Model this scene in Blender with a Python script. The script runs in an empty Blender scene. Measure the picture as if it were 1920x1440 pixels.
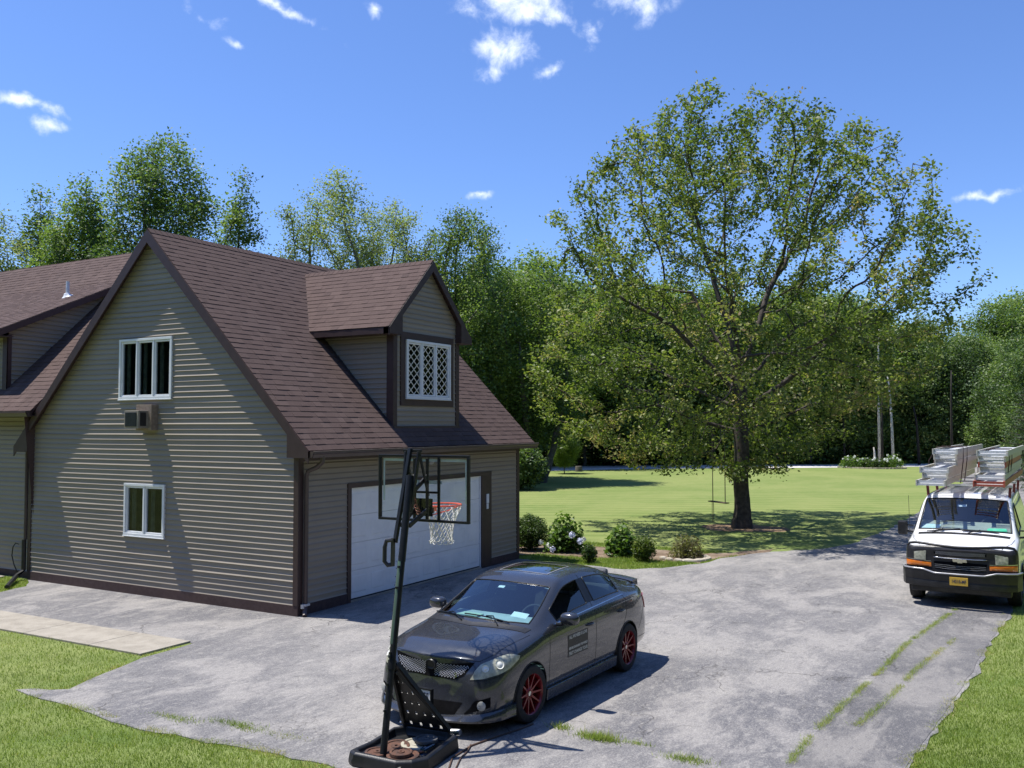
import bpy, bmesh, math, random
import numpy as np
from mathutils import Vector, Matrix, noise as mnoise
from mathutils.bvhtree import BVHTree
from mathutils.kdtree import KDTree

random.seed(7); rng = np.random.default_rng(7)
SC = bpy.context.scene
COL = SC.collection

# ---------------------------------------------------------------- camera
CAM = Vector((-12.396, -11.558, 3.452))
FWD = Vector((0.86730244, 0.49569407, 0.04553985)); RGT = Vector((0.49627291, -0.86816503, -0.00163487)); UPV = Vector((-0.03872571, -0.02401812, 0.99896119))
cd = bpy.data.cameras.new("camera"); cam = bpy.data.objects.new("camera", cd); COL.objects.link(cam)
cd.sensor_width = 36; cd.lens = 1695.9 / 1920 * 36; cd.clip_start = 0.1; cd.clip_end = 3000
M = Matrix((RGT, UPV, -FWD)).transposed().to_4x4(); M.translation = CAM
cam.matrix_world = M
SC.camera = cam

# ---------------------------------------------------------------- light
SUN = Vector((-0.120, 0.385, 1.0)).normalized()
SUN_EL = math.asin(SUN.z); SUN_AZ = math.atan2(SUN.x, SUN.y)
sl = bpy.data.lights.new("sun", 'SUN'); sl.energy = 5.0; sl.angle = math.radians(0.53); sl.color = (1.0, 0.955, 0.88)
so = bpy.data.objects.new("sun", sl); COL.objects.link(so)
so.rotation_euler = SUN.to_track_quat('Z', 'Y').to_euler(); so.location = (0, 0, 60)
SC.view_settings.view_transform = 'Standard'; SC.view_settings.look = 'None'
SC.view_settings.exposure = 0.5; SC.view_settings.gamma = 1; SC.view_settings.use_curve_mapping = False
SC.cycles.use_denoising = True
SC.cycles.max_bounces = 8; SC.cycles.transparent_max_bounces = 12
SC.render.film_transparent = False

class NT:
    """tiny helper around a node tree"""
    def __init__(s, tree): s.t = tree; s.n = tree.nodes; s.l = tree.links
    def new(s, typ, **kw):
        n = s.n.new(typ)
        for k, v in kw.items(): setattr(n, k, v)
        return n
    def put(s, sock, v):
        if isinstance(v, bpy.types.NodeSocket): s.l.new(v, sock)
        else: sock.default_value = v
    def math(s, op, a, b=None, c=None, clamp=False):
        n = s.new('ShaderNodeMath', operation=op, use_clamp=clamp)
        s.put(n.inputs[0], a)
        if b is not None: s.put(n.inputs[1], b)
        if c is not None: s.put(n.inputs[2], c)
        return n.outputs[0]
    def mix(s, f, a, b, blend='MIX'):
        n = s.new('ShaderNodeMix', data_type='RGBA', blend_type=blend)
        s.put(n.inputs['Factor'], f); s.put(n.inputs[6], a if isinstance(a, bpy.types.NodeSocket) else (*a, 1)[:4]); s.put(n.inputs[7], b if isinstance(b, bpy.types.NodeSocket) else (*b, 1)[:4])
        return n.outputs[2]
    def noise(s, vec, scale, detail=4, rough=0.55, dist=0.0):
        n = s.new('ShaderNodeTexNoise'); n.inputs['Scale'].default_value = scale; n.inputs['Detail'].default_value = detail
        n.inputs['Roughness'].default_value = rough; n.inputs['Distortion'].default_value = dist
        if vec is not None: s.l.new(vec, n.inputs['Vector'])
        return n.outputs['Fac']
    def ramp(s, f, stops):
        n = s.new('ShaderNodeValToRGB'); e = n.color_ramp.elements
        while len(e) < len(stops): e.new(0.5)
        for i, (p, c) in enumerate(stops):
            e[i].position = p; e[i].color = (*c, 1) if len(c) == 3 else c
        s.put(n.inputs[0], f); return n.outputs[0]
    def maprange(s, v, a, b, c=0.0, d=1.0, smooth=False):
        n = s.new('ShaderNodeMapRange'); n.clamp = True
        if smooth: n.interpolation_type = 'SMOOTHSTEP'
        s.put(n.inputs['Value'], v); s.put(n.inputs[1], a); s.put(n.inputs[2], b); s.put(n.inputs[3], c); s.put(n.inputs[4], d)
        return n.outputs[0]

# ---------------------------------------------------------------- sky
W = bpy.data.worlds.new("World"); SC.world = W; W.use_nodes = True
k = NT(W.node_tree); k.n.clear()
sky = k.new('ShaderNodeTexSky'); sky.sky_type = 'NISHITA'; sky.sun_disc = False
sky.sun_elevation = SUN_EL; sky.sun_rotation = SUN_AZ % (2 * math.pi)
sky.altitude = 300; sky.air_density = 1.0; sky.dust_density = 0.35; sky.ozone_density = 3.0
tc = k.new('ShaderNodeTexCoord'); dirv = tc.outputs['Generated']
def w_dir(px, py):
    d = FWD + RGT * ((px - 960) / 1695.9) - UPV * ((py - 720) / 1695.9)
    return d.normalized()
# small fair weather clouds, each an elliptical patch of direction space broken up by noise: (px, py, half width, half height, tilt, strength)
CLOUDS = [(505, 6, 95, 16, -0.36, 1.0), (585, 45, 50, 16, -0.35, .62), (965, 6, 105, 46, 0, 1.15), (1040, 25, 42, 22, -.6, .8), (952, 92, 62, 42, .1, 1.1), (930, 128, 34, 26, .3, .75),
          (1022, 138, 42, 17, .5, .72), (1190, 2, 68, 38, 0, 1.05), (42, 190, 78, 18, -.08, 1.05), (88, 235, 30, 13, -.1, .8), (450, 80, 24, 10, -.4, .62),
          (707, 13, 20, 14, 0, .65), (1850, 368, 75, 13, .04, 1.0), (905, 365, 30, 8, 0, .66), (1120, 52, 34, 26, .5, .45), (385, 22, 34, 12, -.2, .4)]
# distort the directions a little so that edges curl
wn = k.new('ShaderNodeTexNoise'); wn.inputs['Scale'].default_value = 26; wn.inputs['Detail'].default_value = 5; k.l.new(dirv, wn.inputs['Vector'])
wv = k.new('ShaderNodeVectorMath', operation='SUBTRACT'); k.l.new(wn.outputs['Color'], wv.inputs[0]); wv.inputs[1].default_value = (.5, .5, .5)
ws = k.new('ShaderNodeVectorMath', operation='SCALE'); k.l.new(wv.outputs[0], ws.inputs[0]); ws.inputs['Scale'].default_value = 0.035
wa = k.new('ShaderNodeVectorMath', operation='ADD'); k.l.new(dirv, wa.inputs[0]); k.l.new(ws.outputs[0], wa.inputs[1])
dd = wa.outputs[0]
def wdot(v):
    n = k.new('ShaderNodeVectorMath', operation='DOT_PRODUCT'); k.l.new(dd, n.inputs[0]); n.inputs[1].default_value = v; return n.outputs['Value']
field = None
for (px, py, hw, hh, tilt, stg) in CLOUDS:
    c = w_dir(px, py); r_ = Vector((c.y, -c.x, 0)).normalized(); u_ = r_.cross(c)
    a_ = (r_ * math.cos(tilt) + u_ * math.sin(tilt)) * (1695.9 / hw); b_ = (-r_ * math.sin(tilt) + u_ * math.cos(tilt)) * (1695.9 / hh)
    ea = k.math('SUBTRACT', wdot(a_), a_.dot(c)); eb = k.math('SUBTRACT', wdot(b_), b_.dot(c))
    q = k.math('ADD', k.math('MULTIPLY', ea, ea), k.math('MULTIPLY', eb, eb))
    e = k.math('MULTIPLY', k.math('SUBTRACT', 1.0, k.math('SQRT', q)), stg)
    front = k.math('GREATER_THAN', wdot(c), 0.5)
    e = k.math('MULTIPLY', e, 1.0); e = k.math('SUBTRACT', e, k.math('MULTIPLY', k.math('SUBTRACT', 1.0, front), 50.0))
    field = e if field is None else k.math('MAXIMUM', field, e)
n1 = k.noise(dirv, 30, 9, 0.62, 0.25)
dens = k.math('ADD', k.math('MULTIPLY', field, 0.80), k.math('MULTIPLY', k.math('SUBTRACT', n1, 0.5), 2.2))
cl = k.maprange(dens, 0.02, 0.95, 0, 1, smooth=True)
cl = k.math('MULTIPLY', cl, k.maprange(field, -0.35, 0.1, 0, 1, smooth=True))
skyc = k.mix(1.0, sky.outputs[0], (0.90, 1.09, 1.50), 'MULTIPLY')
core = k.mix(k.maprange(dens, .3, 1.1), (7.6, 8.6, 10.6), (10.5, 10.9, 11.6))
colr = k.mix(k.math('MULTIPLY', cl, 0.93), skyc, core)
bg = k.new('ShaderNodeBackground'); k.l.new(colr, bg.inputs[0]); bg.inputs[1].default_value = 0.092
wo = k.new('ShaderNodeOutputWorld'); k.l.new(bg.outputs[0], wo.inputs[0])

# ---------------------------------------------------------------- object helpers
class MB:
    """collects faces, builds ONE mesh object"""
    def __init__(s): s.v = []; s.f = []; s.m = []; s.c = []
    def add(s, vs, fs, m=0, c=0.5):
        o = len(s.v); s.v.extend([tuple(v) for v in vs])
        for f in fs: s.f.append([o + i for i in f]); s.m.append(m); s.c.append(c)
    def quad(s, a, b, c_, d, m=0, c=0.5): s.add([a, b, c_, d], [(0, 1, 2, 3)], m, c)
    def hexa(s, p, m=0, c=0.5):  # 8 points: bottom 4 ccw, top 4 ccw
        s.add(p, [(3, 2, 1, 0), (4, 5, 6, 7), (0, 1, 5, 4), (1, 2, 6, 5), (2, 3, 7, 6), (3, 0, 4, 7)], m, c)
    def box(s, lo, hi, m=0, c=0.5, M=None):
        x0, y0, z0 = lo; x1, y1, z1 = hi
        p = [(x0, y0, z0), (x1, y0, z0), (x1, y1, z0), (x0, y1, z0), (x0, y0, z1), (x1, y0, z1), (x1, y1, z1), (x0, y1, z1)]
        if M is not None: p = [M @ Vector(q) for q in p]
        s.hexa(p, m, c)
    def bar(s, a, b, w, h, up=(0, 0, 1), m=0, c=0.5):  # rectangular bar from a to b
        a = Vector(a); b = Vector(b); t = (b - a).normalized(); u = Vector(up)
        if abs(t.dot(u)) > .98: u = Vector((1, 0, 0))
        sd = t.cross(u).normalized(); u = sd.cross(t)
        q = lambda o, i, j: o + sd * (i * w / 2) + u * (j * h / 2)
        s.hexa([q(a, -1, -1), q(a, 1, -1), q(b, 1, -1), q(b, -1, -1), q(a, -1, 1), q(a, 1, 1), q(b, 1, 1), q(b, -1, 1)], m, c)
    def tube(s, pts, r, n=8, m=0, c=0.5, closed=False, caps=True):
        pts = [Vector(p) for p in pts]; N = len(pts)
        rs = r if isinstance(r, (list, tuple)) else [r] * N
        rings = []; prev = None
        for i, p in enumerate(pts):
            if closed: t = (pts[(i + 1) % N] - pts[i - 1])
            else: t = pts[min(i + 1, N - 1)] - pts[max(i - 1, 0)]
            t = t.normalized() if t.length > 1e-9 else Vector((0, 0, 1))
            u = prev if prev is not None else (Vector((0, 0, 1)) if abs(t.z) < .9 else Vector((1, 0, 0)))
            sd = t.cross(u)
            if sd.length < 1e-6: sd = t.cross(Vector((0.3, 0.9, 0.1)))
            sd.normalize(); u = sd.cross(t).normalized(); prev = u
            rings.append([p + (sd * math.cos(2 * math.pi * j / n) + u * math.sin(2 * math.pi * j / n)) * rs[i] for j in range(n)])
        vs = [v for rg in rings for v in rg]; fs = []
        for i in range(N if closed else N - 1):
            a = i * n; b = ((i + 1) % N) * n
            for j in range(n): fs.append((a + j, a + (j + 1) % n, b + (j + 1) % n, b + j))
        if caps and not closed: fs.append(tuple(range(n - 1, -1, -1))); fs.append(tuple((N - 1) * n + j for j in range(n)))
        s.add(vs, fs, m, c)
    def lathe(s, prof, n=24, M=None, m=0, c=0.5, closed=False):  # prof: (r, z) about local z
        vs = []; fs = []
        for (r, z) in prof:
            for j in range(n):
                a = 2 * math.pi * j / n; v = Vector((r * math.cos(a), r * math.sin(a), z)); vs.append(M @ v if M is not None else v)
        K = len(prof)
        for i in range(K if closed else K - 1):
            a = i * n; b = ((i + 1) % K) * n
            for j in range(n): fs.append((a + j, a + (j + 1) % n, b + (j + 1) % n, b + j))
        if not closed:
            fs.append(tuple(range(n - 1, -1, -1))); fs.append(tuple((K - 1) * n + j for j in range(n)))
        s.add(vs, fs, m, c)
    def prism(s, poly, off, m=0, c=0.5):  # poly: list of 3d points, off: extrusion vector
        n = len(poly); off = Vector(off); vs = [Vector(p) for p in poly] + [Vector(p) + off for p in poly]
        fs = [tuple(range(n - 1, -1, -1)), tuple(range(n, 2 * n))] + [(i, (i + 1) % n, n + (i + 1) % n, n + i) for i in range(n)]
        s.add(vs, fs, m, c)
    def build(s, name, mats, parent=None, smooth=False, bevel=0, attr=False, fixn=False):
        me = bpy.data.meshes.new(name); me.from_pydata(s.v, [], s.f)
        if not isinstance(mats, (list, tuple)): mats = [mats]
        for m in mats: me.materials.append(m)
        me.polygons.foreach_set('material_index', s.m)
        if attr:
            a = me.attributes.new('v', 'FLOAT', 'FACE'); a.data.foreach_set('value', s.c)
        if fixn:
            b = bmesh.new(); b.from_mesh(me); bmesh.ops.recalc_face_normals(b, faces=b.faces); b.to_mesh(me); b.free()
        if smooth: me.shade_smooth()
        me.update()
        o = bpy.data.objects.new(name, me); COL.objects.link(o)
        if bevel:
            md = o.modifiers.new('b', 'BEVEL'); md.width = bevel; md.segments = 2; md.limit_method = 'ANGLE'; md.angle_limit = math.radians(40); md.harden_normals = False
        if smooth == 'auto': autosmooth(o)
        if parent is not None: o.parent = parent
        return o

def autosmooth(o, ang=35):
    me = o.data; me.shade_smooth()
    b = bmesh.new(); b.from_mesh(me)
    for e in b.edges:
        if len(e.link_faces) == 2 and e.calc_face_angle(0) > math.radians(ang): e.smooth = False
        if len(e.link_faces) != 2: e.smooth = False
    b.to_mesh(me); b.free()

def tag(o, label=None, cat=None, group=None, kind=None):
    if label: o['label'] = label
    if cat: o['category'] = cat
    if group: o['group'] = group
    if kind: o['kind'] = kind
    return o
def thing(name, label, cat, loc=(0, 0, 0), rz=0, group=None, scale=1.0):
    o = bpy.data.objects.new(name, None); COL.objects.link(o); o.location = loc; o.rotation_euler = (0, 0, rz); o.scale = (scale,) * 3
    o.empty_display_size = .2
    return tag(o, label, cat, group)
def copy_tree(o, parent=None):
    c = o.copy(); COL.objects.link(c); c.parent = parent
    for ch in list(o.children): copy_tree(ch, c)
    return c
def npmesh(name, verts, faces, mats, var=None, fmat=None, smooth=False, parent=None):
    """fast mesh from numpy arrays; faces (F,4) or (F,3)"""
    me = bpy.data.meshes.new(name); V = np.asarray(verts, np.float32); F = np.asarray(faces, np.int32)
    me.vertices.add(len(V)); me.vertices.foreach_set('co', V.ravel())
    k_ = F.shape[1]; me.loops.add(F.size); me.loops.foreach_set('vertex_index', F.ravel())
    me.polygons.add(len(F)); me.polygons.foreach_set('loop_start', np.arange(0, F.size, k_, dtype=np.int32))
    try: me.polygons.foreach_set('loop_total', np.full(len(F), k_, np.int32))
    except Exception: pass
    for m in (mats if isinstance(mats, (list, tuple)) else [mats]): me.materials.append(m)
    if fmat is not None: me.polygons.foreach_set('material_index', np.asarray(fmat, np.int32))
    if var is not None:
        a = me.attributes.new('v', 'FLOAT', 'FACE'); a.data.foreach_set('value', np.asarray(var, np.float32))
    me.update(calc_edges=True)
    if smooth: me.shade_smooth()
    o = bpy.data.objects.new(name, me); COL.objects.link(o)
    if parent is not None: o.parent = parent
    return o

# ---------------------------------------------------------------- materials
def pmat(name, col, rough=0.6, metal=0.0, spec=None, coat=0.0, coat_r=0.05):
    m = bpy.data.materials.new(name); m.use_nodes = True; t = NT(m.node_tree); b = t.n['Principled BSDF']
    b.inputs['Base Color'].default_value = (*col, 1); b.inputs['Roughness'].default_value = rough; b.inputs['Metallic'].default_value = metal
    if spec is not None: b.inputs['Specular IOR Level'].default_value = spec
    b.inputs['Coat Weight'].default_value = coat; b.inputs['Coat Roughness'].default_value = coat_r
    return m, t, b
def noisy(name, c1, c2, scale=8, rough=.6, metal=0, bump=0.0, bscale=60, coat=0.0, spec=None, detail=5):
    m, t, b = pmat(name, c1, rough, metal, spec, coat)
    co = t.new('ShaderNodeTexCoord').outputs['Object']
    f = t.maprange(t.noise(co, scale, detail, .6), .35, .65)
    t.l.new(t.mix(f, c1, c2), b.inputs['Base Color'])
    if bump:
        bn = t.new('ShaderNodeBump'); bn.inputs['Strength'].default_value = bump; bn.inputs['Distance'].default_value = .01
        t.l.new(t.noise(co, bscale, 4), bn.inputs['Height']); t.l.new(bn.outputs[0], b.inputs['Normal'])
    return m
def attr_v(t):
    a = t.new('ShaderNodeAttribute'); a.attribute_name = 'v'; return a.outputs['Fac']

def m_siding():
    m, t, b = pmat('siding', (.3, .28, .22), .55)
    g = t.new('ShaderNodeNewGeometry').outputs['Position']
    f1 = t.noise(g, 1.3, 5, .6); v = attr_v(t)
    base = t.mix(v, (.246, .212, .168), (.280, .243, .193))
    base = t.mix(t.maprange(f1, .4, .75, 0, .35), base, (.200, .176, .135))
    mp = t.new('ShaderNodeMapping'); mp.inputs['Scale'].default_value = (9, 9, 120); t.l.new(g, mp.inputs[0])
    grain = t.noise(mp.outputs[0], 1.0, 4)
    t.l.new(base, b.inputs['Base Color'])
    bn = t.new('ShaderNodeBump'); bn.inputs['Strength'].default_value = .12; bn.inputs['Distance'].default_value = .003; t.l.new(grain, bn.inputs['Height']); t.l.new(bn.outputs[0], b.inputs['Normal'])
    return m
def m_shingle():
    m, t, b = pmat('shingle', (.1, .07, .07), .92, spec=.25)
    g = t.new('ShaderNodeNewGeometry').outputs['Position']; v = attr_v(t)
    c = t.ramp(v, [(0, (.040, .025, .023)), (.35, (.072, .046, .041)), (.7, (.090, .059, .052)), (1, (.120, .083, .073))])
    n_ = t.noise(g, 210, 3, .7); c = t.mix(t.maprange(n_, .42, .7, 0, .55), c, (.18, .13, .115)); n2 = t.noise(g, 160, 2, .6)
    c = t.mix(t.maprange(n2, .5, .72, 0, .6), c, (.035, .024, .026))
    c = t.mix(t.maprange(t.noise(g, .7, 4), .5, .75, 0, .3), c, (.10, .074, .068))
    t.l.new(c, b.inputs['Base Color'])
    bn = t.new('ShaderNodeBump'); bn.inputs['Strength'].default_value = .5; bn.inputs['Distance'].default_value = .004; t.l.new(n_, bn.inputs['Height']); t.l.new(bn.outputs[0], b.inputs['Normal'])
    return m
def m_glass(name, tint=(.75, .85, .88), fac=0.18, rough=.01):
    """thin tinted pane: transparent with a fresnel reflection"""
    m = bpy.data.materials.new(name); m.use_nodes = True; t = NT(m.node_tree); t.n.clear()
    tr = t.new('ShaderNodeBsdfTransparent'); tr.inputs[0].default_value = (*tint, 1)
    gl = t.new('ShaderNodeBsdfGlossy'); gl.inputs['Roughness'].default_value = rough
    ge = t.new('ShaderNodeNewGeometry'); dp = t.new('ShaderNodeVectorMath', operation='DOT_PRODUCT'); t.l.new(ge.outputs['Normal'], dp.inputs[0]); t.l.new(ge.outputs['Incoming'], dp.inputs[1])
    f = t.math('MULTIPLY_ADD', t.math('POWER', t.math('SUBTRACT', 1.0, t.math('ABSOLUTE', dp.outputs['Value'])), 4.5), .85, fac, clamp=True)
    mx = t.new('ShaderNodeMixShader'); t.l.new(f, mx.inputs[0]); t.l.new(tr.outputs[0], mx.inputs[1]); t.l.new(gl.outputs[0], mx.inputs[2])
    o = t.new('ShaderNodeOutputMaterial'); t.l.new(mx.outputs[0], o.inputs[0]); return m
def m_leaf(name, stops, trans=.35, rough=.5, hue_noise=None):
    m = bpy.data.materials.new(name); m.use_nodes = True; t = NT(m.node_tree); t.n.clear()
    c = t.ramp(attr_v(t), stops)
    if hue_noise:
        g = t.new('ShaderNodeNewGeometry').outputs['Position']
        c = t.mix(t.maprange(t.noise(g, hue_noise[0], 3), .45, .68, 0, hue_noise[2]), c, hue_noise[1])
    p = t.new('ShaderNodeBsdfPrincipled'); p.inputs['Roughness'].default_value = rough; p.inputs['Specular IOR Level'].default_value = .35; t.l.new(c, p.inputs['Base Color'])
    tl = t.new('ShaderNodeBsdfTranslucent'); c2 = t.mix(1.0, c, (1.5, 1.7, .7), 'MULTIPLY'); t.l.new(c2, tl.inputs[0])
    mx = t.new('ShaderNodeMixShader'); mx.inputs[0].default_value = trans; t.l.new(p.outputs[0], mx.inputs[1]); t.l.new(tl.outputs[0], mx.inputs[2])
    o = t.new('ShaderNodeOutputMaterial'); t.l.new(mx.outputs[0], o.inputs[0]); return m

SIDING = m_siding(); SHING = m_shingle()
BROWN = noisy('brown_trim', (.040, .022, .021), (.052, .030, .028), 6, .5)
FOUND = noisy('brown_foundation', (.050, .028, .026), (.068, .042, .038), 12, .85, bump=.5, bscale=90)
WHITE = noisy('white_vinyl', (.74, .76, .78), (.66, .69, .71), 3, .4)
DOORW = noisy('garage_door_white', (.80, .82, .82), (.72, .74, .745), 2.5, .5, bump=.06, bscale=150)
PANE = m_glass('window_glass', (.75, .8, .82), .018)
DARKROOM = noisy('dark_room', (.010, .012, .013), (.02, .02, .02), 3, .9)
CURT = noisy('curtain_cloth', (.12, .135, .10), (.07, .08, .06), 10, .9)
BLACKM = noisy('black_metal', (.008, .009, .010), (.014, .015, .017), 14, .38, spec=.28)
BLACKP = noisy('black_plastic', (.008, .0085, .010), (.017, .0175, .019), 9, .42, bump=.2, bscale=120)
RUBBER = noisy('tyre_rubber', (.012, .012, .013), (.026, .025, .024), 20, .85, bump=.3, bscale=70)
RUST = noisy('rusty_iron', (.13, .055, .03), (.05, .028, .022), 22, .85, bump=.5, bscale=90)
MATTE = noisy('matte_black', (.004, .004, .005), (.008, .008, .009), 9, .9, spec=.08)
ALU = noisy('aluminium', (.72, .73, .75), (.58, .59, .61), 25, .45, metal=.45)
CHROME = noisy('bright_metal', (.6, .6, .6), (.5, .5, .5), 10, .2, metal=1)
BARK = noisy('bark', (.045, .036, .030), (.10, .083, .07), 9, .95, bump=1.0, bscale=35)
# ---------------------------------------------------------------- the ground
def in_poly(P, poly):
    x, y = P[:, 0], P[:, 1]; c = np.zeros(len(P), bool); n = len(poly); j = n - 1
    for i in range(n):
        xi, yi = poly[i]; xj, yj = poly[j]
        m = ((yi > y) != (yj > y)) & (x < (xj - xi) * (y - yi) / ((yj - yi) + 1e-12) + xi); c ^= m; j = i
    return c
def rough_edge(poly, step=.22, amp=.055, fixed=()):
    out = []; n = len(poly)
    for i in range(n):
        a = Vector(poly[i]); b = Vector(poly[(i + 1) % n]); L = (b - a).length
        if i in fixed or L > 60: out.append(tuple(a)); continue
        st = step if L < 30 else 2.0
        kk = max(1, int(L / st)); nrm = Vector((-(b - a).y, (b - a).x)) / max(L, 1e-6)
        for q in range(kk):
            p = a.lerp(b, q / kk); d = mnoise.noise(Vector((p.x * 1.7, p.y * 1.7, 0))) * amp * 2 + mnoise.noise(Vector((p.x * 6, p.y * 6, 3))) * amp
            out.append(tuple(p + nrm * (d if q else d * .5)))
    return out
def sheet(name, poly, z, mat, thick=0.0, kind='structure'):
    b = bmesh.new(); vs = [b.verts.new((x, y, z)) for x, y in poly]; f = b.faces.new(vs)
    if f.normal.z < 0: f.normal_flip()
    if thick:
        r = bmesh.ops.extrude_face_region(b, geom=[f]); ev = [g for g in r['geom'] if isinstance(g, bmesh.types.BMVert)]
        bmesh.ops.translate(b, verts=ev, vec=(0, 0, -thick)); bmesh.ops.recalc_face_normals(b, faces=b.faces)
    bmesh.ops.triangulate(b, faces=[f for f in b.faces if len(f.verts) > 4])
    me = bpy.data.meshes.new(name); b.to_mesh(me); b.free(); me.materials.append(mat)
    o = bpy.data.objects.new(name, me); COL.objects.link(o)
    if kind: o['kind'] = kind
    return o

def m_lawn():
    m, t, b = pmat('lawn', (.08, .13, .03), .9, spec=.15)
    g = t.new('ShaderNodeNewGeometry').outputs['Position']
    big = t.noise(g, .22, 5, .6); mid = t.noise(g, 1.6, 5, .65); fine = t.noise(g, 32, 4, .75)
    # faint mowing passes across the far lawn
    mp = t.new('ShaderNodeMapping'); mp.inputs['Rotation'].default_value = (0, 0, math.radians(-24)); t.l.new(g, mp.inputs[0])
    wv = t.new('ShaderNodeTexWave'); wv.bands_direction = 'X'; wv.inputs['Scale'].default_value = .30; wv.inputs['Distortion'].default_value = 1.6; wv.inputs['Detail'].default_value = 2; wv.inputs['Detail Scale'].default_value = .6; t.l.new(mp.outputs[0], wv.inputs['Vector'])
    c = t.mix(t.maprange(big, .40, .60), (.135, .192, .050), (.200, .240, .078))
    c = t.mix(t.maprange(mid, .45, .72, 0, .5), c, (.265, .275, .11))
    c = t.mix(t.math('MULTIPLY', wv.outputs['Fac'], .40), c, (.30, .34, .12))
    c = t.mix(t.maprange(fine, .45, .7, 0, .45), c, (.055, .10, .018))
    t.l.new(c, b.inputs['Base Color'])
    bn = t.new('ShaderNodeBump'); bn.inputs['Strength'].default_value = .8; bn.inputs['Distance'].default_value = .03; t.l.new(t.noise(g, 24, 5, .8), bn.inputs['Height']); t.l.new(bn.outputs[0], b.inputs['Normal'])
    return m
def m_asphalt(k_=1.0):
    m, t, b = pmat('asphalt', (.2, .2, .2), .88, spec=.3)
    g = t.new('ShaderNodeNewGeometry').outputs['Position']
    mp = t.new('ShaderNodeMapping'); mp.inputs['Scale'].default_value = (.55, 1, 1); mp.inputs['Rotation'].default_value = (0, 0, .35); t.l.new(g, mp.inputs[0]); gs = mp.outputs[0]
    big = t.noise(g, .28, 4, .55, .6); mid = t.noise(gs, 1.1, 6, .66, .5); sm = t.noise(gs, 4.5, 5, .7, .3); fine = t.noise(g, 55, 3, .8); grit = t.noise(g, 130, 2, .8)
    lf = t.noise(g, .13, 3, .5)
    c = t.mix(t.maprange(lf, .38, .60), (.118, .117, .124), (.205, .198, .190))
    c = t.mix(t.maprange(mid, .47, .58, 0, .8), c, (.295, .280, .260))
    c = t.mix(t.maprange(mid, .34, .46, .6, 0), c, (.105, .104, .112))
    c = t.mix(t.maprange(sm, .53, .68, 0, .5), c, (.330, .315, .285))
    c = t.mix(t.maprange(sm, .32, .44, .45, 0), c, (.095, .092, .098))
    md2 = t.noise(gs, 16, 4, .75)
    c = t.mix(t.maprange(md2, .54, .66, 0, .4), c, (.38, .36, .325)); c = t.mix(t.maprange(md2, .34, .44, .35, 0), c, (.085, .083, .088))
    c = t.mix(t.maprange(fine, .50, .62, 0, .38), c, (.42, .40, .36)); c = t.mix(t.maprange(fine, .38, .48, .3, 0), c, (.075, .073, .077))
    c = t.mix(t.maprange(grit, .30, .46, .35, 0), c, (.05, .048, .05))
    c = t.mix(1.0, c, (k_, k_, k_ * 1.02), 'MULTIPLY')
    # hairline cracks
    vo = t.new('ShaderNodeTexVoronoi', feature='DISTANCE_TO_EDGE'); vo.inputs['Scale'].default_value = .55
    wn = t.new('ShaderNodeTexNoise'); wn.inputs['Scale'].default_value = 2.2; wn.inputs['Detail'].default_value = 6; t.l.new(g, wn.inputs['Vector'])
    va = t.new('ShaderNodeVectorMath', operation='MULTIPLY_ADD'); t.l.new(wn.outputs['Color'], va.inputs[0]); va.inputs[1].default_value = (.9, .9, .9); t.l.new(g, va.inputs[2]); t.l.new(va.outputs[0], vo.inputs['Vector'])
    ck = t.maprange(vo.outputs['Distance'], .0, .011, 1, 0); ck = t.math('MULTIPLY', ck, t.maprange(t.noise(g, .45, 3), .50, .57))
    vo2 = t.new('ShaderNodeTexVoronoi', feature='DISTANCE_TO_EDGE'); vo2.inputs['Scale'].default_value = 3.2; t.l.new(va.outputs[0], vo2.inputs['Vector'])
    ck2 = t.math('MULTIPLY', t.maprange(vo2.outputs['Distance'], .0, .022, 1, 0), t.maprange(t.noise(g, .6, 3), .57, .66))
    ckk = t.math('MAXIMUM', ck, ck2)
    c = t.mix(t.math('MULTIPLY', ckk, .6), c, (.045, .042, .040))
    t.l.new(c, b.inputs['Base Color'])
    h = t.math('SUBTRACT', t.math('ADD', fine, t.math('MULTIPLY', grit, .6)), t.math('MULTIPLY', ckk, 2.0))
    bn = t.new('ShaderNodeBump'); bn.inputs['Strength'].default_value = .55; bn.inputs['Distance'].default_value = .008; t.l.new(h, bn.inputs['Height'])
    bn2 = t.new('ShaderNodeBump'); bn2.inputs['Strength'].default_value = .5; bn2.inputs['Distance'].default_value = .05; t.l.new(sm, bn2.inputs['Height']); t.l.new(bn.outputs[0], bn2.inputs['Normal']); t.l.new(bn2.outputs[0], b.inputs['Normal'])
    return m
def m_stone(name, c1, c2, s1=3, s2=60):
    m, t, b = pmat(name, c1, .9, spec=.2); g = t.new('ShaderNodeNewGeometry').outputs['Position']
    c = t.mix(t.maprange(t.noise(g, s1, 5, .65), .38, .62), c1, c2); f = t.noise(g, s2, 3, .8)
    c = t.mix(t.maprange(f, .52, .7, 0, .5), c, tuple(x * 1.35 for x in c2)); c = t.mix(t.maprange(f, .3, .45, .45, 0), c, tuple(x * .5 for x in c1))
    t.l.new(c, b.inputs['Base Color']); bn = t.new('ShaderNodeBump'); bn.inputs['Strength'].default_value = .5; bn.inputs['Distance'].default_value = .01; t.l.new(f, bn.inputs['Height']); t.l.new(bn.outputs[0], b.inputs['Normal'])
    return m
LAWN = m_lawn(); ASPH = m_asphalt()
CONC = m_stone('concrete', (.27, .245, .205), (.35, .32, .27)); SOIL = m_stone('soil', (.13, .09, .06), (.24, .185, .135), 2, 40)
GRAVEL = m_stone('gravel_road', (.52, .50, .49), (.62, .60, .585), 1, 30); ROCK = m_stone('rock', (.30, .26, .20), (.45, .41, .34), 5, 30)
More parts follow.
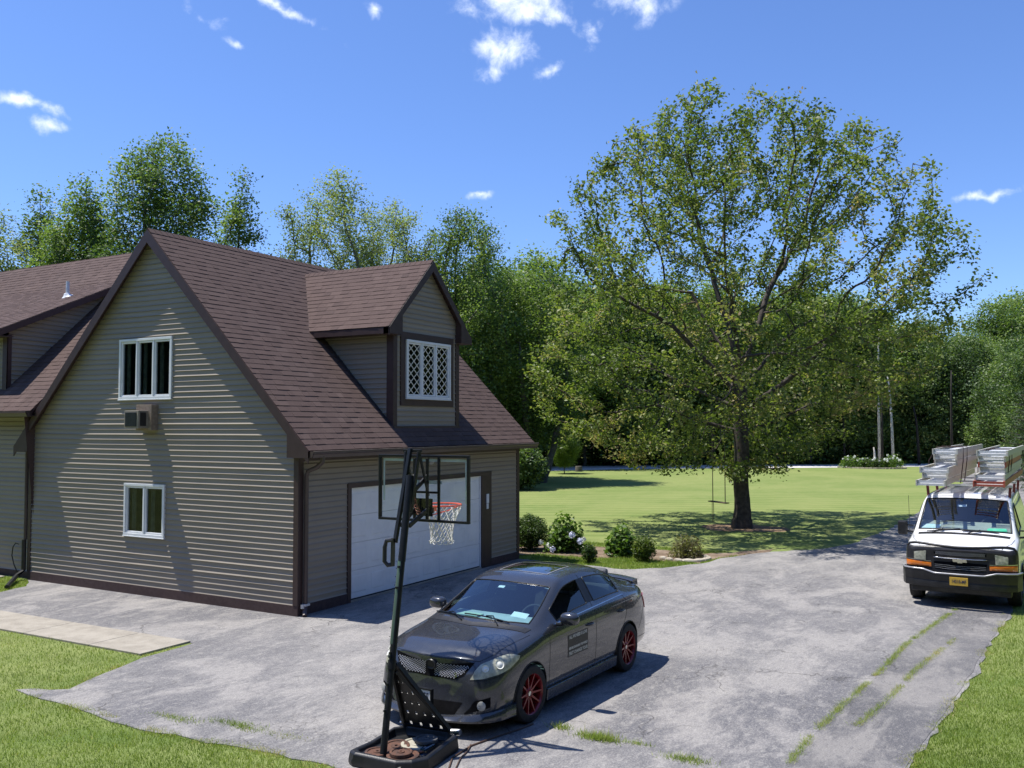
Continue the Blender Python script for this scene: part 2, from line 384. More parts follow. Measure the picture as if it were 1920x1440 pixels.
LITTER = m_stone('leaf_litter', (.16, .10, .06), (.27, .19, .12), 3, 25)

G = 1200
ground = sheet('ground', [(-G, -G), (G, -G), (G, G), (-G, G)], 0, LAWN)
ASPH_POLY = [(-14, -5.6), (-5.25, -5.5), (-5.2, -5.3), (-5.25, -4.4), (-5.36, -3.7), (-5.42, -2.7), (-5.3, -1.2), (-5.28, -.4), (-5.22, .02), (-5.05, -.15), (-4.85, -.55), (-4.1, -.27), (-3.3, -.03), (-2.32, .03),
             (-2.32, 7.0), (-1.25, 7.05), (-.56, 7.25), (-.05, 8.0), (8.0, 8.0), (8.1, 0), (8.0, -1.5), (7.86, -3.06), (8.45, -3.78), (9.5, -4.35), (10.7, -4.55), (12.6, -5.4), (13.8, -6.46), (15.4, -7.04), (19.4, -7.4), (23.3, -7.6), (45, -8.2), (71, -6.5),
             (72, -11), (45, -12.6), (20, -12.1), (12, -11.6), (6.7, -11.2), (3.3, -10.92), (.45, -10.7), (-2.4, -10.43), (-6, -10.3), (-14, -10.2)]
ASPH_R = rough_edge(ASPH_POLY, fixed=(17, 18, 19))
driveway = sheet('driveway', ASPH_R, .012, ASPH, thick=.012)
strip = sheet('driveway_edge', rough_edge([(-8, -9.3), (-2.9, -9.36), (-1.98, -9.38), (-.36, -9.51), (1.21, -9.67), (3.11, -9.8), (5.55, -10.15), (8, -10.5), (12, -10.95), (12, -11.56), (6.7, -11.16), (3.3, -10.88), (.45, -10.66), (-2.4, -10.40), (-6, -10.28), (-8, -10.2)], .2, .02), .017, m_asphalt(.82), thick=.004)
# old edge slab along the right side, its crack filled with weeds
WALK_POLY = [(-3.22, .10), (-2.27, .12), (-2.34, 2.8), (-2.55, 12), (-2.9, 40), (-4.0, 40), (-3.4, 12), (-3.25, 3.6)]
ys = [.12, 1.32, 3.0, 5.4, 7.8, 10.2, 12.6, 15, 20]
cw = MB()
for i in range(len(ys) - 1):
    a, b_ = ys[i] + .006, ys[i + 1] - .006
    x0 = lambda y: -3.22 - .012 * y; x1 = lambda y: -2.28 - .018 * y
    cw.hexa([(x0(a), a, -.02), (x1(a), a, -.02), (x1(b_), b_, -.02), (x0(b_), b_, -.02), (x0(a), a, .032), (x1(a), a, .032), (x1(b_), b_, .032), (x0(b_), b_, .032)])
o = cw.build('concrete_path', CONC, bevel=.006); o['kind'] = 'structure'
pad = sheet('concrete_pad', [(-.62, 8.75), (-.05, 8.85), (-.05, 12), (-.9, 12)], .03, CONC, thick=.03)
ROAD = [(20, 44), (47.2, 20.9), (54.8, 15.3), (59.6, 8.2), (64.0, 1.6), (69, -4), (72, -11), (74, -30), (79, -30), (77.5, -11), (74.5, -3.2), (70.0, 1.0), (65.8, 8.6), (60.2, 17.5), (53.3, 24.2), (28, 48)]
road = sheet('road', rough_edge(ROAD, 1.2, .1), .02, GRAVEL, thick=.02)
BED = [(8.5, 1.3), (9.6, 1.4), (10.9, .5), (11.3, -1.2), (11.5, -2.7), (11.3, -3.9), (13.2, -5.35), (12.4, -5.3), (10.8, -4.5), (9.7, -4.35), (9.55, -3.4), (9.75, -2.6), (9.3, -1.9), (9.1, -.9), (9.2, -.1), (8.5, .4)]
bed = sheet('soil_bed', rough_edge(BED, .2, .09), .006, SOIL)
lit = sheet('leaf_litter', rough_edge([(17.9 + 1.15 * math.cos(a) * (1 + .15 * math.sin(3 * a)), -3.2 + 1.5 * math.sin(a)) for a in np.linspace(0, 6.28, 14)[:-1]], .2, .12), .006, LITTER)

# ---- grass blades on the near lawn (nobody could count them)
GRASS = m_leaf('grass_blade', [(0, (.105, .160, .024)), (.35, (.185, .255, .042)), (.75, (.285, .350, .085)), (.93, (.36, .38, .14)), (1, (.45, .39, .20))], .3, .55)
def blades(P, h, w, name, label, lean=.5, vshift=0.0):
    n = len(P); a = rng.uniform(0, 2 * np.pi, n); hh = h * rng.uniform(.5, 1.3, n); ww = w * rng.uniform(.6, 1.3, n)
    d = np.stack([np.cos(a), np.sin(a)], 1); b_ = rng.uniform(0, 2 * np.pi, n); le = hh * lean * rng.uniform(.2, 1.6, n)
    L = np.stack([np.cos(b_), np.sin(b_)], 1) * le[:, None]
    z = np.zeros(n); V = np.zeros((n, 3, 3))
    V[:, 0, :2] = P - d * ww[:, None]; V[:, 1, :2] = P + d * ww[:, None]; V[:, 2, :2] = P + L; V[:, 2, 2] = hh
    F = np.arange(n * 3).reshape(n, 3)
    cl = np.array([mnoise.noise(Vector((p[0] * .9, p[1] * .9, 0))) for p in P])
    cl2 = np.array([mnoise.noise(Vector((p[0] * 4.2, p[1] * 4.2, 8))) for p in P])
    v = np.clip(rng.beta(2.2, 2.6, n) + cl * .42 + cl2 * .30 + vshift, 0, 1)
    keep_h = 1 + cl2 * .5; V[:, 2, 2] *= keep_h
    o = npmesh(name, V.reshape(-1, 3), F, GRASS, var=v)
    tag(o, label, 'grass', kind='stuff'); return o
def scatter(n, x0, x1, y0, y1): return np.stack([rng.uniform(x0, x1, n), rng.uniform(y0, y1, n)], 1)
def keep_visible(P, m=0.25):
    d = np.concatenate([P, np.zeros((len(P), 1))], 1) - np.array(CAM); z = d @ np.array(FWD); x = (d @ np.array(RGT)) / z; y = (d @ np.array(UPV)) / z
    return P[(z > 1) & (abs(x) < .566 + m * .3) & (y > -.43 - m * .3)]
ex = [ASPH_R, WALK_POLY]
def grass_zone(n, box, ex_, dens_far=None):
    P = keep_visible(scatter(n, *box))
    for e in ex_: P = P[~in_poly(P, e)]
    if dens_far:
        dist = np.linalg.norm(P - np.array(CAM)[:2], axis=1); P = P[rng.uniform(0, 1, len(P)) < np.clip(dens_far / dist, 0, 1) ** 2]
    return P
Pn = np.concatenate([grass_zone(430000, (-10.5, -3.0, -6.5, 6.5), ex, 9.0), grass_zone(15000, (-1.8, 0, 6.8, 9.0), ex)])
blades(Pn, .040, .0034, 'lawn_grass', 'short green lawn grass in the lower left corner beside the walkway and driveway edge')
Pr = np.concatenate([grass_zone(330000, (-4, 12, -14, -10.2), ex, 9.5)])
blades(Pr, .042, .0038, 'lawn_grass', 'sunlit lawn grass along the right edge of the driveway')
Pb = grass_zone(90000, (7.8, 12, -5.6, 2.4), ex + [BED], 19)
blades(Pb, .06, .007, 'lawn_grass', 'strip of bright grass around the garden shrubs beside the garage corner')
# clumps growing in cracks
def clump_line(pts, n, spread, gap=.35):
    out = []
    for i in range(len(pts) - 1):
        a = np.array(pts[i]); b_ = np.array(pts[i + 1]); L = np.linalg.norm(b_ - a); kk = int(n * L)
        t_ = rng.uniform(0, 1, kk); q = a + (b_ - a) * t_[:, None] + rng.normal(0, spread, (kk, 2))
        msk = np.array([mnoise.noise(Vector((p[0] * 1.9, p[1] * 1.9, 5))) > -gap for p in q]); out.append(q[msk])
    return np.concatenate(out)
c1 = clump_line([(-2.9, -9.36), (-1.98, -9.38), (-.36, -9.51), (1.21, -9.67), (3.11, -9.8), (5.55, -10.15), (6.5, -10.3)], 900, .026, .34)
c2 = clump_line([(-1.35, -9.75), (-.89, -9.83), (.3, -9.98), (1.5, -10.08), (3.87, -10.43)], 750, .024, .32)
blades(c1, .045, .0035, 'weed_strip', 'longer line of grass growing in the driveway crack in front of the van', .9, .26)
blades(c2, .045, .0035, 'weed_strip', 'shorter grassy crack nearest the right edge of the driveway', .9, .26)
def tuft(cx, cy, rx, ry, n, h, label, name='weed_tuft', sh=.1):
    q = np.stack([rng.normal(cx, rx, n), rng.normal(cy, ry, n)], 1); blades(q, h, .0045, name, label, .7, sh)
tuft(-3.16, -7.37, .045, .12, 800, .085, 'tuft of green grass in the driveway just right of the car shadow')
tuft(-3.10, -7.80, .03, .08, 130, .05, 'small low weed patch to the right of the green tuft in the driveway')
tuft(-3.30, -8.42, .05, .13, 420, .06, 'weeds along the crack at the bottom of the driveway near the frame edge')
tuft(-3.05, -6.86, .04, .07, 160, .09, 'dark leafy weed at the edge of the car shadow behind the front wheel')
tuft(-4.98, -2.75, .05, .20, 420, .045, 'flat weed patch in the asphalt beside the left lawn')
tuft(-4.79, -3.6, .06, .22, 600, .045, 'grassy patch in the asphalt left of the hoop base, middle of three')
tuft(-4.79, -4.3, .05, .16, 250, .03, 'dry thin weed patch in the asphalt nearest the hoop base', sh=.3)
tuft(-4.95, -5.95 - .45, .12, .2, 500, .035, 'dry brown grass beside the right side of the hoop base', sh=.5)
c3 = clump_line([(-5.15, -.15), (-4.85, -.5), (-4.1, -.2), (-3.3, .02), (-2.5, .08)], 260, .05, .3)
c4 = clump_line([(-5.24, -.45), (-5.28, -1.2), (-5.40, -2.7), (-5.34, -3.7), (-5.22, -4.5), (-5.16, -5.3)], 900, .055, .1)
blades(c4, .028, .005, 'dead_grass', 'dry grass and litter along the near edge of the driveway on the left', .9, .38)
c5 = clump_line([(-2.4, -10.40), (.45, -10.67), (3.3, -10.88), (6.7, -11.15)], 700, .05, .05)
blades(c5, .03, .005, 'dead_grass', 'dry tan grass fringe along the right edge of the driveway', .9, .45)
blades(c3, .03, .005, 'dead_grass', 'dry brown grass fringe where the left lawn meets the driveway', .8, .45)
for (x, y, r, l) in [(-3.72, -8.63, .05, 'pale flat stone lying on the driveway at the lower right'), ]:
    s_ = MB(); s_.lathe([(r * .6, 0), (r, .01), (r * .8, .028), (r * .3, .034)], 7, Matrix.Translation((x, y, .012))); tag(s_.build('stone', ROCK), l, 'stone')
# ---------------------------------------------------------------- the house
WID, LEN, HE, EO, RO, HR = 8.04, 8.13, 3.004, .391, .168, 7.483
MS = (HR - HE) / (WID / 2 + EO)          # slope of the garage wing roof
house = thing('house', 'taupe sided house with dark brown shingle roof, steep gable end and garage wing', 'house')
PROF = [(0.0, .003), (.40, .0055), (.74, .007), (.86, .0135), (1.0, .0215), (1.0, .001)]   # one vinyl lap, top to bottom: (fraction, stand-off)
def siding(name, o, a, n, z0, z1, lim, holes=(), expo=.106, parent=None, seed=0):
    """o origin (z=0), a unit along, n outward normal; lim(z)->(a0,a1); holes (a0,a1,z0,z1)"""
    o, a, n = Vector(o), Vector(a), Vector(n); mb = MB(); r = random.Random(seed)
    K = int(math.ceil((z1 - z0) / expo)); zt = z0
    for i in range(K):
        lo = z0 + i * expo; hi = min(lo + expo, z1); mid = (lo + hi) / 2
        L0 = lim(lo); L1 = lim(hi)
        if max(L0[1] - L0[0], 0) < .02: continue
        hs = sorted([h for h in holes if h[2] < mid < h[3]])
        segs = []; cur = -1e9
        for h in hs: segs.append((cur, h[0])); cur = h[1]
        segs.append((cur, 1e9))
        cut = [];  # board joints
        ph = r.uniform(0, 100); sag = r.choice([1, 1, 1.05, 1.1, 1.0, 1.0, 1.3]) ; amp = r.uniform(.0004, .0013)
        for (s0, s1) in segs:
            e0, e1 = max(s0, min(L0[0], L1[0])), min(s1, max(L0[1], L1[1]))
            if e1 - e0 < .02: continue
            nn = max(2, int((e1 - e0) / .35)); joint = r.uniform(.2, .8) if r.random() < .3 and e1 - e0 > 2 else None
            rows = []
            for (fz, off) in PROF:
                z = hi - (hi - lo) * fz; l = lim(z); q0 = max(s0, l[0]); q1 = min(s1, l[1])
                if q1 < q0: q0 = q1 = (q0 + q1) / 2
                row = []
                for q in range(nn + 1):
                    t = q / nn; x = q0 + (q1 - q0) * t
                    w = mnoise.noise(Vector((x * 1.1 + ph, i * 3.7, 0))) * amp * 2.2 * (fz if fz > .5 else .2)
                    jj = .0032 if (joint and t > joint) else 0
                    row.append(o + a * x + n * (off * (sag if .7 < fz and off > .004 else 1) + w + jj * fz) + Vector((0, 0, z + (mnoise.noise(Vector((x * .8 + ph, 7, i)))) * .003 * fz)))
                rows.append(row)
            c = r.random()
            for ri in range(len(rows) - 1):
                for q in range(nn): mb.quad(rows[ri][q], rows[ri + 1][q], rows[ri + 1][q + 1], rows[ri][q + 1], 0, c)
    return mb.build(name, SIDING, parent, attr=True, fixn=False)
def shingles(name, o, a, u, L, S, parent, expo=.143, seed=0, clip=None, thick=.012):
    """o eave start, a unit along eave, u unit up-slope"""
    o, a, u = Vector(o), Vector(a), Vector(u); n = a.cross(u).normalized()
    if n.z < 0: n = -n
    mb = MB(); r = random.Random(seed); K = int(S / expo)
    for i in range(K + 1):
        s0 = i * expo; s1 = min(s0 + expo * 1.12, S)
        if s0 >= S - .01: break
        A0, A1 = clip(s0) if clip else (0, L); B0, B1 = clip(s1) if clip else (0, L)
        x = A0 - r.uniform(0, .2); raised = r.random() < .5
        while x < A1:
            w = r.uniform(.13, .32); x1 = x + w
            xa, xb = max(x, A0), min(x1, A1)
            if xb - xa > .004:
                lf = .007 + (.0045 if raised else 0) + r.uniform(-.0008, .0012); inb = lambda q: min(max(q, B0), B1)
                p0 = o + a * xa + u * (s0 - r.uniform(0, .004)) + n * lf; p1 = o + a * xb + u * s0 + n * lf
                p2 = o + a * inb(xb) + u * s1 + n * .001; p3 = o + a * inb(xa) + u * s1 + n * .001
                d = n * -lf; c = min(1, max(0, r.gauss(.44 if raised else .56, .13)))
                mb.quad(p0, p1, p2, p3, 0, c); mb.quad(p0 + d, p1 + d, p1, p0, 0, .05)
                mb.add([p0, p3, p0 + d], [(0, 1, 2)], 0, .1); mb.add([p1, p1 + d, p2], [(0, 1, 2)], 0, .1)
            x = x1; raised = not raised if r.random() < .75 else raised
    # deck below
    return mb
def roof_slope(name, o, a, u, L, S, parent=None, seed=0, clip=None, deck=.05, mb0=None):
    mb = shingles(name, o, a, u, L, S, parent, seed=seed, clip=clip)
    o, a, u = Vector(o), Vector(a), Vector(u); n = a.cross(u).normalized(); n = -n if n.z < 0 else n
    A0, A1 = clip(0) if clip else (0, L); B0, B1 = clip(S) if clip else (0, L); e = -.001
    q = [o + a * A0 + n * e, o + a * A1 + n * e, o + a * B1 + u * S + n * e, o + a * B0 + u * S + n * e]
    mb.hexa([p - n * deck for p in q] + q, 1, .3)
    return mb

def window(x0, x1, z0, z1, o, a, n, lights, parent, label=None, name='window', lattice=False, curtain=True, rev=False):
    """casement window: frame sub-part, pane sub-part. o at z=0, coordinates along a"""
    o, a, n = Vector(o), Vector(a), Vector(n); up = Vector((0, 0, 1))
    def P(x, y, z): return o + a * x + n * y + up * z
    def bx(mb, xa, xb, za, zb, ya, yb, m=0): mb.hexa([P(xa, ya, za), P(xb, ya, za), P(xb, yb, za), P(xa, yb, za), P(xa, ya, zb), P(xb, ya, zb), P(xb, yb, zb), P(xa, yb, zb)], m)
    root = bpy.data.objects.new(name, None); COL.objects.link(root); root.parent = parent; root.empty_display_size = .1
    if label: root['label'] = label
    f = MB(); w = .052
    bx(f, x0, x1, z1 - w, z1, -.06, .034); bx(f, x0, x1, z0, z0 + w, -.06, .034); bx(f, x0, x0 + w, z0 + w, z1 - w, -.06, .032); bx(f, x1 - w, x1, z0 + w, z1 - w, -.06, .032)
    bx(f, x0 - .012, x1 + .012, z0 - .018, z0 - .001, -.02, .045)
    iw = (x1 - x0 - 2 * w) / lights; sash = .036; panes = []
    for i in range(lights):
        s0 = x0 + w + i * iw; s1 = s0 + iw
        if i: bx(f, s0 - .016, s0 + .016, z0 + w, z1 - w, -.05, .028)
        a0, a1 = s0 + (.018 if i else .004), s1 - (.018 if i < lights - 1 else .004); b0, b1 = z0 + w + .004, z1 - w - .004
        bx(f, a0, a1, b1 - sash, b1, -.045, .012); bx(f, a0, a1, b0, b0 + sash, -.045, .012); bx(f, a0, a0 + sash, b0 + sash, b1 - sash, -.045, .010); bx(f, a1 - sash, a1, b0 + sash, b1 - sash, -.045, .010)
        panes.append((a0 + sash, a1 - sash, b0 + sash, b1 - sash))
    fo = f.build('frame', WHITE, root, bevel=.004)
    g = MB()
    for (p0, p1, q0, q1) in panes: bx(g, p0 - .003, p1 + .003, q0 - .003, q1 + .003, -.026, -.020)
    g.build('pane', PANE, root)
    if lattice:
        l = MB()
        for (p0, p1, q0, q1) in panes:
            nx, nz = 2, 6; dx, dz = (p1 - p0) / nx, (q1 - q0) / nz * 1.0
            for s_ in (1, -1):
                for c_ in range(-nz, nz + nx + 1):
                    # line x = p0 + dx*(c + s*t), z = q0 + dz*t ; clip
                    pts = []
                    t0, t1 = 0.0, float(nz)
                    # s*t + c in [0,nx]
                    lo, hi = sorted(((0 - c_) / s_, (nx - c_) / s_)); t0 = max(t0, lo); t1 = min(t1, hi)
                    if t1 - t0 < .05: continue
                    A = P(p0 + dx * (c_ + s_ * t0), -.016, q0 + dz * t0); B = P(p0 + dx * (c_ + s_ * t1), -.016, q0 + dz * t1)
                    l.bar(A, B, .015, .007, n)
        l.build('lattice', pmat('lattice_cream', (.76, .75, .66), .5)[0], root)
    rm = MB(); D = -.75
    q = [(x0 + .03, z0 + .03), (x1 - .03, z0 + .03), (x1 - .03, z1 - .03), (x0 + .03, z1 - .03)]
    for i in range(4):
        (xa, za), (xb, zb) = q[i], q[(i + 1) % 4]; rm.quad(P(xa, -.05, za), P(xb, -.05, zb), P(xb, D, zb), P(xa, D, za))
    rm.quad(*[P(x, D, z) for x, z in q]); rm.build('room_beyond', DARKROOM, root)
    if curtain:
        c = MB()
        for (p0, p1, q0, q1) in panes:
            wd = (p1 - p0) * (.30 if not lattice else .0)
            if wd <= 0: continue
            N = 8; xs = [p1 - wd + wd * i / N for i in range(N + 1)] if not rev else [p0 + wd * i / N for i in range(N + 1)]
            for i in range(N):
                y_ = lambda j: -.10 - .02 * math.sin(j * 1.9)
                c.quad(P(xs[i], y_(i), q0 - .03), P(xs[i + 1], y_(i + 1), q0 - .03), P(xs[i + 1], y_(i + 1), q1 + .03), P(xs[i], y_(i), q1 + .03))
        if c.f: c.build('curtain', CURT, root)
    return root

# gable wall (plane X = 0 facing -X; along +Y)
def gl(z):
    d = max(0.0, (z - HE) / MS - EO)          # distance in from the corner at roof underside
    d = d + .03 if z > 3.25 else 0
    return (max(d, 0.0) + .012, WID - max(d, 0.0) - .012)
WU = (3.388, 5.006, 4.0, 5.257); WL = (3.542, 4.778, 1.198, 2.269)
siding('gable_wall', (0, 0, 0), (0, 1, 0), (-1, 0, 0), .198, 7.3, gl, [(WU[0] + .03, WU[1] - .03, WU[2] + .03, WU[3] - .03), (WL[0] + .03, WL[1] - .03, WL[2] + .03, WL[3] - .03)], parent=house, seed=3)
window(WU[0], WU[1], WU[2], WU[3], (-.012, 0, 0), (0, 1, 0), (-1, 0, 0), 3, house, 'white three light window high in the gable wall')
window(WL[0], WL[1], WL[2], WL[3], (-.012, 0, 0), (0, 1, 0), (-1, 0, 0), 2, house, 'white two light window low in the gable wall')
# garage wall (plane Y = 0 facing -Y; along +X)
DX0, DX1, DZT, DZB = 1.457, 6.301, 2.229, .04
siding('garage_wall', (0, 0, 0), (1, 0, 0), (0, -1, 0), .198, 2.88, lambda z: (.1, LEN - .1), [(DX0 - .06, 6.72, 0, 2.30)], parent=house, seed=5)
# hidden core so that no light leaks in
core_ = MB(); core_.box((.9, .9, .1), (LEN - .02, WID - .02, 2.8)); 
core_.prism([(0, 0, 2.85), (0, WID, 2.85), (0, WID / 2, 2.85 + MS * WID / 2)], (0, 0, 0)) if False else None
core_.box((.02, 1.2, .1), (.8, 3.3, 2.8)); core_.box((.02, 5.1, .1), (.8, WID - .05, 2.8)); core_.box((.02, .06, .1), (1.38, .9, 2.8)); core_.box((6.8, .06, .1), (LEN - .02, .9, 2.8))
core_.quad((LEN, 0, 0), (LEN, WID, 0), (LEN, WID, 2.9), (LEN, 0, 2.9))
core_.add([(LEN, 0, 2.9), (LEN, WID, 2.9), (LEN, WID / 2, HR - .1)], [(0, 1, 2)])
core_.build('wall_core', DARKROOM, house)
sk = MB(); sk.box((-.028, -.028, -.02), (0.0, WID + .02, .20)); sk.box((0, -.028, -.02), (1.36, 0.0, .20)); sk.box((6.76, -.028, -.02), (LEN + .02, 0.0, .20))
sk.build('foundation_board', FOUND, house)
tr = MB()
tr.box((-.035, -.035, .20), (-.002, .085, 2.9)); tr.box((-.002, -.035, .20), (.10, -.002, 2.86)); tr.box((-.030, WID - .075, .20), (0, WID + .03, 3.3))
tr.box((LEN - .10, -.030, .20), (LEN + .03, -.002, 2.86))
tr.build('corner_board', BROWN, house, bevel=.004)
dt = MB(); dt.box((1.35, -.034, .0), (DX0, .04, 2.33)); dt.box((DX0, -.034, DZT), (6.66, .04, 2.33)); dt.box((DX1 + .002, -.030, .0), (6.757, .04, DZT)); dt.box((6.66, -.034, DZT), (6.757, .04, 2.33))
dt.build('garage_door_surround', BROWN, house, bevel=.004)
# sectional door: 4 sections x 8 pressed panels
gd = MB(); y0 = .03; rows = 4; hh = (DZT - DZB - .03) / rows; cols = 8; cwid = (DX1 - DX0) / cols
for r_ in range(rows):
    za = DZB + .03 + r_ * hh; zb = za + hh - .006
    gd.box((DX0 + .004, y0, za), (DX1 - .03, y0 + .04, zb))
    for c_ in range(cols):
        xa = DX0 + c_ * cwid + .075; xb = xa + cwid - .15
        if xb > DX1 - .04: xb = DX1 - .07
        zc, zd = za + .13, zb - .13
        # raised frame: four slim bevels around a panel
        o_ = .022; yy = y0 - .007
        P4 = [(xa, za + .10), (xb, za + .10), (xb, zb - .10), (xa, zb - .10)]; Q4 = [(xa + o_, za + .10 + o_), (xb - o_, za + .10 + o_), (xb - o_, zb - .10 - o_), (xa + o_, zb - .10 - o_)]
        for i in range(4):
            p, p2, q, q2 = P4[i], P4[(i + 1) % 4], Q4[i], Q4[(i + 1) % 4]
            gd.quad((p[0], y0 - .001, p[1]), (p2[0], y0 - .001, p2[1]), (q2[0], yy, q2[1]), (q[0], yy, q[1]))
        gd.quad(*[(q[0], yy, q[1]) for q in Q4])
gd.box((DX1 - .028, .0, DZB), (DX1, .03, DZT)); gd.box((DX0, .0, DZT - .02), (DX1 - .028, .03, DZT)); gd.build('garage_door', DOORW, house)
sl_ = MB(); sl_.box((DX0, -.02, -.01), (DX1, .12, .045)); sl_.build('door_sill', CONC, house)
ws_ = MB(); ws_.box((DX0, .02, .045), (DX1, .045, .07)); ws_.build('weather_strip', RUBBER, house)
kp = MB(); kp.box((6.50, -.05, 1.42), (6.585, -.031, 1.55)); kp.box((6.49, -.056, 1.56), (6.595, -.031, 1.78)); kp.box((6.515, -.060, 1.60), (6.57, -.056, 1.74)); kp.build('keypad', WHITE, house, bevel=.004)
fl = MB(); fl.lathe([(.06, 0), (.06, .02), (.02, .03)], 16, Matrix.Translation((4.15, -.022, 2.69)) @ Matrix.Rotation(math.radians(90), 4, 'X'))
for sx in (-.10, .10):
    Mx = Matrix.Translation((4.15 + sx, -.10, 2.66)) @ Matrix.Rotation(math.radians(125), 4, 'X') @ Matrix.Rotation(sx * 4, 4, 'Y'); fl.lathe([(.02, -.06), (.03, -.03), (.055, .05), (.05, .055), (.0, .045)], 16, Mx)
    fl.tube([(4.15, -.03, 2.70), (4.15 + sx * .6, -.06, 2.70), (4.15 + sx, -.09, 2.67)], .008, 6)
fl.build('flood_light', noisy('lamp_enamel', (.42, .40, .36), (.3, .29, .26), 20, .4), house, smooth='auto')

# roof of the garage wing
uf = Vector((0, 1, MS)).normalized(); ub = Vector((0, -1, MS)).normalized(); SL = (WID / 2 + EO) * math.sqrt(1 + MS * MS)
XA, XB = -RO, LEN + RO
# the dormer stands on the front slope: leave shingles out where it covers them
DWX0, DWX1, DOR_Y, DZ2, HP = 2.865, 5.334, .047, 3.44, 7.121
mb = roof_slope('r', (XA, -EO, HE), (1, 0, 0), uf, XB - XA, SL, seed=1)
mb.build('front_roof_slope', [SHING, BROWN], house, attr=True)
mb = roof_slope('r', (XA, WID + EO, HE), (1, 0, 0), ub, XB - XA, SL, seed=2)
mb.build('rear_roof_slope', [SHING, BROWN], house, attr=True)
rc = MB(); x = XA; rr = random.Random(4)
while x < XB:
    x1 = min(x + .15, XB); c = rr.uniform(.3, .7)
    for sg in (1, -1):
        u = Vector((0, -sg, -MS)).normalized(); nn = Vector((0, -sg * MS, 1)).normalized() if sg == 1 else Vector((0, MS, 1)).normalized()
        t0 = Vector((x, WID / 2, HR + .022)); t1 = Vector((x1 + .02, WID / 2, HR + .012)); rc.quad(t0, t1, t1 + u * .15, t0 + u * .15, 0, c); 
    x = x1
rc.build('ridge_cap', SHING, house, attr=True)
# rake fascia and eave returns, both gable corners
rk = MB(); dep = .19
def yz(y, z, x): return (x, y, z)
for sg in (0, 1):
    Y = (lambda y: y) if sg == 0 else (lambda y: WID - y)
    z_at = lambda y: HE + (y + EO) * MS - .012
    for xo, th in ((-RO - .012, .022),):
        pl_ = [(xo, Y(-EO), z_at(-EO)), (xo, Y(WID / 2), z_at(WID / 2)), (xo, Y(WID / 2), z_at(WID / 2) - dep * 1.42), (xo, Y(-EO + .0), z_at(-EO) - dep * 1.42 + .05)]
        rk.prism(pl_, (th, 0, 0))
    # return block
    pl_ = [(-RO + .012, Y(-EO), 2.87), (-RO + .012, Y(-EO), HE - .02), (-RO + .012, Y(.12), z_at(.12) - .02), (-RO + .012, Y(.12), 2.87)]
    rk.prism(pl_, (RO - .016, 0, 0)); pl2 = [(-RO - .014, p[1], p[2]) for p in pl_]; rk.prism(pl2, (.024, 0, 0))
    # soffit under the rake
    rk.prism([(-RO + .012, Y(.12), z_at(.12) - .07), (-RO + .012, Y(WID / 2), z_at(WID / 2) - .07), (-RO + .012, Y(WID / 2), z_at(WID / 2) - .09), (-RO + .012, Y(.12), z_at(.12) - .09)], (RO - .012, 0, 0))
rk.build('rake_board', BROWN, house, fixn=True)
ev = MB(); ev.box((0, -EO, 2.865), (XB, -.0, 2.885)); ev.box((-RO + .012, -EO - .012, 2.86), (XB, -EO, 2.985)); ev.box((XB - .03, -EO, 2.885), (XB, 0, 2.99))
ev.box((.0, -.02, 2.80), (LEN + .03, -.002, 2.864))
ev.build('eave_fascia', BROWN, house)
def gutter(x0, x1, y, z, parent, axis='x', sign=-1, name='gutter'):
    """K-style gutter; runs along axis, hangs out towards sign"""
    pr = [(0, 0), (0, -.10), (.03, -.118), (.075, -.118), (.092, -.06), (.115, -.04), (.115, -.002), (.108, .0), (.104, -.01), (.104, -.03), (.085, -.05), (.07, -.106), (.012, -.106), (.012, 0)]
    m = MB()
    P = (lambda q, t: (t, y + sign * q[0], z + q[1])) if axis == 'x' else (lambda q, t: (y + sign * q[0], t, z + q[1]))
    m.prism([P(q, x0) for q in pr], (x1 - x0, 0, 0) if axis == 'x' else (0, x1 - x0, 0))
    m.prism([P((0, 0), x0), P((0, -.1), x0), P((.075, -.116), x0), P((.113, -.03), x0), P((.113, 0), x0)], (.003, 0, 0) if axis == 'x' else (0, .003, 0))
    # rolled metal lip catches the sun
    return m.build(name, BROWN2, parent, fixn=True)
BROWN2 = noisy('brown_gutter_enamel', (.060, .040, .038), (.075, .052, .050), 4, .38)
gutter(-RO + .01, XB + .02, -EO - .013, 2.992, house)
lip = MB(); lip.box((-RO + .01, -EO - .135, 2.990), (XB + .02, -EO - .100, 2.996)); lip.build('gutter_lip', noisy('sunlit_gutter_edge', (.42, .34, .30), (.20, .14, .13), 9, .45), house)  # sun on the rolled lip is put into its pale colour
ds = MB(); ds.tube([(.14, -EO - .06, 2.90), (.14, -EO - .06, 2.80), (.13, -.33, 2.70), (.12, -.12, 2.62), (.12, -.085, 2.52), (.12, -.085, 1.2), (.12, -.085, .16)], .042, 10)
ds.tube([(.12, -.085, .20), (.08, -.10, .10), (.02, -.16, .03)], .044, 8)
ds.build('downspout', BROWN2, house, smooth='auto')
cl_ = MB(); cl_.box((.06, -.14, .19), (.18, -.04, .225)); cl_.box((.02, -.11, .15), (.06, -.06, .225)); cl_.build('downspout_clamp', ALU, house)

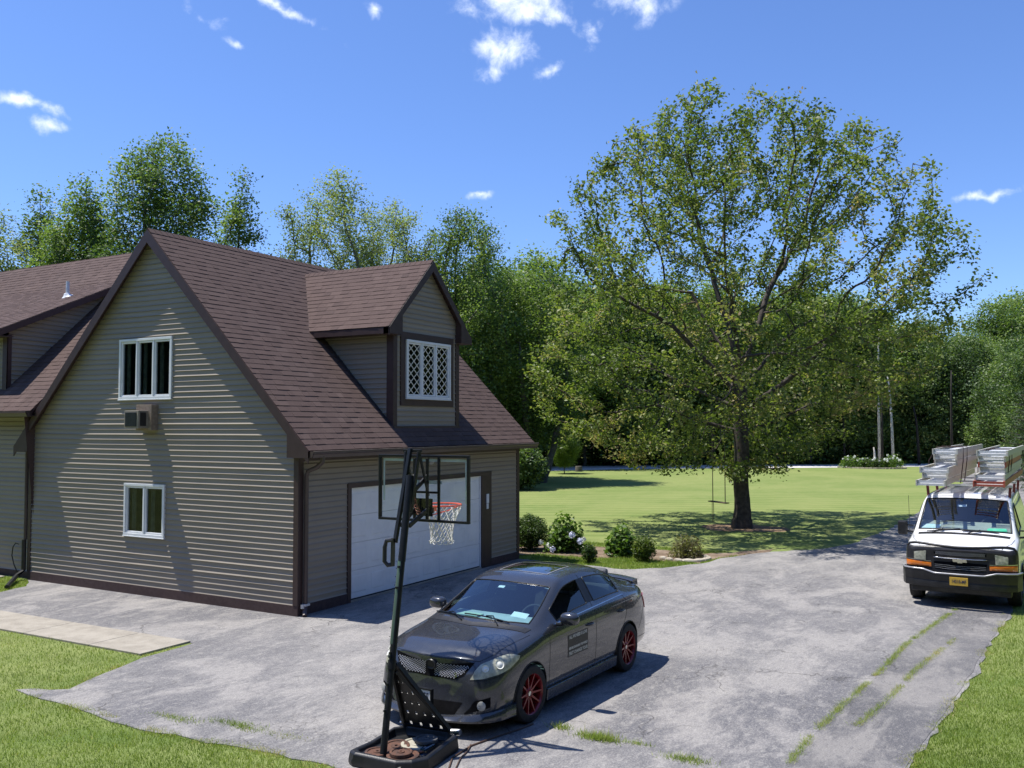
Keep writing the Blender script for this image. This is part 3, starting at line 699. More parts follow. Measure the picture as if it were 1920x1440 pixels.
# dormer
DY = DOR_Y; DEY = 5.486; dm = (DWX0 + DWX1) / 2; DE = .19
zroof = lambda y: HE + (y + EO) * MS
DSL = (HP - 5.49) / (dm - (2.50)); 
dl = lambda z: (DWX0 + max(0, (z - 5.55) / DSL - .30 * 0) * 1.0 - 0 + (0), DWX1 - max(0, (z - 5.55) / DSL))
def dlim(z):
    half = (DWX1 - DWX0) / 2
    top = (HP - .10 - z) / DSL
    h_ = min(half, max(top, 0)); return (dm - h_ + (.07 if h_ >= half - .01 else 0), dm + h_ - (.07 if h_ >= half - .01 else 0))
DWIN = (3.258, 4.946, 4.035, 5.300)
siding('dormer_front_wall', (0, DY, 0), (1, 0, 0), (0, -1, 0), 3.44, 7.0, dlim, [(DWIN[0] - .02, DWIN[1] + .02, DWIN[2] - .02, DWIN[3] + .02)], parent=house, seed=8)
window(DWIN[0], DWIN[1], DWIN[2], DWIN[3], (0, DY - .045, 0), (1, 0, 0), (0, -1, 0), 3, house, 'white dormer window with diamond lattice panes', lattice=True)
sr = MB(); a_, b_, c_, d_ = DWIN; s1 = .165
sr.box((a_ - s1, DY - .04, d_), (b_ + s1, DY - .005, d_ + s1 * .95)); sr.box((a_ - s1, DY - .04, c_ - s1 * .95), (b_ + s1, DY - .005, c_ - .0)); sr.box((a_ - s1, DY - .038, c_), (a_, DY - .005, d_)); sr.box((b_, DY - .038, c_), (b_ + s1, DY - .005, d_))
sr.build('window_surround', BROWN, house, bevel=.004)
for sx, xx in ((-1, DWX0), (1, DWX1)):
    # cheek wall, clipped by the main roof: along +Y
    def cl(z): return (DY + .1, max(DY + .1, (z - HE) / MS - EO + .05))
    siding('dormer_cheek_wall', (xx, 0, 0), (0, 1, 0), (sx, 0, 0), 3.50, 5.46, cl, parent=house, seed=9)
db = MB()
for sx, xx in ((-1, DWX0), (1, DWX1)):
    db.box((min(xx, xx + sx * .03), DY - .03, 3.42), (max(xx, xx + sx * .03), DY + .15, 5.46)); x0_ = xx if sx < 0 else xx - .11; db.box((x0_, DY - .03, 3.42), (x0_ + .11, DY - .002, 5.56))
db.box((DWX0 - .03, DY - .06, 3.375), (DWX1 + .03, DY + .05, 3.44))
db.build('dormer_corner_board', BROWN, house, bevel=.003)
DO = .16; xe = .355   # dormer overhangs: front, side
DEZ = HP - DSL * (dm - (DWX0 - xe))
DL = (dm - (DWX0 - xe)) * math.sqrt(1 + DSL * DSL)
yb = lambda z: (z - HE) / MS - EO
for sx in (-1, 1):
    x0_ = dm + sx * (dm - DWX0 + xe); u = Vector((-sx, 0, DSL)).normalized()
    cz = lambda s, u=u: (0, yb(DEZ + u.z * s) + .06 - (DY - DO))
    mb = roof_slope('r', (x0_, DY - DO, DEZ), (0, 1, 0), u, 4, DL, seed=10 + sx, clip=cz, deck=.04)
    mb.build('dormer_roof_slope', [SHING, BROWN], house, attr=True)
rc = MB(); y = DY - DO
while y < yb(HP):
    for sx in (-1, 1):
        u = Vector((sx, 0, -DSL)).normalized(); t0 = Vector((dm, y, HP + .02)); t1 = Vector((dm, min(y + .17, yb(HP) + .05), HP + .012)); rc.quad(t0, t1, t1 + u * .14, t0 + u * .14, 0, rr.uniform(.3, .7))
    y += .15
rc.build('dormer_ridge_cap', SHING, house, attr=True)
dk = MB()
for sx in (-1, 1):
    X = lambda t: dm + sx * t
    ed = dm - DWX0 + xe; zt = lambda t: HP - .01 - DSL * t; yo = DY - DO - .012
    dk.prism([(X(ed), yo, zt(ed)), (X(0), yo, zt(0)), (X(0), yo, zt(0) - .235), (X(ed), yo, zt(ed) - .16)], (0, .022, 0))
    w_ = dm - DWX0 - .1
    blk = [(X(w_), yo - .002, DEZ - .14), (X(ed), yo - .002, DEZ - .14), (X(ed), yo - .002, zt(ed)), (X(w_), yo - .002, zt(w_) - .01)]
    dk.prism(blk, (0, DO - .0, 0))
    # side fascia and soffit
    ye = yb(DEZ) + .3
    a0, a1 = sorted((X(ed), X(ed - .02))); dk.box((a0, DY - DO + .02, DEZ - .14), (a1, ye, DEZ - .012))
    a0, a1 = sorted((X(ed - .02), X(dm - DWX0))); dk.box((a0, DY + .01, DEZ - .14), (a1, ye, DEZ - .12))
dk.build('dormer_fascia', BROWN, house, fixn=True)
vf = MB()   # metal valley flashing on the roof at the dormer cheeks
for sx, xx in ((-1, DWX0), (1, DWX1)):
    n_ = Vector((0, -MS, 1)).normalized() * .016
    a0 = Vector((xx + sx * .035, DY, zroof(DY))) + n_; a1 = Vector((xx + sx * .035, yb(5.35), 5.35)) + n_; w_ = Vector((sx * .06, 0, 0)); vf.quad(a0, a0 + w_, a1 + w_, a1)
vf.build('flashing', noisy('dark_flashing', (.02, .02, .024), (.03, .03, .034), 9, .5), house)

# air conditioner through the gable wall
ac = MB(); BEI = noisy('beige_metal', (.27, .24, .19), (.20, .175, .14), 9, .6); BEI2 = noisy('rusty_beige', (.26, .205, .155), (.18, .135, .10), 16, .7)
ac.box((-.40, 3.90, 3.40), (-.14, 4.33, 3.76)); ac.build('air_conditioner', BEI, house, bevel=.008)
ac = MB(); ac.box((-.17, 3.80, 3.36), (-.0, 4.27, 3.88)); ac.build('air_conditioner_sleeve', BEI2, house, bevel=.006)
ac = MB(); ac.box((-.410, 3.955, 3.44), (-.401, 4.29, 3.72))
for i in range(16): ac.box((-.416, 3.96, 3.448 + i * .0172), (-.409, 4.285, 3.454 + i * .0172))
ac.build('condenser_grille', noisy('dark_fins', (.05, .055, .06), (.03, .035, .04), 30, .5, metal=.4), house)
ac = MB(); ac.box((-.36, 3.893, 3.45), (-.22, 3.901, 3.72)); ac.build('side_vent', BLACKP, house)

# ---- the main part of the house, to the left and behind
m2 = .9685; E2X, E2Z, R2X, R2Z = -.284, 3.79, 4.46, 8.39; Y0, Y1 = 7.66, 24.0
u2 = Vector((1, 0, m2)).normalized(); S2 = (R2X - E2X) * math.sqrt(1 + m2 * m2)
mb = roof_slope('r', (E2X, Y0, E2Z), (0, 1, 0), u2, Y1 - Y0, S2, seed=20); mb.build('main_roof_front', [SHING, BROWN], house, attr=True)
mb = MB(); mb.quad((R2X, Y0, R2Z), (R2X, Y1, R2Z), (R2X * 2 - E2X, Y1, E2Z), (R2X * 2 - E2X, Y0, E2Z), 0, .5)
mb.add([(E2X + .45, Y0 + .25, 0), (2 * R2X - E2X - .45, Y0 + .25, 0), (2 * R2X - E2X, Y0 + .25, E2Z), (R2X, Y0 + .25, R2Z - .08), (E2X, Y0 + .25, E2Z)], [(0, 1, 2, 3, 4)], 0, .3)
mb.build('main_roof_rear', SHING, house, attr=True)
siding('main_wall', (.15, 0, 0), (0, 1, 0), (-1, 0, 0), .15, 3.70, lambda z: (WID + .03, Y1), parent=house, seed=21)
sk = MB(); sk.box((.12, WID + .03, -.02), (.2, Y1, .15)); sk.build('foundation_board', FOUND, house)
ev = MB(); ev.box((E2X + .03, Y0, 3.67), (.15, Y1, 3.69)); ev.box((E2X, Y0, 3.66), (E2X + .03, Y1, 3.785)); ev.build('eave_fascia', BROWN, house)
gutter(Y0, Y1, E2X - .001, 3.78, house, axis='y')
# shed dormer
YD = 9.5; SDX0, SDZ0 = -.06, 5.725; ms2 = .465; SX1 = 3.32; YR = YD - .22; u3 = Vector((1, 0, ms2)).normalized()
mb = roof_slope('r', (SDX0, YR, SDZ0), (0, 1, 0), u3, Y1 - YR, (SX1 - SDX0 + .12) * math.sqrt(1 + ms2 ** 2), seed=22); mb.build('shed_dormer_roof', [SHING, BROWN], house, attr=True)
def sdl(z):
    zz = lambda x: SDZ0 + (x - SDX0) * ms2 - .10
    # along +X on plane Y=YD; lower bound: where dormer roof underside is above z ; upper: main roof height >= z
    x_hi = (z - 4.066) / m2 + .03
    x_lo = .29 if z < zz(.29) else (z - SDZ0 + .10) / ms2 + SDX0
    return (x_lo, max(x_lo, x_hi))
siding('shed_dormer_cheek', (0, YD, 0), (1, 0, 0), (0, -1, 0), 4.15, 7.15, sdl, parent=house, seed=23)
sf = MB()
for (xa, xb) in ((SDX0, SX1),):
    za, zb = SDZ0 + .0, SDZ0 + (SX1 - SDX0) * ms2
    sf.prism([(xa - .01, YR - .012, za - .012), (xb, YR - .012, zb - .012), (xb, YR - .012, zb - .17), (xa - .01, YR - .012, za - .17)], (0, .022, 0))
    sf.prism([(xa - .01, YR + .01, za - .11), (xb, YR + .01, zb - .11), (xb, YR + .01, zb - .13), (xa - .01, YR + .01, za - .13)], (0, .21, 0))
sf.box((SDX0 - .01, YR, SDZ0 - .17), (SDX0 + .015, Y1, SDZ0 - .01)); sf.box((SDX0, YR, SDZ0 - .17), (.28, Y1, SDZ0 - .15))
sf.box((.25, YD - .03, 4.10), (.36, YD - .002, SDZ0 - .1)); sf.box((.24, YD - .03, 4.10), (.27, YD + .14, SDZ0 - .15))
sf.build('shed_dormer_trim', BROWN, house, fixn=True)
siding('shed_dormer_front', (.28, 0, 0), (0, 1, 0), (-1, 0, 0), 4.20, SDZ0 - .15, lambda z: (YD + .1, Y1), [(9.82, 11.4, 4.3, 5.42)], parent=house, seed=24)
window(9.8, 11.42, 4.28, 5.44, (.26, 0, 0), (0, 1, 0), (-1, 0, 0), 3, house, 'white window in the shed dormer at the left edge', name='window')
vp = MB(); vz = SDZ0 + (2.39 - SDX0) * ms2; vp.lathe([(.045, 0), (.045, .42), (.036, .42), (.036, .1)], 16, Matrix.Translation((2.39, 10.39, vz - .02))); vp.lathe([(.16, -.0), (.10, .03), (.052, .10)], 16, Matrix.Translation((2.39, 10.39, vz - .005)) @ Matrix.Rotation(-math.atan(ms2), 4, 'Y'))
vp.build('vent_pipe', WHITE, house, smooth='auto')
bp = MB(); bp.tube([(-.05, WID + .12, .9), (-.05, WID + .12, .22), (-.25, WID + .05, .12), (-.95, WID - .75, .05)], .05, 8); bp.build('drain_pipe', BLACKP, house, smooth='auto')
bd = MB(); bd.tube([(-.02, WID + .12, 2.9), (-.02, WID + .12, .9)], .04, 8); bd.build('downspout', BROWN2, house, smooth='auto')
hs = MB()
hs.tube([(.10, 8.6, .75), (.04, 8.62, .78), (.0, 8.65, .70), (.02, 8.72, .5), (.0, 8.6, .3), (.05, 8.5, .08)], .012, 6); hs.build('garden_tap', BLACKM, house)
# ---------------------------------------------------------------- vehicle tools
def evaluated(o):
    dg = bpy.context.evaluated_depsgraph_get(); dg.update(); me = bpy.data.meshes.new_from_object(o.evaluated_get(dg)); return me
def drop(o):
    me = o.data; bpy.data.objects.remove(o); 
    if me.users == 0: bpy.data.meshes.remove(me)
def loft_body(stations, paint_idx, matfun, mats, wells, levels=2):
    """stations: list of half sections (list of (x,y,z), y>=0 from bottom centre to top centre). matfun(i,j)->slot. Returns mesh after subdivision and wheel well cuts, plus the uncut BVH"""
    J = len(stations[0]); vs = []; ring = []
    for st in stations:
        idx = []
        for j, p in enumerate(st): idx.append(len(vs)); vs.append((p[0], -p[1] if j not in (0, J - 1) else 0, p[2]))
        for j in range(J - 2, 0, -1): idx.append(len(vs)); vs.append((st[j][0], st[j][1], st[j][2]))
        ring.append(idx)
    N = len(ring[0]); fs = []; fm = []
    for i in range(len(ring) - 1):
        for q in range(N):
            j = q if q < J - 1 else N - 1 - q
            fs.append((ring[i][q], ring[i][(q + 1) % N], ring[i + 1][(q + 1) % N], ring[i + 1][q])); fm.append(matfun(i, j))
    fs.append(tuple(ring[0][::-1])); fm.append(paint_idx); fs.append(tuple(ring[-1])); fm.append(paint_idx)
    me = bpy.data.meshes.new('tmp'); me.from_pydata(vs, [], fs); me.polygons.foreach_set('material_index', fm)
    for m in mats: me.materials.append(m)
    b = bmesh.new(); b.from_mesh(me); bmesh.ops.recalc_face_normals(b, faces=b.faces); b.to_mesh(me); b.free()
    o = bpy.data.objects.new('tmp', me); COL.objects.link(o)
    md = o.modifiers.new('s', 'SUBSURF'); md.levels = levels; md.render_levels = levels
    sub = evaluated(o); drop(o)
    bvh = BVHTree.FromPolygons([v.co.copy() for v in sub.vertices], [tuple(p.vertices) for p in sub.polygons])
    o = bpy.data.objects.new('tmp', sub); COL.objects.link(o); cut = []
    for (x, y0, y1, z, r) in wells:
        c = MB(); c.lathe([(r, y0), (r, y1)], 40, Matrix.Translation((x, 0, z)) @ Matrix.Rotation(math.radians(-90), 4, 'X'))
        co = c.build('cut', mats[-1], fixn=True); cut.append(co)
        md = o.modifiers.new('b', 'BOOLEAN'); md.operation = 'DIFFERENCE'; md.object = co; md.solver = 'EXACT'
        try: md.material_mode = 'TRANSFER'
        except Exception: pass
    me = evaluated(o); drop(o)
    for c in cut: drop(c)
    return me, bvh
def submesh(me, test, name, mat, parent, smooth=True, angle=32):
    """new object from the faces where test(face index, material index, centre) holds"""
    b = bmesh.new(); b.from_mesh(me)
    bmesh.ops.delete(b, geom=[f for f in b.faces if not test(f.material_index, f.calc_center_median())], context='FACES')
    n = bpy.data.meshes.new(name); b.to_mesh(n); b.free()
    n.materials.clear(); n.materials.append(mat); n.polygons.foreach_set('material_index', [0] * len(n.polygons))
    o = bpy.data.objects.new(name, n); COL.objects.link(o); o.parent = parent
    if smooth: autosmooth(o, angle)
    return o
def near(bvh, p, off=0.0):
    if p[0] <= -.0999:
        c, n, i, d = bvh.ray_cast(Vector((-2, p[1], p[2])), Vector((1, 0, 0)))
        if c is not None: return c + n * off, n
    c, n, i, d = bvh.find_nearest(Vector(p)); return c + n * off, n
def interp(poly, t):
    poly = [Vector(p) for p in poly]
    if len(poly) == 1: return poly[0]
    L = [0]
    for a, b in zip(poly, poly[1:]): L.append(L[-1] + (b - a).length)
    s = t * L[-1]
    for i in range(len(poly) - 1):
        if s <= L[i + 1] or i == len(poly) - 2:
            d = L[i + 1] - L[i]; return poly[i].lerp(poly[i + 1], 0 if d < 1e-9 else (s - L[i]) / d)
def patch(mb, bvh, bot, top, off=.004, nu=14, nv=6, m=0, dome=0.0, edge=True):
    """surface-hugging patch between two guide polylines"""
    g = []
    for i in range(nu + 1):
        a = interp(bot, i / nu); b = interp(top, i / nu); col = []
        for j in range(nv + 1):
            t = j / nv; e = dome * (4 * t * (1 - t)) * (4 * (i / nu) * (1 - i / nu)) ** .5
            col.append(near(bvh, a.lerp(b, t), off + e)[0])
        g.append(col)
    for i in range(nu):
        for j in range(nv): mb.quad(g[i][j], g[i + 1][j], g[i + 1][j + 1], g[i][j + 1], m)
    if edge:
        ring = [g[i][0] for i in range(nu + 1)] + [g[nu][j] for j in range(1, nv + 1)] + [g[i][nv] for i in range(nu - 1, -1, -1)] + [g[0][j] for j in range(nv - 1, 0, -1)]
        base = [near(bvh, p, -.004)[0] for p in ring]
        for i in range(len(ring)): k_ = (i + 1) % len(ring); mb.quad(ring[i], ring[k_], base[k_], base[i], m)
def seam(mb, bvh, pts, w=.005, off=.0015, n=24, m=0, h=0.0):
    P = []
    for i in range(n + 1): P.append(near(bvh, interp(pts, i / n), off))
    for i in range(n):
        (a, na), (b, nb) = P[i], P[i + 1]; t = (b - a)
        if t.length < 1e-6: continue
        s0 = na.cross(t).normalized() * w / 2; s1 = nb.cross(t).normalized() * w / 2
        mb.quad(a - s0, b - s1, b + s1, a + s0, m)
def boundary_tube(me_obj, r, mat, name, parent, n=6):
    """gasket around the open border of a glass mesh"""
    b = bmesh.new(); b.from_mesh(me_obj.data); bmesh.ops.remove_doubles(b, verts=b.verts, dist=.0005)
    ed = [e for e in b.edges if len(e.link_faces) == 1]; adj = {}
    for e in ed:
        a, c = e.verts; adj.setdefault(a.index, []).append(c.index); adj.setdefault(c.index, []).append(a.index)
    co = {v.index: v.co.copy() for v in b.verts}; b.free(); seen = set(); mb = MB()
    for s in adj:
        if s in seen: continue
        loop = [s]; seen.add(s); cur = s
        while True:
            nx = [q for q in adj[cur] if q not in seen]
            if not nx: break
            cur = nx[0]; seen.add(cur); loop.append(cur)
        if len(loop) > 3: mb.tube([co[i] for i in loop], r, n, closed=True)
    return mb.build(name, mat, parent, smooth=True)
def text_mesh(txt, size, name, mat, parent, M, extrude=.001, align='CENTER', xs=1.0, bold=0.0):
    cu = bpy.data.curves.new(name, 'FONT'); cu.body = txt; cu.size = size; cu.extrude = extrude; cu.align_x = align; cu.align_y = 'CENTER'; cu.offset = bold; cu.resolution_u = 2
    o = bpy.data.objects.new(name, cu); COL.objects.link(o); me = evaluated(o); bpy.data.objects.remove(o); bpy.data.curves.remove(cu)
    me.transform(Matrix.Scale(xs, 4, (1, 0, 0))); me.transform(M); me.materials.clear(); me.materials.append(mat)
    o = bpy.data.objects.new(name, me); COL.objects.link(o); o.parent = parent; return o
def paint(name, c, c2=None, flake=False, rough=.28, metal=.5):
    m, t, b = pmat(name, c, rough, metal, coat=1.0, coat_r=.03)
    g = t.new('ShaderNodeNewGeometry'); ob = t.new('ShaderNodeTexCoord').outputs['Object']
    n_ = t.noise(ob, 3, 4); col = t.mix(t.maprange(n_, .4, .7, 0, .6), c, c2 or c)
    dust = t.noise(ob, 9, 5, .75)
    t.l.new(t.mix(g.outputs['Backfacing'], col, (.01, .01, .011)), b.inputs['Base Color']); b.inputs['Specular IOR Level'].default_value = .3
    t.l.new(t.maprange(dust, .4, .7, rough, rough + .06), b.inputs['Roughness'])
    return m
CARGLASS = m_glass('car_glass', (.72, .93, .96), .20); VANGLASS = m_glass('van_glass', (.80, .90, .93), .16)
LENS = m_glass('clear_lens', (.96, .96, .92), .03, .12)
SEATM = noisy('seat_fabric', (.035, .036, .04), (.06, .06, .065), 20, .95); SEATG = noisy('grey_seat', (.11, .115, .12), (.15, .15, .155), 20, .95)

# ---------------------------------------------------------------- the dark sedan
def sedan():
    s_ = 1.0; org = Vector((-3.942, -5.562, 0))
    car = thing('car', 'dark grey four door sedan with red ten spoke wheels parked in front of the garage', 'car', (org.x, org.y, .012), math.radians(-2.69), scale=s_); car.scale = (1.0, 1.0, 1.045)
    PA = paint('graphite_paint', (.044, .048, .058), (.054, .059, .069), rough=.25, metal=.40)
    TRIM = BLACKP
    def st(x, zc, p11z_mid, p7, p6, p5, w4, w3, w2, w1, zb, bow, z4=.62, z3=.42, z2=.24, shr=None):
        y7, z7 = p7; pts = [(0, zb), (w1, zb), (w2, z2), (w3, z3), (w4, z4), p5, p6, p7]
        y8 = y7 - .055; z8 = z7 + (zc - z7) * .28 + .012; pts.append((y8, z8)); pts.append((y8 * .66, z7 + (zc - z7) * .72 + .006)); pts.append((y8 * .33, zc - (zc - z7) * .07)); pts.append((0, zc))
        return [(x + bow * (abs(y) / .8) ** 2.2, y, z) for (y, z) in pts]
    S = []
    S.append([(-.012 + .10 * (y / .6) ** 2 + (.05 if z > .7 else 0) + (.02 if z < .3 else 0), y, z) for (y, z) in [(0, .20), (.48, .20), (.60, .24), (.63, .42), (.63, .58), (.60, .70), (.53, .745), (.43, .755), (.33, .76), (.22, .765), (.11, .77), (0, .77)]])
    S.append(st(.01, .79, 0, (.55, .775), (.64, .76), (.70, .72), .735, .735, .72, .56, .17, .20, z4=.57, z3=.42, z2=.23))
    S.append(st(.10, .845, 0, (.62, .815), (.73, .795), (.80, .745), .835, .83, .81, .66, .16, .20, z4=.60, z3=.42, z2=.23))
    S.append(st(.30, .885, 0, (.66, .855), (.765, .83), (.845, .785), .865, .855, .83, .68, .16, .15, z4=.62))
    S.append(st(.58, .93, 0, (.68, .90), (.785, .875), (.865, .825), .885, .87, .84, .68, .16, .09))
    S.append(st(.80, .955, 0, (.70, .925), (.80, .90), (.872, .85), .888, .872, .85, .68, .16, .10))
    S.append(st(.91, .975, 0, (.745, .945), (.82, .925), (.876, .875), .888, .868, .85, .68, .16, .19))
    S.append(st(.99, 1.005, 0, (.765, .968), (.828, .945), (.878, .89), .888, .868, .85, .68, .16, .22))
    S.append(st(1.46, 1.20, 0, (.715, 1.13), (.822, .98), (.878, .92), .888, .868, .85, .68, .16, .17))
    S.append(st(1.86, 1.37, 0, (.645, 1.315), (.818, .992), (.876, .93), .888, .868, .85, .68, .16, .09))
    S.append(st(2.04, 1.435, 0, (.615, 1.38), (.818, .998), (.876, .936), .888, .868, .85, .68, .16, .05))
    S.append(st(2.50, 1.462, 0, (.585, 1.405), (.818, 1.008), (.876, .945), .888, .868, .85, .68, .16, 0))
    S.append(st(2.60, 1.464, 0, (.584, 1.406), (.818, 1.012), (.876, .948), .888, .868, .85, .68, .16, 0))
    S.append(st(2.98, 1.455, 0, (.578, 1.395), (.815, 1.02), (.876, .955), .888, .868, .85, .68, .16, 0))
    S.append(st(3.30, 1.415, 0, (.568, 1.345), (.80, 1.03), (.87, .965), .888, .868, .85, .68, .16, -.03))
    S.append(st(3.48, 1.362, 0, (.565, 1.275), (.79, 1.035), (.865, .97), .885, .868, .85, .68, .17, -.06))
    S.append(st(3.80, 1.225, 0, (.61, 1.14), (.77, 1.04), (.852, .975), .88, .865, .84, .66, .18, -.09))
    S.append(st(4.02, 1.13, 0, (.63, 1.075), (.75, 1.035), (.835, .97), .87, .86, .83, .64, .20, -.12))
    S.append(st(4.25, 1.105, 0, (.61, 1.06), (.725, 1.02), (.805, .955), .845, .845, .81, .60, .22, -.13))
    S.append(st(4.43, 1.08, 0, (.58, 1.04), (.685, 1.00), (.76, .935), .805, .81, .78, .56, .25, -.14))
    S.append(st(4.50, 1.0, 0, (.54, .97), (.625, .94), (.695, .88), .745, .755, .72, .52, .28, -.14, z2=.32))
    S.append([(4.53 - .09 * (y / .6) ** 2, y, z) for (y, z) in [(0, .36), (.38, .36), (.48, .38), (.52, .46), (.52, .62), (.50, .78), (.44, .83), (.36, .85), (.28, .86), (.18, .865), (.09, .87), (0, .87)]])
    S[:3] = [[(x + .13 * (max(0, z - .48) / .32) ** 1.6, y, z) for (x, y, z) in s] for s in S[:3]]; S[3] = [(x + .03 * (max(0, z - .6) / .3), y, z) for (x, y, z) in S[3]]
    # slots: 0 paint, 1 windscreen/rear glass, 2 side glass front, 3 side glass rear, 4 black, 5 liner
    def mf(i, j):
        if j in (8, 9, 10) and 7 <= i <= 8: return 1
        if j in (8, 9, 10) and 15 <= i <= 16: return 1
        if j == 6:
            if 8 <= i <= 10: return 2
            if i == 11: return 4
            if 12 <= i <= 14: return 3
        return 0
    me, bvh = loft_body(S, 0, mf, [PA, CARGLASS, CARGLASS, CARGLASS, BLACKM, RUBBER], [(.93, -.95, -.60, .315, .352), (.93, .60, .95, .315, .352), (3.53, -.95, -.60, .315, .352), (3.53, .60, .95, .315, .352)])
    body = submesh(me, lambda m, c: m == 0, 'body', PA, car)
    submesh(me, lambda m, c: m == 4, 'pillar_trim', BLACKM, car); submesh(me, lambda m, c: m == 5, 'wheel_well', RUBBER, car)
    ws = submesh(me, lambda m, c: m == 1 and c.x < 2.5, 'windscreen', CARGLASS, car); rw = submesh(me, lambda m, c: m == 1 and c.x > 2.5, 'rear_window', CARGLASS, car)
    tint = m_glass('dark_side_glass', (.22, .27, .27), .10)
    opened = submesh(me, lambda m, c: m == 2 and c.y < 0, 'window_opening', tint, car)          # driver's glass is wound partly down
    g1 = boundary_tube(opened, .008, BLACKM, 'window_seal', car); opn = opened.data; bpy.data.objects.remove(opened)
    sw_ = submesh(me, lambda m, c: m == 2 and c.y < 0, 'side_window', tint, car); b = bmesh.new(); b.from_mesh(sw_.data)
    for (co, no) in (((1.90, 0, 1.0), (-.50, 0, .30)), ((2.05, 0, 1.12), (-.30, 0, .55)), ((2.3, 0, 1.20), (-.10, 0, .6))): bmesh.ops.bisect_plane(b, geom=b.verts[:] + b.edges[:] + b.faces[:], plane_co=co, plane_no=Vector(no).normalized(), clear_outer=True)
    b.to_mesh(sw_.data); b.free(); autosmooth(sw_)
    for nm, tst in (('side_window', lambda m, c: m == 2 and c.y > 0), ('side_window', lambda m, c: m == 3 and c.y < 0), ('side_window', lambda m, c: m == 3 and c.y > 0)):
        o = submesh(me, tst, nm, tint, car); boundary_tube(o, .008, BLACKM, 'window_seal', o)
    boundary_tube(ws, .009, BLACKM, 'window_seal', ws); boundary_tube(rw, .009, BLACKM, 'window_seal', rw)
    # black frit band along the bottom of the windscreen, chrome line on the belt
    sm = MB()
    for sg in (-1, 1):
        Y = lambda v: sg * v
        # doors, bonnet, wing, bumper shut lines
        for pts in ([(1.36, Y(.9), .27), (1.33, Y(.9), .5), (1.34, Y(.9), .72), (1.36, Y(.88), .93)], [(2.55, Y(.9), .26), (2.55, Y(.9), .6), (2.56, Y(.87), .97)],
                    [(2.55, Y(.82), 1.02), (2.55, Y(.6), 1.40)], [(3.26, Y(.9), .46), (3.36, Y(.9), .62), (3.50, Y(.9), .78), (3.52, Y(.86), .95), (3.46, Y(.8), 1.01)], [(1.34, Y(.9), .27), (2.4, Y(.9), .26), (3.12, Y(.9), .28)],
                    [(3.12, Y(.9), .28), (3.18, Y(.9), .40), (3.26, Y(.9), .46)],
                    [(.06, Y(.0), .83), (.10, Y(.40), .83), (.20, Y(.62), .84), (.40, Y(.715), .87), (.7, Y(.745), .92), (1.04, Y(.79), .955)], [(.10, Y(.55), .600), (.22, Y(.70), .595), (.38, Y(.82), .63), (.52, Y(.87), .675), (.68, Y(.89), .74)],
                    [(3.92, Y(.88), .50), (4.06, Y(.86), .62), (4.2, Y(.83), .78)], [(3.98, Y(.66), 1.06), (4.36, Y(.62), 1.02), (4.52, Y(.55), .92)], [(3.92, Y(.9), .38), (4.2, Y(.86), .36), (4.45, Y(.7), .36)]):
            seam(sm, bvh, pts, .008, .0012, 30)
    sm.build('panel_gap', BLACKM, car)
    ch = MB()
    for sg in (-1, 1): seam(ch, bvh, [(1.50, sg * .83, .968), (2.5, sg * .83, 1.0), (3.50, sg * .81, 1.028)], .010, .006, 40)
    ch.build('belt_line', CHROME, car)
    # side skirts and front lip
    sk = MB()
    for sg in (-1, 1):
        sk.hexa([(1.28, sg * .80, .15), (3.16, sg * .80, .15), (3.16, sg * .872, .155), (1.28, sg * .872, .155), (1.28, sg * .80, .30), (3.16, sg * .80, .30), (3.16, sg * .886, .285), (1.28, sg * .886, .285)])
    sk.build('side_skirt', PA, car, bevel=.01, fixn=True)
    lp = MB(); P = [(-.035, 0), (-.02, -.22), (.01, -.42), (.06, -.58), (.13, -.71), (.23, -.80), (.36, -.86), (.57, -.885)]
    path = [(x, -y) for x, y in P[::-1]] + P[1:]; path = [tuple(interp([(x, y, 0) for x, y in path], q / 48))[:2] for q in range(49)]
    lv = []
    for (x, y) in path:
        e = min(1, abs(y) / .88); hz = .19 + .10 * e ** 1.5
        for (dx, z) in ((.10, .165), (.0, .155 + .02 * e), (-.008, .175 + .02 * e), (.012, hz - .02), (.03, hz), (.12, hz + .01)): lv.append((x + dx * .8, y * (1 - dx * .5), z))
    lp.add(lv, [(i * 6 + j, i * 6 + (j + 1) % 6, (i + 1) * 6 + (j + 1) % 6, (i + 1) * 6 + j) for i in range(48) for j in range(6)] + [tuple(range(6)), tuple(48 * 6 + j for j in range(6))])
    lp.build('front_lip', PA, car, fixn=True, smooth='auto')
    # grille, intakes
    gr = MB(); patch(gr, bvh, [(-.1, -.46, .625), (-.1, -.34, .575), (-.1, 0, .565), (-.1, .34, .575), (-.1, .46, .625)], [(-.1, -.56, .765), (-.1, -.30, .73), (-.1, 0, .715), (-.1, .30, .73), (-.1, .56, .765)], .003, 26, 6)
    patch(gr, bvh, [(-.1, -.38, .225), (-.1, 0, .215), (-.1, .38, .225)], [(-.1, -.46, .355), (-.1, 0, .345), (-.1, .46, .355)], .003, 18, 4)
    for sg in (-1, 1): patch(gr, bvh, [(-.05, sg * .52, .265), (.08, sg * .66, .285), (.22, sg * .78, .32)], [(-.05, sg * .53, .285), (.08, sg * .64, .395), (.22, sg * .78, .43)], .003, 12, 5)
    gr.build('grille', MATTE, car)
    ms = MB()
    for r_ in range(6):
        for c_ in range(-15, 16):
            for sl in (-1, 1):
                y = c_ * .042; z = .585 + r_ * .023; yy = y + sl * .021
                lim = .43 + (z - .60) * .75
                if abs(y) > lim or abs(yy) > lim or abs(y) < .07 or z > .70 + abs(y) * .08 or (abs(y) > .34 and z < .585 + (abs(y) - .34) * .35): continue
                seam(ms, bvh, [(-.1, y, z), (-.1, yy, z + .023)], .0048, .010, 1)
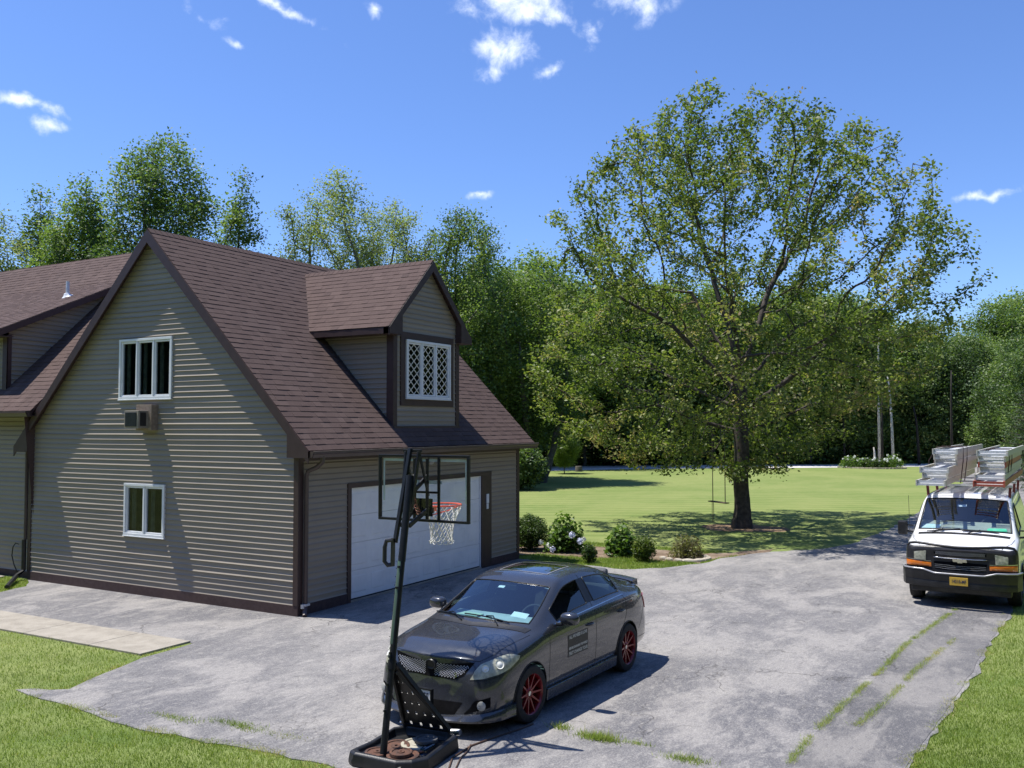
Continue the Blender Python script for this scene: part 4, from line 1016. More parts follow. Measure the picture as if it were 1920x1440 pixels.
    ms.build('grille_mesh', noisy('mesh_silver', (.42, .43, .46), (.5, .5, .52), 8, .4, metal=.3), car)
    em = MB(); c0, n0 = near(bvh, (-.1, -.02, .70), .018); Mx = Matrix.Translation(c0) @ Matrix.Rotation(math.radians(-96), 4, 'Y')
    em.lathe([(.066, -.012), (.074, .0), (.066, .012), (.058, .010), (.050, .004)], 28, Mx @ Matrix.Scale(.78, 4, (1, 0, 0))); em.build('emblem', BLACKM, car, smooth='auto')
    sb = text_mesh('S', .07, 'badge', CHROME, car, Matrix.Translation(near(bvh, (-.1, -.36, .62), .018)[0]) @ Matrix.Rotation(math.radians(-90), 4, 'Z') @ Matrix.Rotation(math.radians(90), 4, 'X'), .003, xs=1.2)
    PROJ = pmat('projector_glass', (.78, .78, .70), .15, coat=1)[0]
    # headlights: bowl, projectors, lens above
    for sg in (-1, 1):
        bot = [(.09, sg * .55, .615), (.20, sg * .68, .61), (.36, sg * .80, .645), (.50, sg * .86, .69), (.66, sg * .88, .755)]; top = [(.13, sg * .62, .765), (.24, sg * .67, .805), (.38, sg * .745, .825), (.54, sg * .80, .82), (.70, sg * .86, .785)]
        h = MB(); patch(h, bvh, bot, top, .003, 18, 6); HL = bpy.data.materials.get('lamp_bowl') or noisy('lamp_bowl', (.60, .60, .50), (.34, .34, .29), 20, .3, metal=.2); ho = h.build('headlight', HL, car, smooth=True)
        for (t, v, r_) in ((.26, .50, .040), (.52, .50, .050)):
            a = interp(bot, t).lerp(interp(top, t), v); c0, n0 = near(bvh, a, .001); Mx = Matrix.Translation(c0) @ n0.to_track_quat('Z', 'Y').to_matrix().to_4x4()
            q = MB(); q.lathe([(r_, .008), (r_, .014), (r_ * .75, .008), (r_ * .35, .016), (0.001, .019)], 20, Mx); q.build('bulb', PROJ, ho, smooth='auto')
        h = MB(); patch(h, bvh, bot, top, .008, 18, 6, dome=.006); h.build('lens', LENS, ho, smooth=True)
        c0, n0 = near(bvh, (.10, sg * .72, .345), .006); Mx = Matrix.Translation(c0) @ n0.to_track_quat('Z', 'Y').to_matrix().to_4x4()
        q = MB(); q.lathe([(.048, 0), (.048, .012), (.030, .018), (0.001, .02)], 20, Mx); q.build('fog_lamp', noisy('fog_glass', (.45, .45, .42), (.3, .3, .28), 20, .15), car, smooth='auto')
        tl = MB(); patch(tl, bvh, [(4.28, sg * .80, .72), (4.45, sg * .74, .71), (4.50, sg * .60, .72)], [(4.22, sg * .80, .90), (4.42, sg * .73, .93), (4.50, sg * .60, .90)], .010, 12, 6, dome=.008); tl.build('tail_light', pmat('red_lens', (.35, .015, .02), .12, coat=1)[0], car, smooth=True)
        # mirror
        mi = MB(); mv = Matrix.Translation((1.60, sg * .985, 1.0)); 
        for sc_ in (1,):
            vs = []; nu, nv = 14, 9
            for a in range(nu):
                th = 2 * math.pi * a / nu
                for b_ in range(nv + 1):
                    ph = math.pi * b_ / nv; x = -math.cos(ph); r_ = math.sin(ph) ** .42
                    vs.append((1.63 + (x * .10 if x < 0 else x * .03), sg * 1.0 + math.copysign(abs(math.cos(th)) ** .7, math.cos(th)) * .125 * r_, 1.035 + math.copysign(abs(math.sin(th)) ** .7, math.sin(th)) * .075 * r_))
            fs = [(a * (nv + 1) + b_, ((a + 1) % nu) * (nv + 1) + b_, ((a + 1) % nu) * (nv + 1) + b_ + 1, a * (nv + 1) + b_ + 1) for a in range(nu) for b_ in range(nv)]
            mi.add(vs, fs)
        mo = mi.build('side_mirror', PA, car, smooth=True)
        ar = MB(); ar.tube([(1.575, sg * .80, .955), (1.60, sg * .90, .965), (1.60, sg * .93, .98)], .022, 8); ar.build('mirror_arm', BLACKM, mo)
        # handles
        for hx in (2.38, 3.32):
            q = MB(); pp = [near(bvh, (hx - .10 + .2 * i / 6, sg * .9, .80 + hx * .012), .004 + .030 * math.sin(math.pi * i / 6) ** .5)[0] for i in range(7)]
            q.tube(pp, [.008, .012, .013, .013, .013, .012, .008], 8); q.build('door_handle', PA, car, smooth=True)
    # spoiler
    sp = MB(); pr = lambda y: [(4.28 - .05 * (y / .6) ** 2 + a, y, b_ - .03 * (abs(y) / .6) ** 3) for a, b_ in [(0, 1.105), (.03, 1.12), (.16, 1.125), (.20, 1.115), (.12, 1.100), (.03, 1.090)]]
    ysn = np.linspace(-.62, .62, 15); n_ = 6; vs = [p for y in ysn for p in pr(float(y))]; fs = [(i * n_ + j, i * n_ + (j + 1) % n_, (i + 1) * n_ + (j + 1) % n_, (i + 1) * n_ + j) for i in range(14) for j in range(n_)] + [tuple(range(n_)), tuple(14 * n_ + j for j in range(n_))]
    sp.add(vs, fs)
    for sg in (-1, 1): sp.hexa([(4.27, sg * .58, 1.02), (4.42, sg * .58, 1.0), (4.42, sg * .62, 1.0), (4.27, sg * .62, 1.02), (4.28, sg * .57, 1.09), (4.44, sg * .57, 1.085), (4.44, sg * .60, 1.085), (4.28, sg * .60, 1.09)])
    sp.build('spoiler', PA, car, fixn=True, smooth='auto')
    # sunroof and wipers
    sr = MB(); patch(sr, bvh, [(2.16, -.36, 1.45), (2.16, 0, 1.46), (2.16, .36, 1.45)], [(2.72, -.36, 1.46), (2.72, 0, 1.47), (2.72, .36, 1.46)], .003, 12, 10); sr.build('sunroof', pmat('sunroof_glass', (.008, .009, .011), .03, coat=1)[0], car, smooth=True)
    fr = MB()
    for pts in ([(2.15, -.37, 1.45), (2.15, .37, 1.45)], [(2.73, -.37, 1.46), (2.73, .37, 1.46)], [(2.15, -.37, 1.45), (2.73, -.37, 1.46)], [(2.15, .37, 1.45), (2.73, .37, 1.46)]): seam(fr, bvh, pts, .012, .005, 12)
    fr.build('sunroof_seal', noisy('seal_grey', (.3, .3, .32), (.2, .2, .2), 5, .4), car)
    wp = MB()
    for (y0, y1, xx, zz) in ((-.46, .20, 0, 0), (.18, .72, .02, 0)):
        A = near(bvh, (1.03 + abs(y0) * .14, y0, .995), .02)[0]; B = near(bvh, (1.08 + abs(y1) * .17, y1, 1.03), .018)[0]; md_ = near(bvh, A.lerp(B, .5), .03)[0]
        wp.tube([near(bvh, (1.0, y1 - .56, .95), .015)[0], A.lerp(B, .35) + Vector((0, 0, .035)), md_], .008, 6); 
        bl = [near(bvh, A.lerp(B, t / 8), .016)[0] for t in range(9)]; wp.tube(bl, .008, 6)
    wp.build('wiper', BLACKM, car)
    cw_ = MB(); patch(cw_, bvh, [(1.02, -.72, .945), (.90, 0, .97), (1.02, .72, .945)], [(1.13, -.745, .98), (.98, 0, 1.0), (1.13, .745, .98)], .005, 20, 3); cw_.build('cowl', BLACKP, car, smooth=True)
    # plate in the bumper
    pl_ = MB(); pl_.box((-.060, -.155, .325), (-.045, .155, .475)); po = pl_.build('licence_plate', noisy('plate_white', (.68, .7, .7), (.6, .6, .6), 30, .4), car, bevel=.003)
    fr = MB()
    for (a, b_, c_, d_) in ((-.17, .17, .475, .49), (-.17, .17, .31, .325), (-.17, -.155, .325, .475), (.155, .17, .325, .475)): fr.box((-.066, a, c_), (-.02, b_, d_))
    fr.build('plate_frame', BLACKM, po)
    text_mesh('155', .125, 'plate_number', pmat('plate_navy', (.02, .025, .05), .5)[0], po, Matrix.Translation((-.062, -.075, .398)) @ Matrix.Rotation(math.radians(-90), 4, 'Z') @ Matrix.Rotation(math.radians(90), 4, 'X'), .001, xs=.62, bold=.002)
    # magnetic sign on the driver's door
    sg_ = MB(); x0, x1, z0, z1 = 1.78, 2.31, .535, .80
    patch(sg_, bvh, [(x0, -.95, z0), (x1, -.95, z0)], [(x0, -.95, z1), (x1, -.95, z1)], .003, 14, 10); sgo = sg_.build('door_sign', pmat('sign_black', (.018, .018, .019), .5)[0], car, smooth=True)
    Wt = noisy('sign_lettering', (.62, .62, .56), (.45, .45, .42), 60, .6)
    for (txt, z, sz, xs) in (('ALL WE NEED IS LOVE', .768, .056, .84), ('BEFORE CHANGING THE WORLD', .635, .040, .80), ('FIRST CHANGE YOUR', .572, .056, .90)):
        o = text_mesh(txt, sz, 'lettering', Wt, sgo, Matrix.Identity(4), .0, xs=xs, bold=.0022)
        o.data.transform(Matrix.Rotation(math.radians(90), 4, 'X')); o.data.transform(Matrix.Translation(((x0 + x1) / 2, -.95, z)))
        for v in o.data.vertices: v.co = near(bvh, v.co, .0055)[0]
    hm = MB()
    for cx in (2.0, 2.09): 
        pts = []
        for q in range(17):
            t = 2 * math.pi * q / 16; pts.append((cx + .0022 * 16 * math.sin(t) ** 3, -.95, .700 + .0017 * (13 * math.cos(t) - 5 * math.cos(2 * t) - 2 * math.cos(3 * t) - math.cos(4 * t))))
        seam(hm, bvh, pts, .005, .0055, 32)
    hm.build('heart_emblem', pmat('heart_grey', (.09, .09, .09), .6)[0], sgo)
    # interior
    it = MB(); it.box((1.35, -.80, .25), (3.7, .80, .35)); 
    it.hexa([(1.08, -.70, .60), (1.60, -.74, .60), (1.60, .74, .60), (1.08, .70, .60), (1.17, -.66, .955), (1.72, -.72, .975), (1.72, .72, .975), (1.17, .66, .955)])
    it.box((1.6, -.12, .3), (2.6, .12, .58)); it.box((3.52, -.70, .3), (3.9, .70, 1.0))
    it.build('dashboard', noisy('dash_glare_grey', (.40, .46, .45), (.28, .33, .33), 5, .7), car, bevel=.02)  # dash raised and paled to stand in for its reflection in the windscreen
    for (sx, sy, wd) in ((2.15, -.38, .50), (2.15, .38, .50), (3.10, -.36, .64), (3.10, .36, .64)):
        q = MB(); q.box((sx - .2, sy - wd / 2, .40), (sx + .36, sy + wd / 2, .60)); Mx = Matrix.Translation((sx + .36, sy, .55)) @ Matrix.Rotation(math.radians(16), 4, 'Y')
        q.box((-.07, -wd / 2, 0), (.07, wd / 2, .58), M=Mx); q.box((-.05, -.13, .62), (.06, .13, .80), M=Mx); q.build('seat', SEATG if sx > 2.5 else SEATM, car, bevel=.045)
    sw = MB(); Mx = Matrix.Translation((1.78, -.37, .93)) @ Matrix.Rotation(math.radians(-62), 4, 'Y')
    sw.tube([Mx @ Vector((.185 * math.cos(a), .185 * math.sin(a), 0)) for a in np.linspace(0, 2 * math.pi, 25)[:-1]], .014, 8, closed=True); sw.bar(Mx @ Vector((0, -.18, 0)), Mx @ Vector((0, .18, 0)), .05, .02); sw.bar(Mx @ Vector((0, 0, 0)), (1.60, -.37, .82), .06, .06)
    sw.build('steering_wheel', SEATM, car)
    mr = MB(); c0 = near(bvh, (1.80, 0, 1.30), -.05)[0]; mr.box((c0.x - .015, -.12, c0.z - .035), (c0.x + .015, .12, c0.z + .03)); mr.build('rear_view_mirror', BLACKM, car, bevel=.01)
    st_ = MB(); 
    patch(st_, bvh, [(1.72, .11, 1.26), (1.72, .02, 1.26)], [(1.76, .11, 1.29), (1.76, .02, 1.29)], -.012, 3, 2, edge=False)
    patch(st_, bvh, [(1.24, -.38, 1.05), (1.27, -.58, 1.05)], [(1.33, -.38, 1.10), (1.36, -.58, 1.10)], -.012, 4, 2, edge=False)
    patch(st_, bvh, [(1.86, -.50, 1.30), (1.86, -.56, 1.30)], [(1.90, -.50, 1.33), (1.90, -.56, 1.33)], -.012, 3, 2, edge=False)
    st_.build('windscreen_sticker', WHITE, car)
    dsh = MB(); dsh.box((1.36, .20, .974), (1.52, .50, .985)); dsh.lathe([(.04, 0), (.05, .03), (.02, .06)], 8, Matrix.Translation((1.30, -.02, .965))); dsh.build('dashboard_clutter', noisy('pale_green', (.35, .5, .3), (.45, .5, .42), 30, .7), car)
    # wheels
    REDM = pmat('red_wheel', (.20, .008, .012), .38, .25, coat=.4)[0]
    proto = bpy.data.objects.new('wheel', None); COL.objects.link(proto); proto.parent = car; proto.empty_display_size = .1
    R0 = Matrix.Rotation(math.radians(90), 4, 'X')      # local z -> -y (outwards on the left side)
    t_ = MB(); t_.lathe([(.222, -.10), (.255, -.105), (.298, -.095), (.312, -.075), (.316, 0), (.312, .075), (.298, .095), (.255, .105), (.222, .10), (.215, 0)], 48, R0, closed=True)
    t_.build('tyre', RUBBER, proto, smooth='auto')
    r_ = MB(); r_.lathe([(.215, -.095), (.224, -.10), (.226, -.09), (.205, -.06), (.205, .07), (.214, .092), (.224, .100), (.226, .092), (.216, .074), (.210, 0)], 48, R0, closed=True)
    for q in range(10):
        a = 2 * math.pi * q / 10; d = Vector((math.cos(a), math.sin(a), 0)); sd = Vector((-d.y, d.x, 0))
        P = lambda r, s, z: R0 @ (d * r + sd * s + Vector((0, 0, z)))
        r_.hexa([P(.05, -.016, .030), P(.05, .016, .030), P(.213, .010, .045), P(.213, -.010, .045), P(.05, -.012, .060), P(.05, .012, .060), P(.213, .007, .086), P(.213, -.007, .086)])
    r_.lathe([(.075, .02), (.072, .055), (.055, .066), (.035, .060), (.030, .05)], 24, R0); r_.build('rim', REDM, proto, smooth='auto')
    h_ = MB(); h_.lathe([(.030, .045), (.028, .064), (.01, .068)], 16, R0); h_.build('hub_cap', CHROME, proto, smooth='auto')
    h_ = MB(); h_.lathe([(.15, -.01), (.15, .005), (.05, .02)], 24, R0); h_.build('brake_disc', noisy('brake_steel', (.12, .11, .10), (.07, .06, .06), 12, .5, metal=.7), proto, smooth='auto')
    for i, (wx, sg) in enumerate(((.93, -1), (3.53, -1), (.93, 1), (3.53, 1))):
        w = proto if i == 0 else copy_tree(proto, car)
        w.location = (wx, sg * .785, .316); w.rotation_euler = (0, 0, 0 if sg < 0 else math.pi)
        if i == 0: w.rotation_euler = (0, 0, math.radians(-3)); 
    ax = MB(); ax.box((.5, -.55, .17), (4.2, .55, .26)); ax.build('underbody', BLACKP, car)
    return car
sedan()

# ---------------------------------------------------------------- the white van
def van():
    s_ = .995
    v = thing('van', 'white panel van with a black front cover and ladder racks parked on the driveway', 'van', (6.50, -10.355, .012), math.radians(-2.2), scale=s_)
    PW = paint('van_white', (.78, .79, .80), (.72, .73, .73), rough=.35, metal=0.0)
    def st(x, zc, p7, p6, p5, w4, w3, w2, w1, zb, bow, z4=.9, z3=.66, z2=.46):
        y7, z7 = p7; pts = [(0, zb), (w1, zb), (w2, z2), (w3, z3), (w4, z4), p5, p6, p7]
        y8 = y7 - .035; pts.append((y8, z7 + (zc - z7) * .35 + .01)); pts.append((y8 * .66, z7 + (zc - z7) * .75 + .005)); pts.append((y8 * .33, zc - (zc - z7) * .06)); pts.append((0, zc))
        return [(x + bow * (abs(y) / .9) ** 2.4, y, z) for (y, z) in pts]
    S = [[(.10 + .05 * (y / .7) ** 2 + (.03 if z > .9 else 0), y, z) for (y, z) in [(0, .52), (.5, .52), (.66, .55), (.70, .66), (.70, .86), (.66, .96), (.58, .99), (.50, 1.0), (.38, 1.005), (.25, 1.01), (.12, 1.01), (0, 1.01)]],
         st(.11, 1.09, (.72, 1.08), (.80, 1.07), (.87, 1.04), .89, .89, .87, .7, .46, .09, z2=.50),
         st(.17, 1.165, (.83, 1.15), (.90, 1.135), (.95, 1.09), .965, .965, .95, .75, .42, .11),
         st(.45, 1.24, (.87, 1.215), (.925, 1.20), (.968, 1.15), .985, .98, .97, .75, .40, .10),
         st(.78, 1.31, (.90, 1.27), (.94, 1.24), (.975, 1.18), .99, .985, .975, .75, .40, .15),
         st(.86, 1.36, (.905, 1.30), (.945, 1.255), (.978, 1.19), .99, .985, .975, .75, .40, .16),
         st(1.12, 1.60, (.875, 1.51), (.945, 1.275), (.972, 1.20), .995, .985, .975, .75, .40, .14),
         st(1.40, 1.86, (.825, 1.79), (.95, 1.285), (.975, 1.20), .995, .985, .975, .75, .40, .10),
         st(1.55, 1.96, (.80, 1.90), (.952, 1.288), (.978, 1.20), 1.0, .985, .975, .75, .40, .06),
         st(1.85, 2.035, (.785, 1.965), (.945, 1.29), (.98, 1.20), 1.0, .985, .975, .75, .40, .0),
         st(2.10, 2.055, (.785, 1.975), (.948, 1.29), (.985, 1.20), 1.0, .985, .975, .75, .40, .0),
         st(2.20, 2.06, (.785, 1.98), (.95, 1.29), (.985, 1.20), 1.0, .985, .975, .75, .40, .0),
         st(3.6, 2.075, (.785, 1.985), (.95, 1.29), (.985, 1.20), 1.0, .985, .975, .75, .40, .0),
         st(5.3, 2.07, (.75, 1.975), (.94, 1.29), (.98, 1.20), .995, .985, .97, .75, .42, .0),
         st(5.60, 2.03, (.71, 1.92), (.89, 1.28), (.93, 1.18), .94, .94, .92, .72, .46, -.03),
         [(5.66, y, z) for (y, z) in [(0, .55), (.6, .55), (.8, .6), (.84, .7), (.84, .9), (.82, 1.18), (.78, 1.27), (.62, 1.85), (.5, 1.90), (.35, 1.92), (.18, 1.93), (0, 1.93)]]]
    def mf(i, j):
        if j in (8, 9, 10) and 5 <= i <= 7: return 1
        if j == 6 and 6 <= i <= 9: return 2
        return 0
    me, bvh = loft_body(S, 0, mf, [PW, VANGLASS, VANGLASS, RUBBER], [(.98, -1.1, -.66, .37, .43), (.98, .66, 1.1, .37, .43), (4.41, -1.1, -.66, .37, .43), (4.41, .66, 1.1, .37, .43)])
    submesh(me, lambda m, c: m == 0, 'body', PW, v); submesh(me, lambda m, c: m == 3, 'wheel_well', RUBBER, v)
    w = submesh(me, lambda m, c: m == 1, 'windscreen', VANGLASS, v); boundary_tube(w, .016, BLACKM, 'window_seal', w)
    tint = m_glass('van_side_glass', (.12, .14, .14), .06)
    for sg in (-1, 1):
        o = submesh(me, lambda m, c: m == 2 and c.y * sg > 0, 'side_window', tint, v); boundary_tube(o, .014, BLACKM, 'window_seal', o)
    # front cover, grille, lamps
    BRA = noisy('black_vinyl', (.012, .012, .014), (.022, .021, .023), 12, .42, bump=.25, bscale=60)
    br = MB(); patch(br, bvh, [(.3, -.96, .62), (.12, -.85, .62), (.06, 0, .60), (.12, .85, .62), (.3, .96, .62)], [(.38, -.95, 1.10), (.19, -.80, 1.13), (.14, 0, 1.16), (.19, .80, 1.13), (.38, .95, 1.10)], .010, 40, 14); br.build('front_cover', BRA, v, smooth=True)
    bx_ = MB(); bx_.tube([near(bvh, (.38 - .24 * math.cos(t_ * 1.55) if abs(t_) < 1 else .3, .95 * t_, 1.105 + .03 * (1 - t_ * t_)), .014)[0] for t_ in np.linspace(-1, 1, 25)], .024, 8); bx_.build('cover_hem', BRA, v, smooth=True)
    F = lambda y, z, off=.014: near(bvh, (-.2, y, z), off)[0]
    gm = MB()
    patch(gm, bvh, [(0, -.46, .955), (0, 0, .945), (0, .46, .955)], [(0, -.46, 1.045), (0, 0, 1.045), (0, .46, 1.045)], .014, 10, 3)
    patch(gm, bvh, [(0, -.44, .72), (0, 0, .71), (0, .44, .72)], [(0, -.46, .86), (0, 0, .86), (0, .46, .86)], .014, 10, 3); gm.build('grille', MATTE, v)
    gs = MB()
    for c_ in range(-16, 16):
        for s2 in (-1, 1):
            y = c_ * .028 + .014
            if abs(y + s2 * .03) < .46: seam(gs, bvh, [(0, y, .958), (0, y + s2 * .035, 1.04)], .005, .019, 2)
    for z in (.74, .77, .80): seam(gs, bvh, [(0, -.44, z), (0, 0, z - .006), (0, .44, z)], .006, .019, 12)
    gs.build('grille_mesh', noisy('mesh_grey', (.36, .36, .37), (.45, .45, .45), 8, .4, metal=.4), v)
    cb = MB(); cb.tube([F(y, .925, .026) for y in np.linspace(-.46, .46, 13)], .011, 8); cb.build('grille_bar', CHROME, v, smooth=True)
    # emblem: a slanted cross
    e = MB(); c0 = F(0, .885, .03); zz = lambda y, z: (c0.x - .012, y, z)
    poly = [(-.125, .862), (-.045, .862), (-.045, .845), (.035, .845), (.045, .862), (.115, .862), (.125, .906), (.045, .906), (.045, .924), (-.035, .924), (-.045, .906), (-.115, .906)]
    e.prism([zz(y, z) for y, z in poly], (.014, 0, 0)); e.build('emblem', noisy('pale_gold', (.62, .58, .42), (.5, .46, .34), 20, .35, metal=.4), v, fixn=True, bevel=.003)
    AMB = pmat('amber_lens', (.75, .20, .02), .2, coat=1)[0]
    for sg in (-1, 1):
        hb = MB(); patch(hb, bvh, [(.02, sg * .60, .865), (.05, sg * .73, .865), (.08, sg * .82, .865)], [(.02, sg * .60, 1.015), (.05, sg * .73, 1.015), (.08, sg * .82, 1.01)], .016, 8, 4, dome=.004); ho = hb.build('headlight', bpy.data.materials['lamp_bowl'], v, smooth=True)
        hb = MB(); patch(hb, bvh, [(.02, sg * .605, .87), (.05, sg * .73, .87), (.08, sg * .815, .87)], [(.02, sg * .605, 1.01), (.05, sg * .73, 1.01), (.08, sg * .815, 1.005)], .030, 8, 4, dome=.01); hb.build('lens', LENS, ho, smooth=True)
        a = MB(); patch(a, bvh, [(.02, sg * .50, .745), (.08, sg * .80, .745), (.26, sg * .97, .745)], [(.02, sg * .50, .825), (.08, sg * .80, .84), (.26, sg * .97, .845)], .018, 16, 4, dome=.006); a.build('turn_signal', AMB, v, smooth=True)
        a = MB(); seam(a, bvh, [(.02, sg * .50, .85), (.08, sg * .80, .862), (.26, sg * .97, .868)], .014, .022, 12); a.build('lamp_trim', CHROME, v)
        # mirrors
        m_ = MB(); m_.box((1.18, sg * 1.06, 1.20), (1.27, sg * 1.25, 1.49)); mo = m_.build('side_mirror', BLACKP, v, bevel=.035)
        m_ = MB(); m_.tube([(1.20, sg * .95, 1.27), (1.23, sg * 1.08, 1.28)], .020, 8); m_.tube([(1.20, sg * .95, 1.40), (1.23, sg * 1.08, 1.40)], .014, 8); m_.build('mirror_arm', BLACKM, mo)
    # bumper with its bright strip
    BP = [(-.10, 0), (-.09, .35), (-.055, .58), (0, .80), (.10, .95), (.32, 1.02)]
    path = [(x, -y) for x, y in BP[::-1]] + BP[1:]
    bm_ = MB(); st_ = MB()
    def dropz(y): return .0 if abs(y) > .62 else (-.055 if abs(y) < .42 else -.055 * (.62 - abs(y)) / .2)
    fine = []
    for i in range(len(path) - 1):
        for q in range(6): t = q / 6; fine.append((path[i][0] * (1 - t) + path[i + 1][0] * t, path[i][1] * (1 - t) + path[i + 1][1] * t))
    fine.append(path[-1])
    prof = [(.06, .38), (.0, .395), (-.012, .46), (-.0, .52), (-.012, .545), (-.012, .70), (.0, .712), (.10, .712), (.14, .60), (.14, .39)]
    vs = []; n_ = len(prof)
    for (x, y) in fine:
        for (dx, z) in prof: vs.append((x + dx, y * (1 - dx * .25), z + (dropz(y) if z > .6 else 0)))
    fs = [(i * n_ + j, i * n_ + (j + 1) % n_, (i + 1) * n_ + (j + 1) % n_, (i + 1) * n_ + j) for i in range(len(fine) - 1) for j in range(n_)] + [tuple(range(n_)), tuple((len(fine) - 1) * n_ + j for j in range(n_))]
    bm_.add(vs, fs); bm_.build('front_bumper', BLACKP, v, fixn=True, smooth='auto')
    st_.tube([(x - .004, y * 1.004, .716 + dropz(y)) for x, y in fine], .017, 8); st_.build('bumper_strip', noisy('strip_grey', (.42, .42, .44), (.35, .35, .36), 6, .35, metal=.5), v, smooth=True)
    vl = MB(); vl.box((.12, -.85, .27), (.4, .85, .40)); vl.build('air_dam', BLACKP, v, bevel=.02)
    pl_ = MB(); pl_.box((-.135, -.155, .46), (-.120, .155, .61)); po = pl_.build('licence_plate', noisy('plate_gold', (.62, .40, .06), (.55, .34, .05), 20, .4), v, bevel=.003)
    text_mesh('14510-MF', .085, 'plate_number', pmat('plate_ink', (.03, .03, .08), .5)[0], po, Matrix.Translation((-.137, 0, .535)) @ Matrix.Rotation(math.radians(-90), 4, 'Z') @ Matrix.Rotation(math.radians(90), 4, 'X'), .001, xs=.72, bold=.001)
    sm = MB()
    for sg in (-1, 1):
        for pts in ([(1.05, sg * 1.0, .52), (1.06, sg, .9), (1.02, sg, 1.22)], [(2.12, sg, .5), (2.12, sg, 1.28), (2.05, sg * .76, 1.93)], [(1.05, sg, .52), (2.12, sg, .5)], [(.20, sg * .70, 1.14), (.5, sg * .84, 1.2), (.80, sg * .88, 1.25)]): seam(sm, bvh, pts, .010, .002, 20)
    sm.build('panel_gap', BLACKM, v)
    dk = noisy('dark_blue_panel', (.03, .045, .08), (.05, .06, .09), 14, .5)
    cw_ = MB(); patch(cw_, bvh, [(.78, -.80, 1.27), (.76, 0, 1.31), (.78, .80, 1.27)], [(.90, -.81, 1.30), (.82, 0, 1.345), (.90, .81, 1.30)], .006, 20, 3); cw_.build('cowl', BLACKP, v, smooth=True)
    wp = MB()
    for (y0, y1) in ((-.62, .02), (.06, .66)):
        A = near(bvh, (.90, y0, 1.40), .022)[0]; B = near(bvh, (.86, y1, 1.375), .022)[0]; wp.tube([A, A.lerp(B, .5) , B], .011, 6); wp.tube([near(bvh, (.82, y1 - .1, 1.33), .01)[0], A.lerp(B, .5) + Vector((-.02, 0, .03))], .009, 6)
    wp.build('wiper', BLACKM, v)
    # inside
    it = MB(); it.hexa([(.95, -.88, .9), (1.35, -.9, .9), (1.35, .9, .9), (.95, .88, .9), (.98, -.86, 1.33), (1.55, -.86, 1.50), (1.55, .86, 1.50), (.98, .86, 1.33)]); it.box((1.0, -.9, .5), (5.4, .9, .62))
    it.build('dashboard', noisy('van_dash_glare', (.36, .38, .32), (.26, .27, .23), 3, .7), v, bevel=.02)  # dash top lifted and lightened to imitate glare on the windscreen
    bk = MB(); bk.hexa([(2.42, -.92, .6), (2.45, -.92, .6), (2.45, .92, .6), (2.42, .92, .6), (2.42, -.72, 1.95), (2.45, -.72, 1.95), (2.45, .72, 1.95), (2.42, .72, 1.95)]); bk.build('bulkhead', dk, v)
    bg_ = MB()
    for y in (-.58, -.28, .05, .35, .62): bg_.box((2.39, y - .02, 1.05), (2.42, y + .02, 1.92))
    for z in (1.15, 1.45, 1.72): bg_.box((2.38, -.70, z - .012), (2.41, .70, z + .012))
    bg_.build('shelf_rack', BLACKM, v)
    for sy in (-.45, .45):
        q = MB(); q.box((1.65, sy - .26, .62), (2.15, sy + .26, .98)); q.box((2.10, sy - .25, .95), (2.24, sy + .25, 1.50)); q.box((2.12, sy - .13, 1.53), (2.22, sy + .13, 1.70)); q.build('seat', SEATM, v, bevel=.05)
    sw = MB(); Mx = Matrix.Translation((1.55, -.45, 1.42)) @ Matrix.Rotation(math.radians(-55), 4, 'Y'); sw.tube([Mx @ Vector((.20 * math.cos(a), .20 * math.sin(a), 0)) for a in np.linspace(0, 2 * math.pi, 25)[:-1]], .016, 8, closed=True); sw.bar(Mx @ Vector((0, -.19, 0)), Mx @ Vector((0, .19, 0)), .05, .02); sw.build('steering_wheel', SEATM, v)
    pp = MB(); pp.hexa([(1.08, .45, 1.365), (1.30, .45, 1.43), (1.30, .78, 1.43), (1.08, .78, 1.365), (1.08, .45, 1.375), (1.30, .45, 1.44), (1.30, .78, 1.44), (1.08, .78, 1.375)]); pp.build('dashboard_paper', noisy('paper_aqua', (.45, .66, .66), (.6, .7, .7), 12, .8), v)
    gp = MB(); gp.hexa([(1.04, -.76, 1.34), (1.2, -.74, 1.39), (1.2, -.38, 1.39), (1.04, -.40, 1.34), (1.06, -.74, 1.40), (1.18, -.72, 1.43), (1.18, -.42, 1.42), (1.06, -.44, 1.38)]); gp.build('hi_vis_vest', noisy('hi_vis_green', (.05, .60, .28), (.2, .65, .4), 12, .8), v)
    sk_ = MB(); patch(sk_, bvh, [(1.40, .14, 1.77), (1.40, -.02, 1.77)], [(1.44, .14, 1.82), (1.44, -.02, 1.82)], -.012, 3, 2, edge=False); sk_.build('windscreen_sticker', WHITE, v)
    # radio aerial
    ae = MB(); ae.tube([(.62, .93, 1.2), (.62, .945, 2.05)], .004, 5); ae.build('aerial', BLACKM, v)
    # ladder rack: three cross bars on feet
    rk = MB(); rb = MB(); RED = noisy('rack_red', (.22, .035, .03), (.14, .03, .025), 12, .5)
    for x in (1.95, 3.4, 4.9):
        rb.box((x - .02, -.80, 2.185), (x + .02, .80, 2.222))
        for sg in (-1, 1): rk.hexa([(x - .03, sg * .72, 1.93), (x + .03, sg * .72, 1.93), (x + .03, sg * .77, 1.93), (x - .03, sg * .77, 1.93), (x - .025, sg * .74, 2.18), (x + .025, sg * .74, 2.18), (x + .025, sg * .79, 2.18), (x - .025, sg * .79, 2.18)])
    rk.build('rack_foot', RED, v, fixn=True); rb.build('roof_rack', ALU, v)
    t_ = MB(); R0 = Matrix.Rotation(math.radians(90), 4, 'X')
    proto = bpy.data.objects.new('wheel', None); COL.objects.link(proto); proto.parent = v; proto.empty_display_size = .1
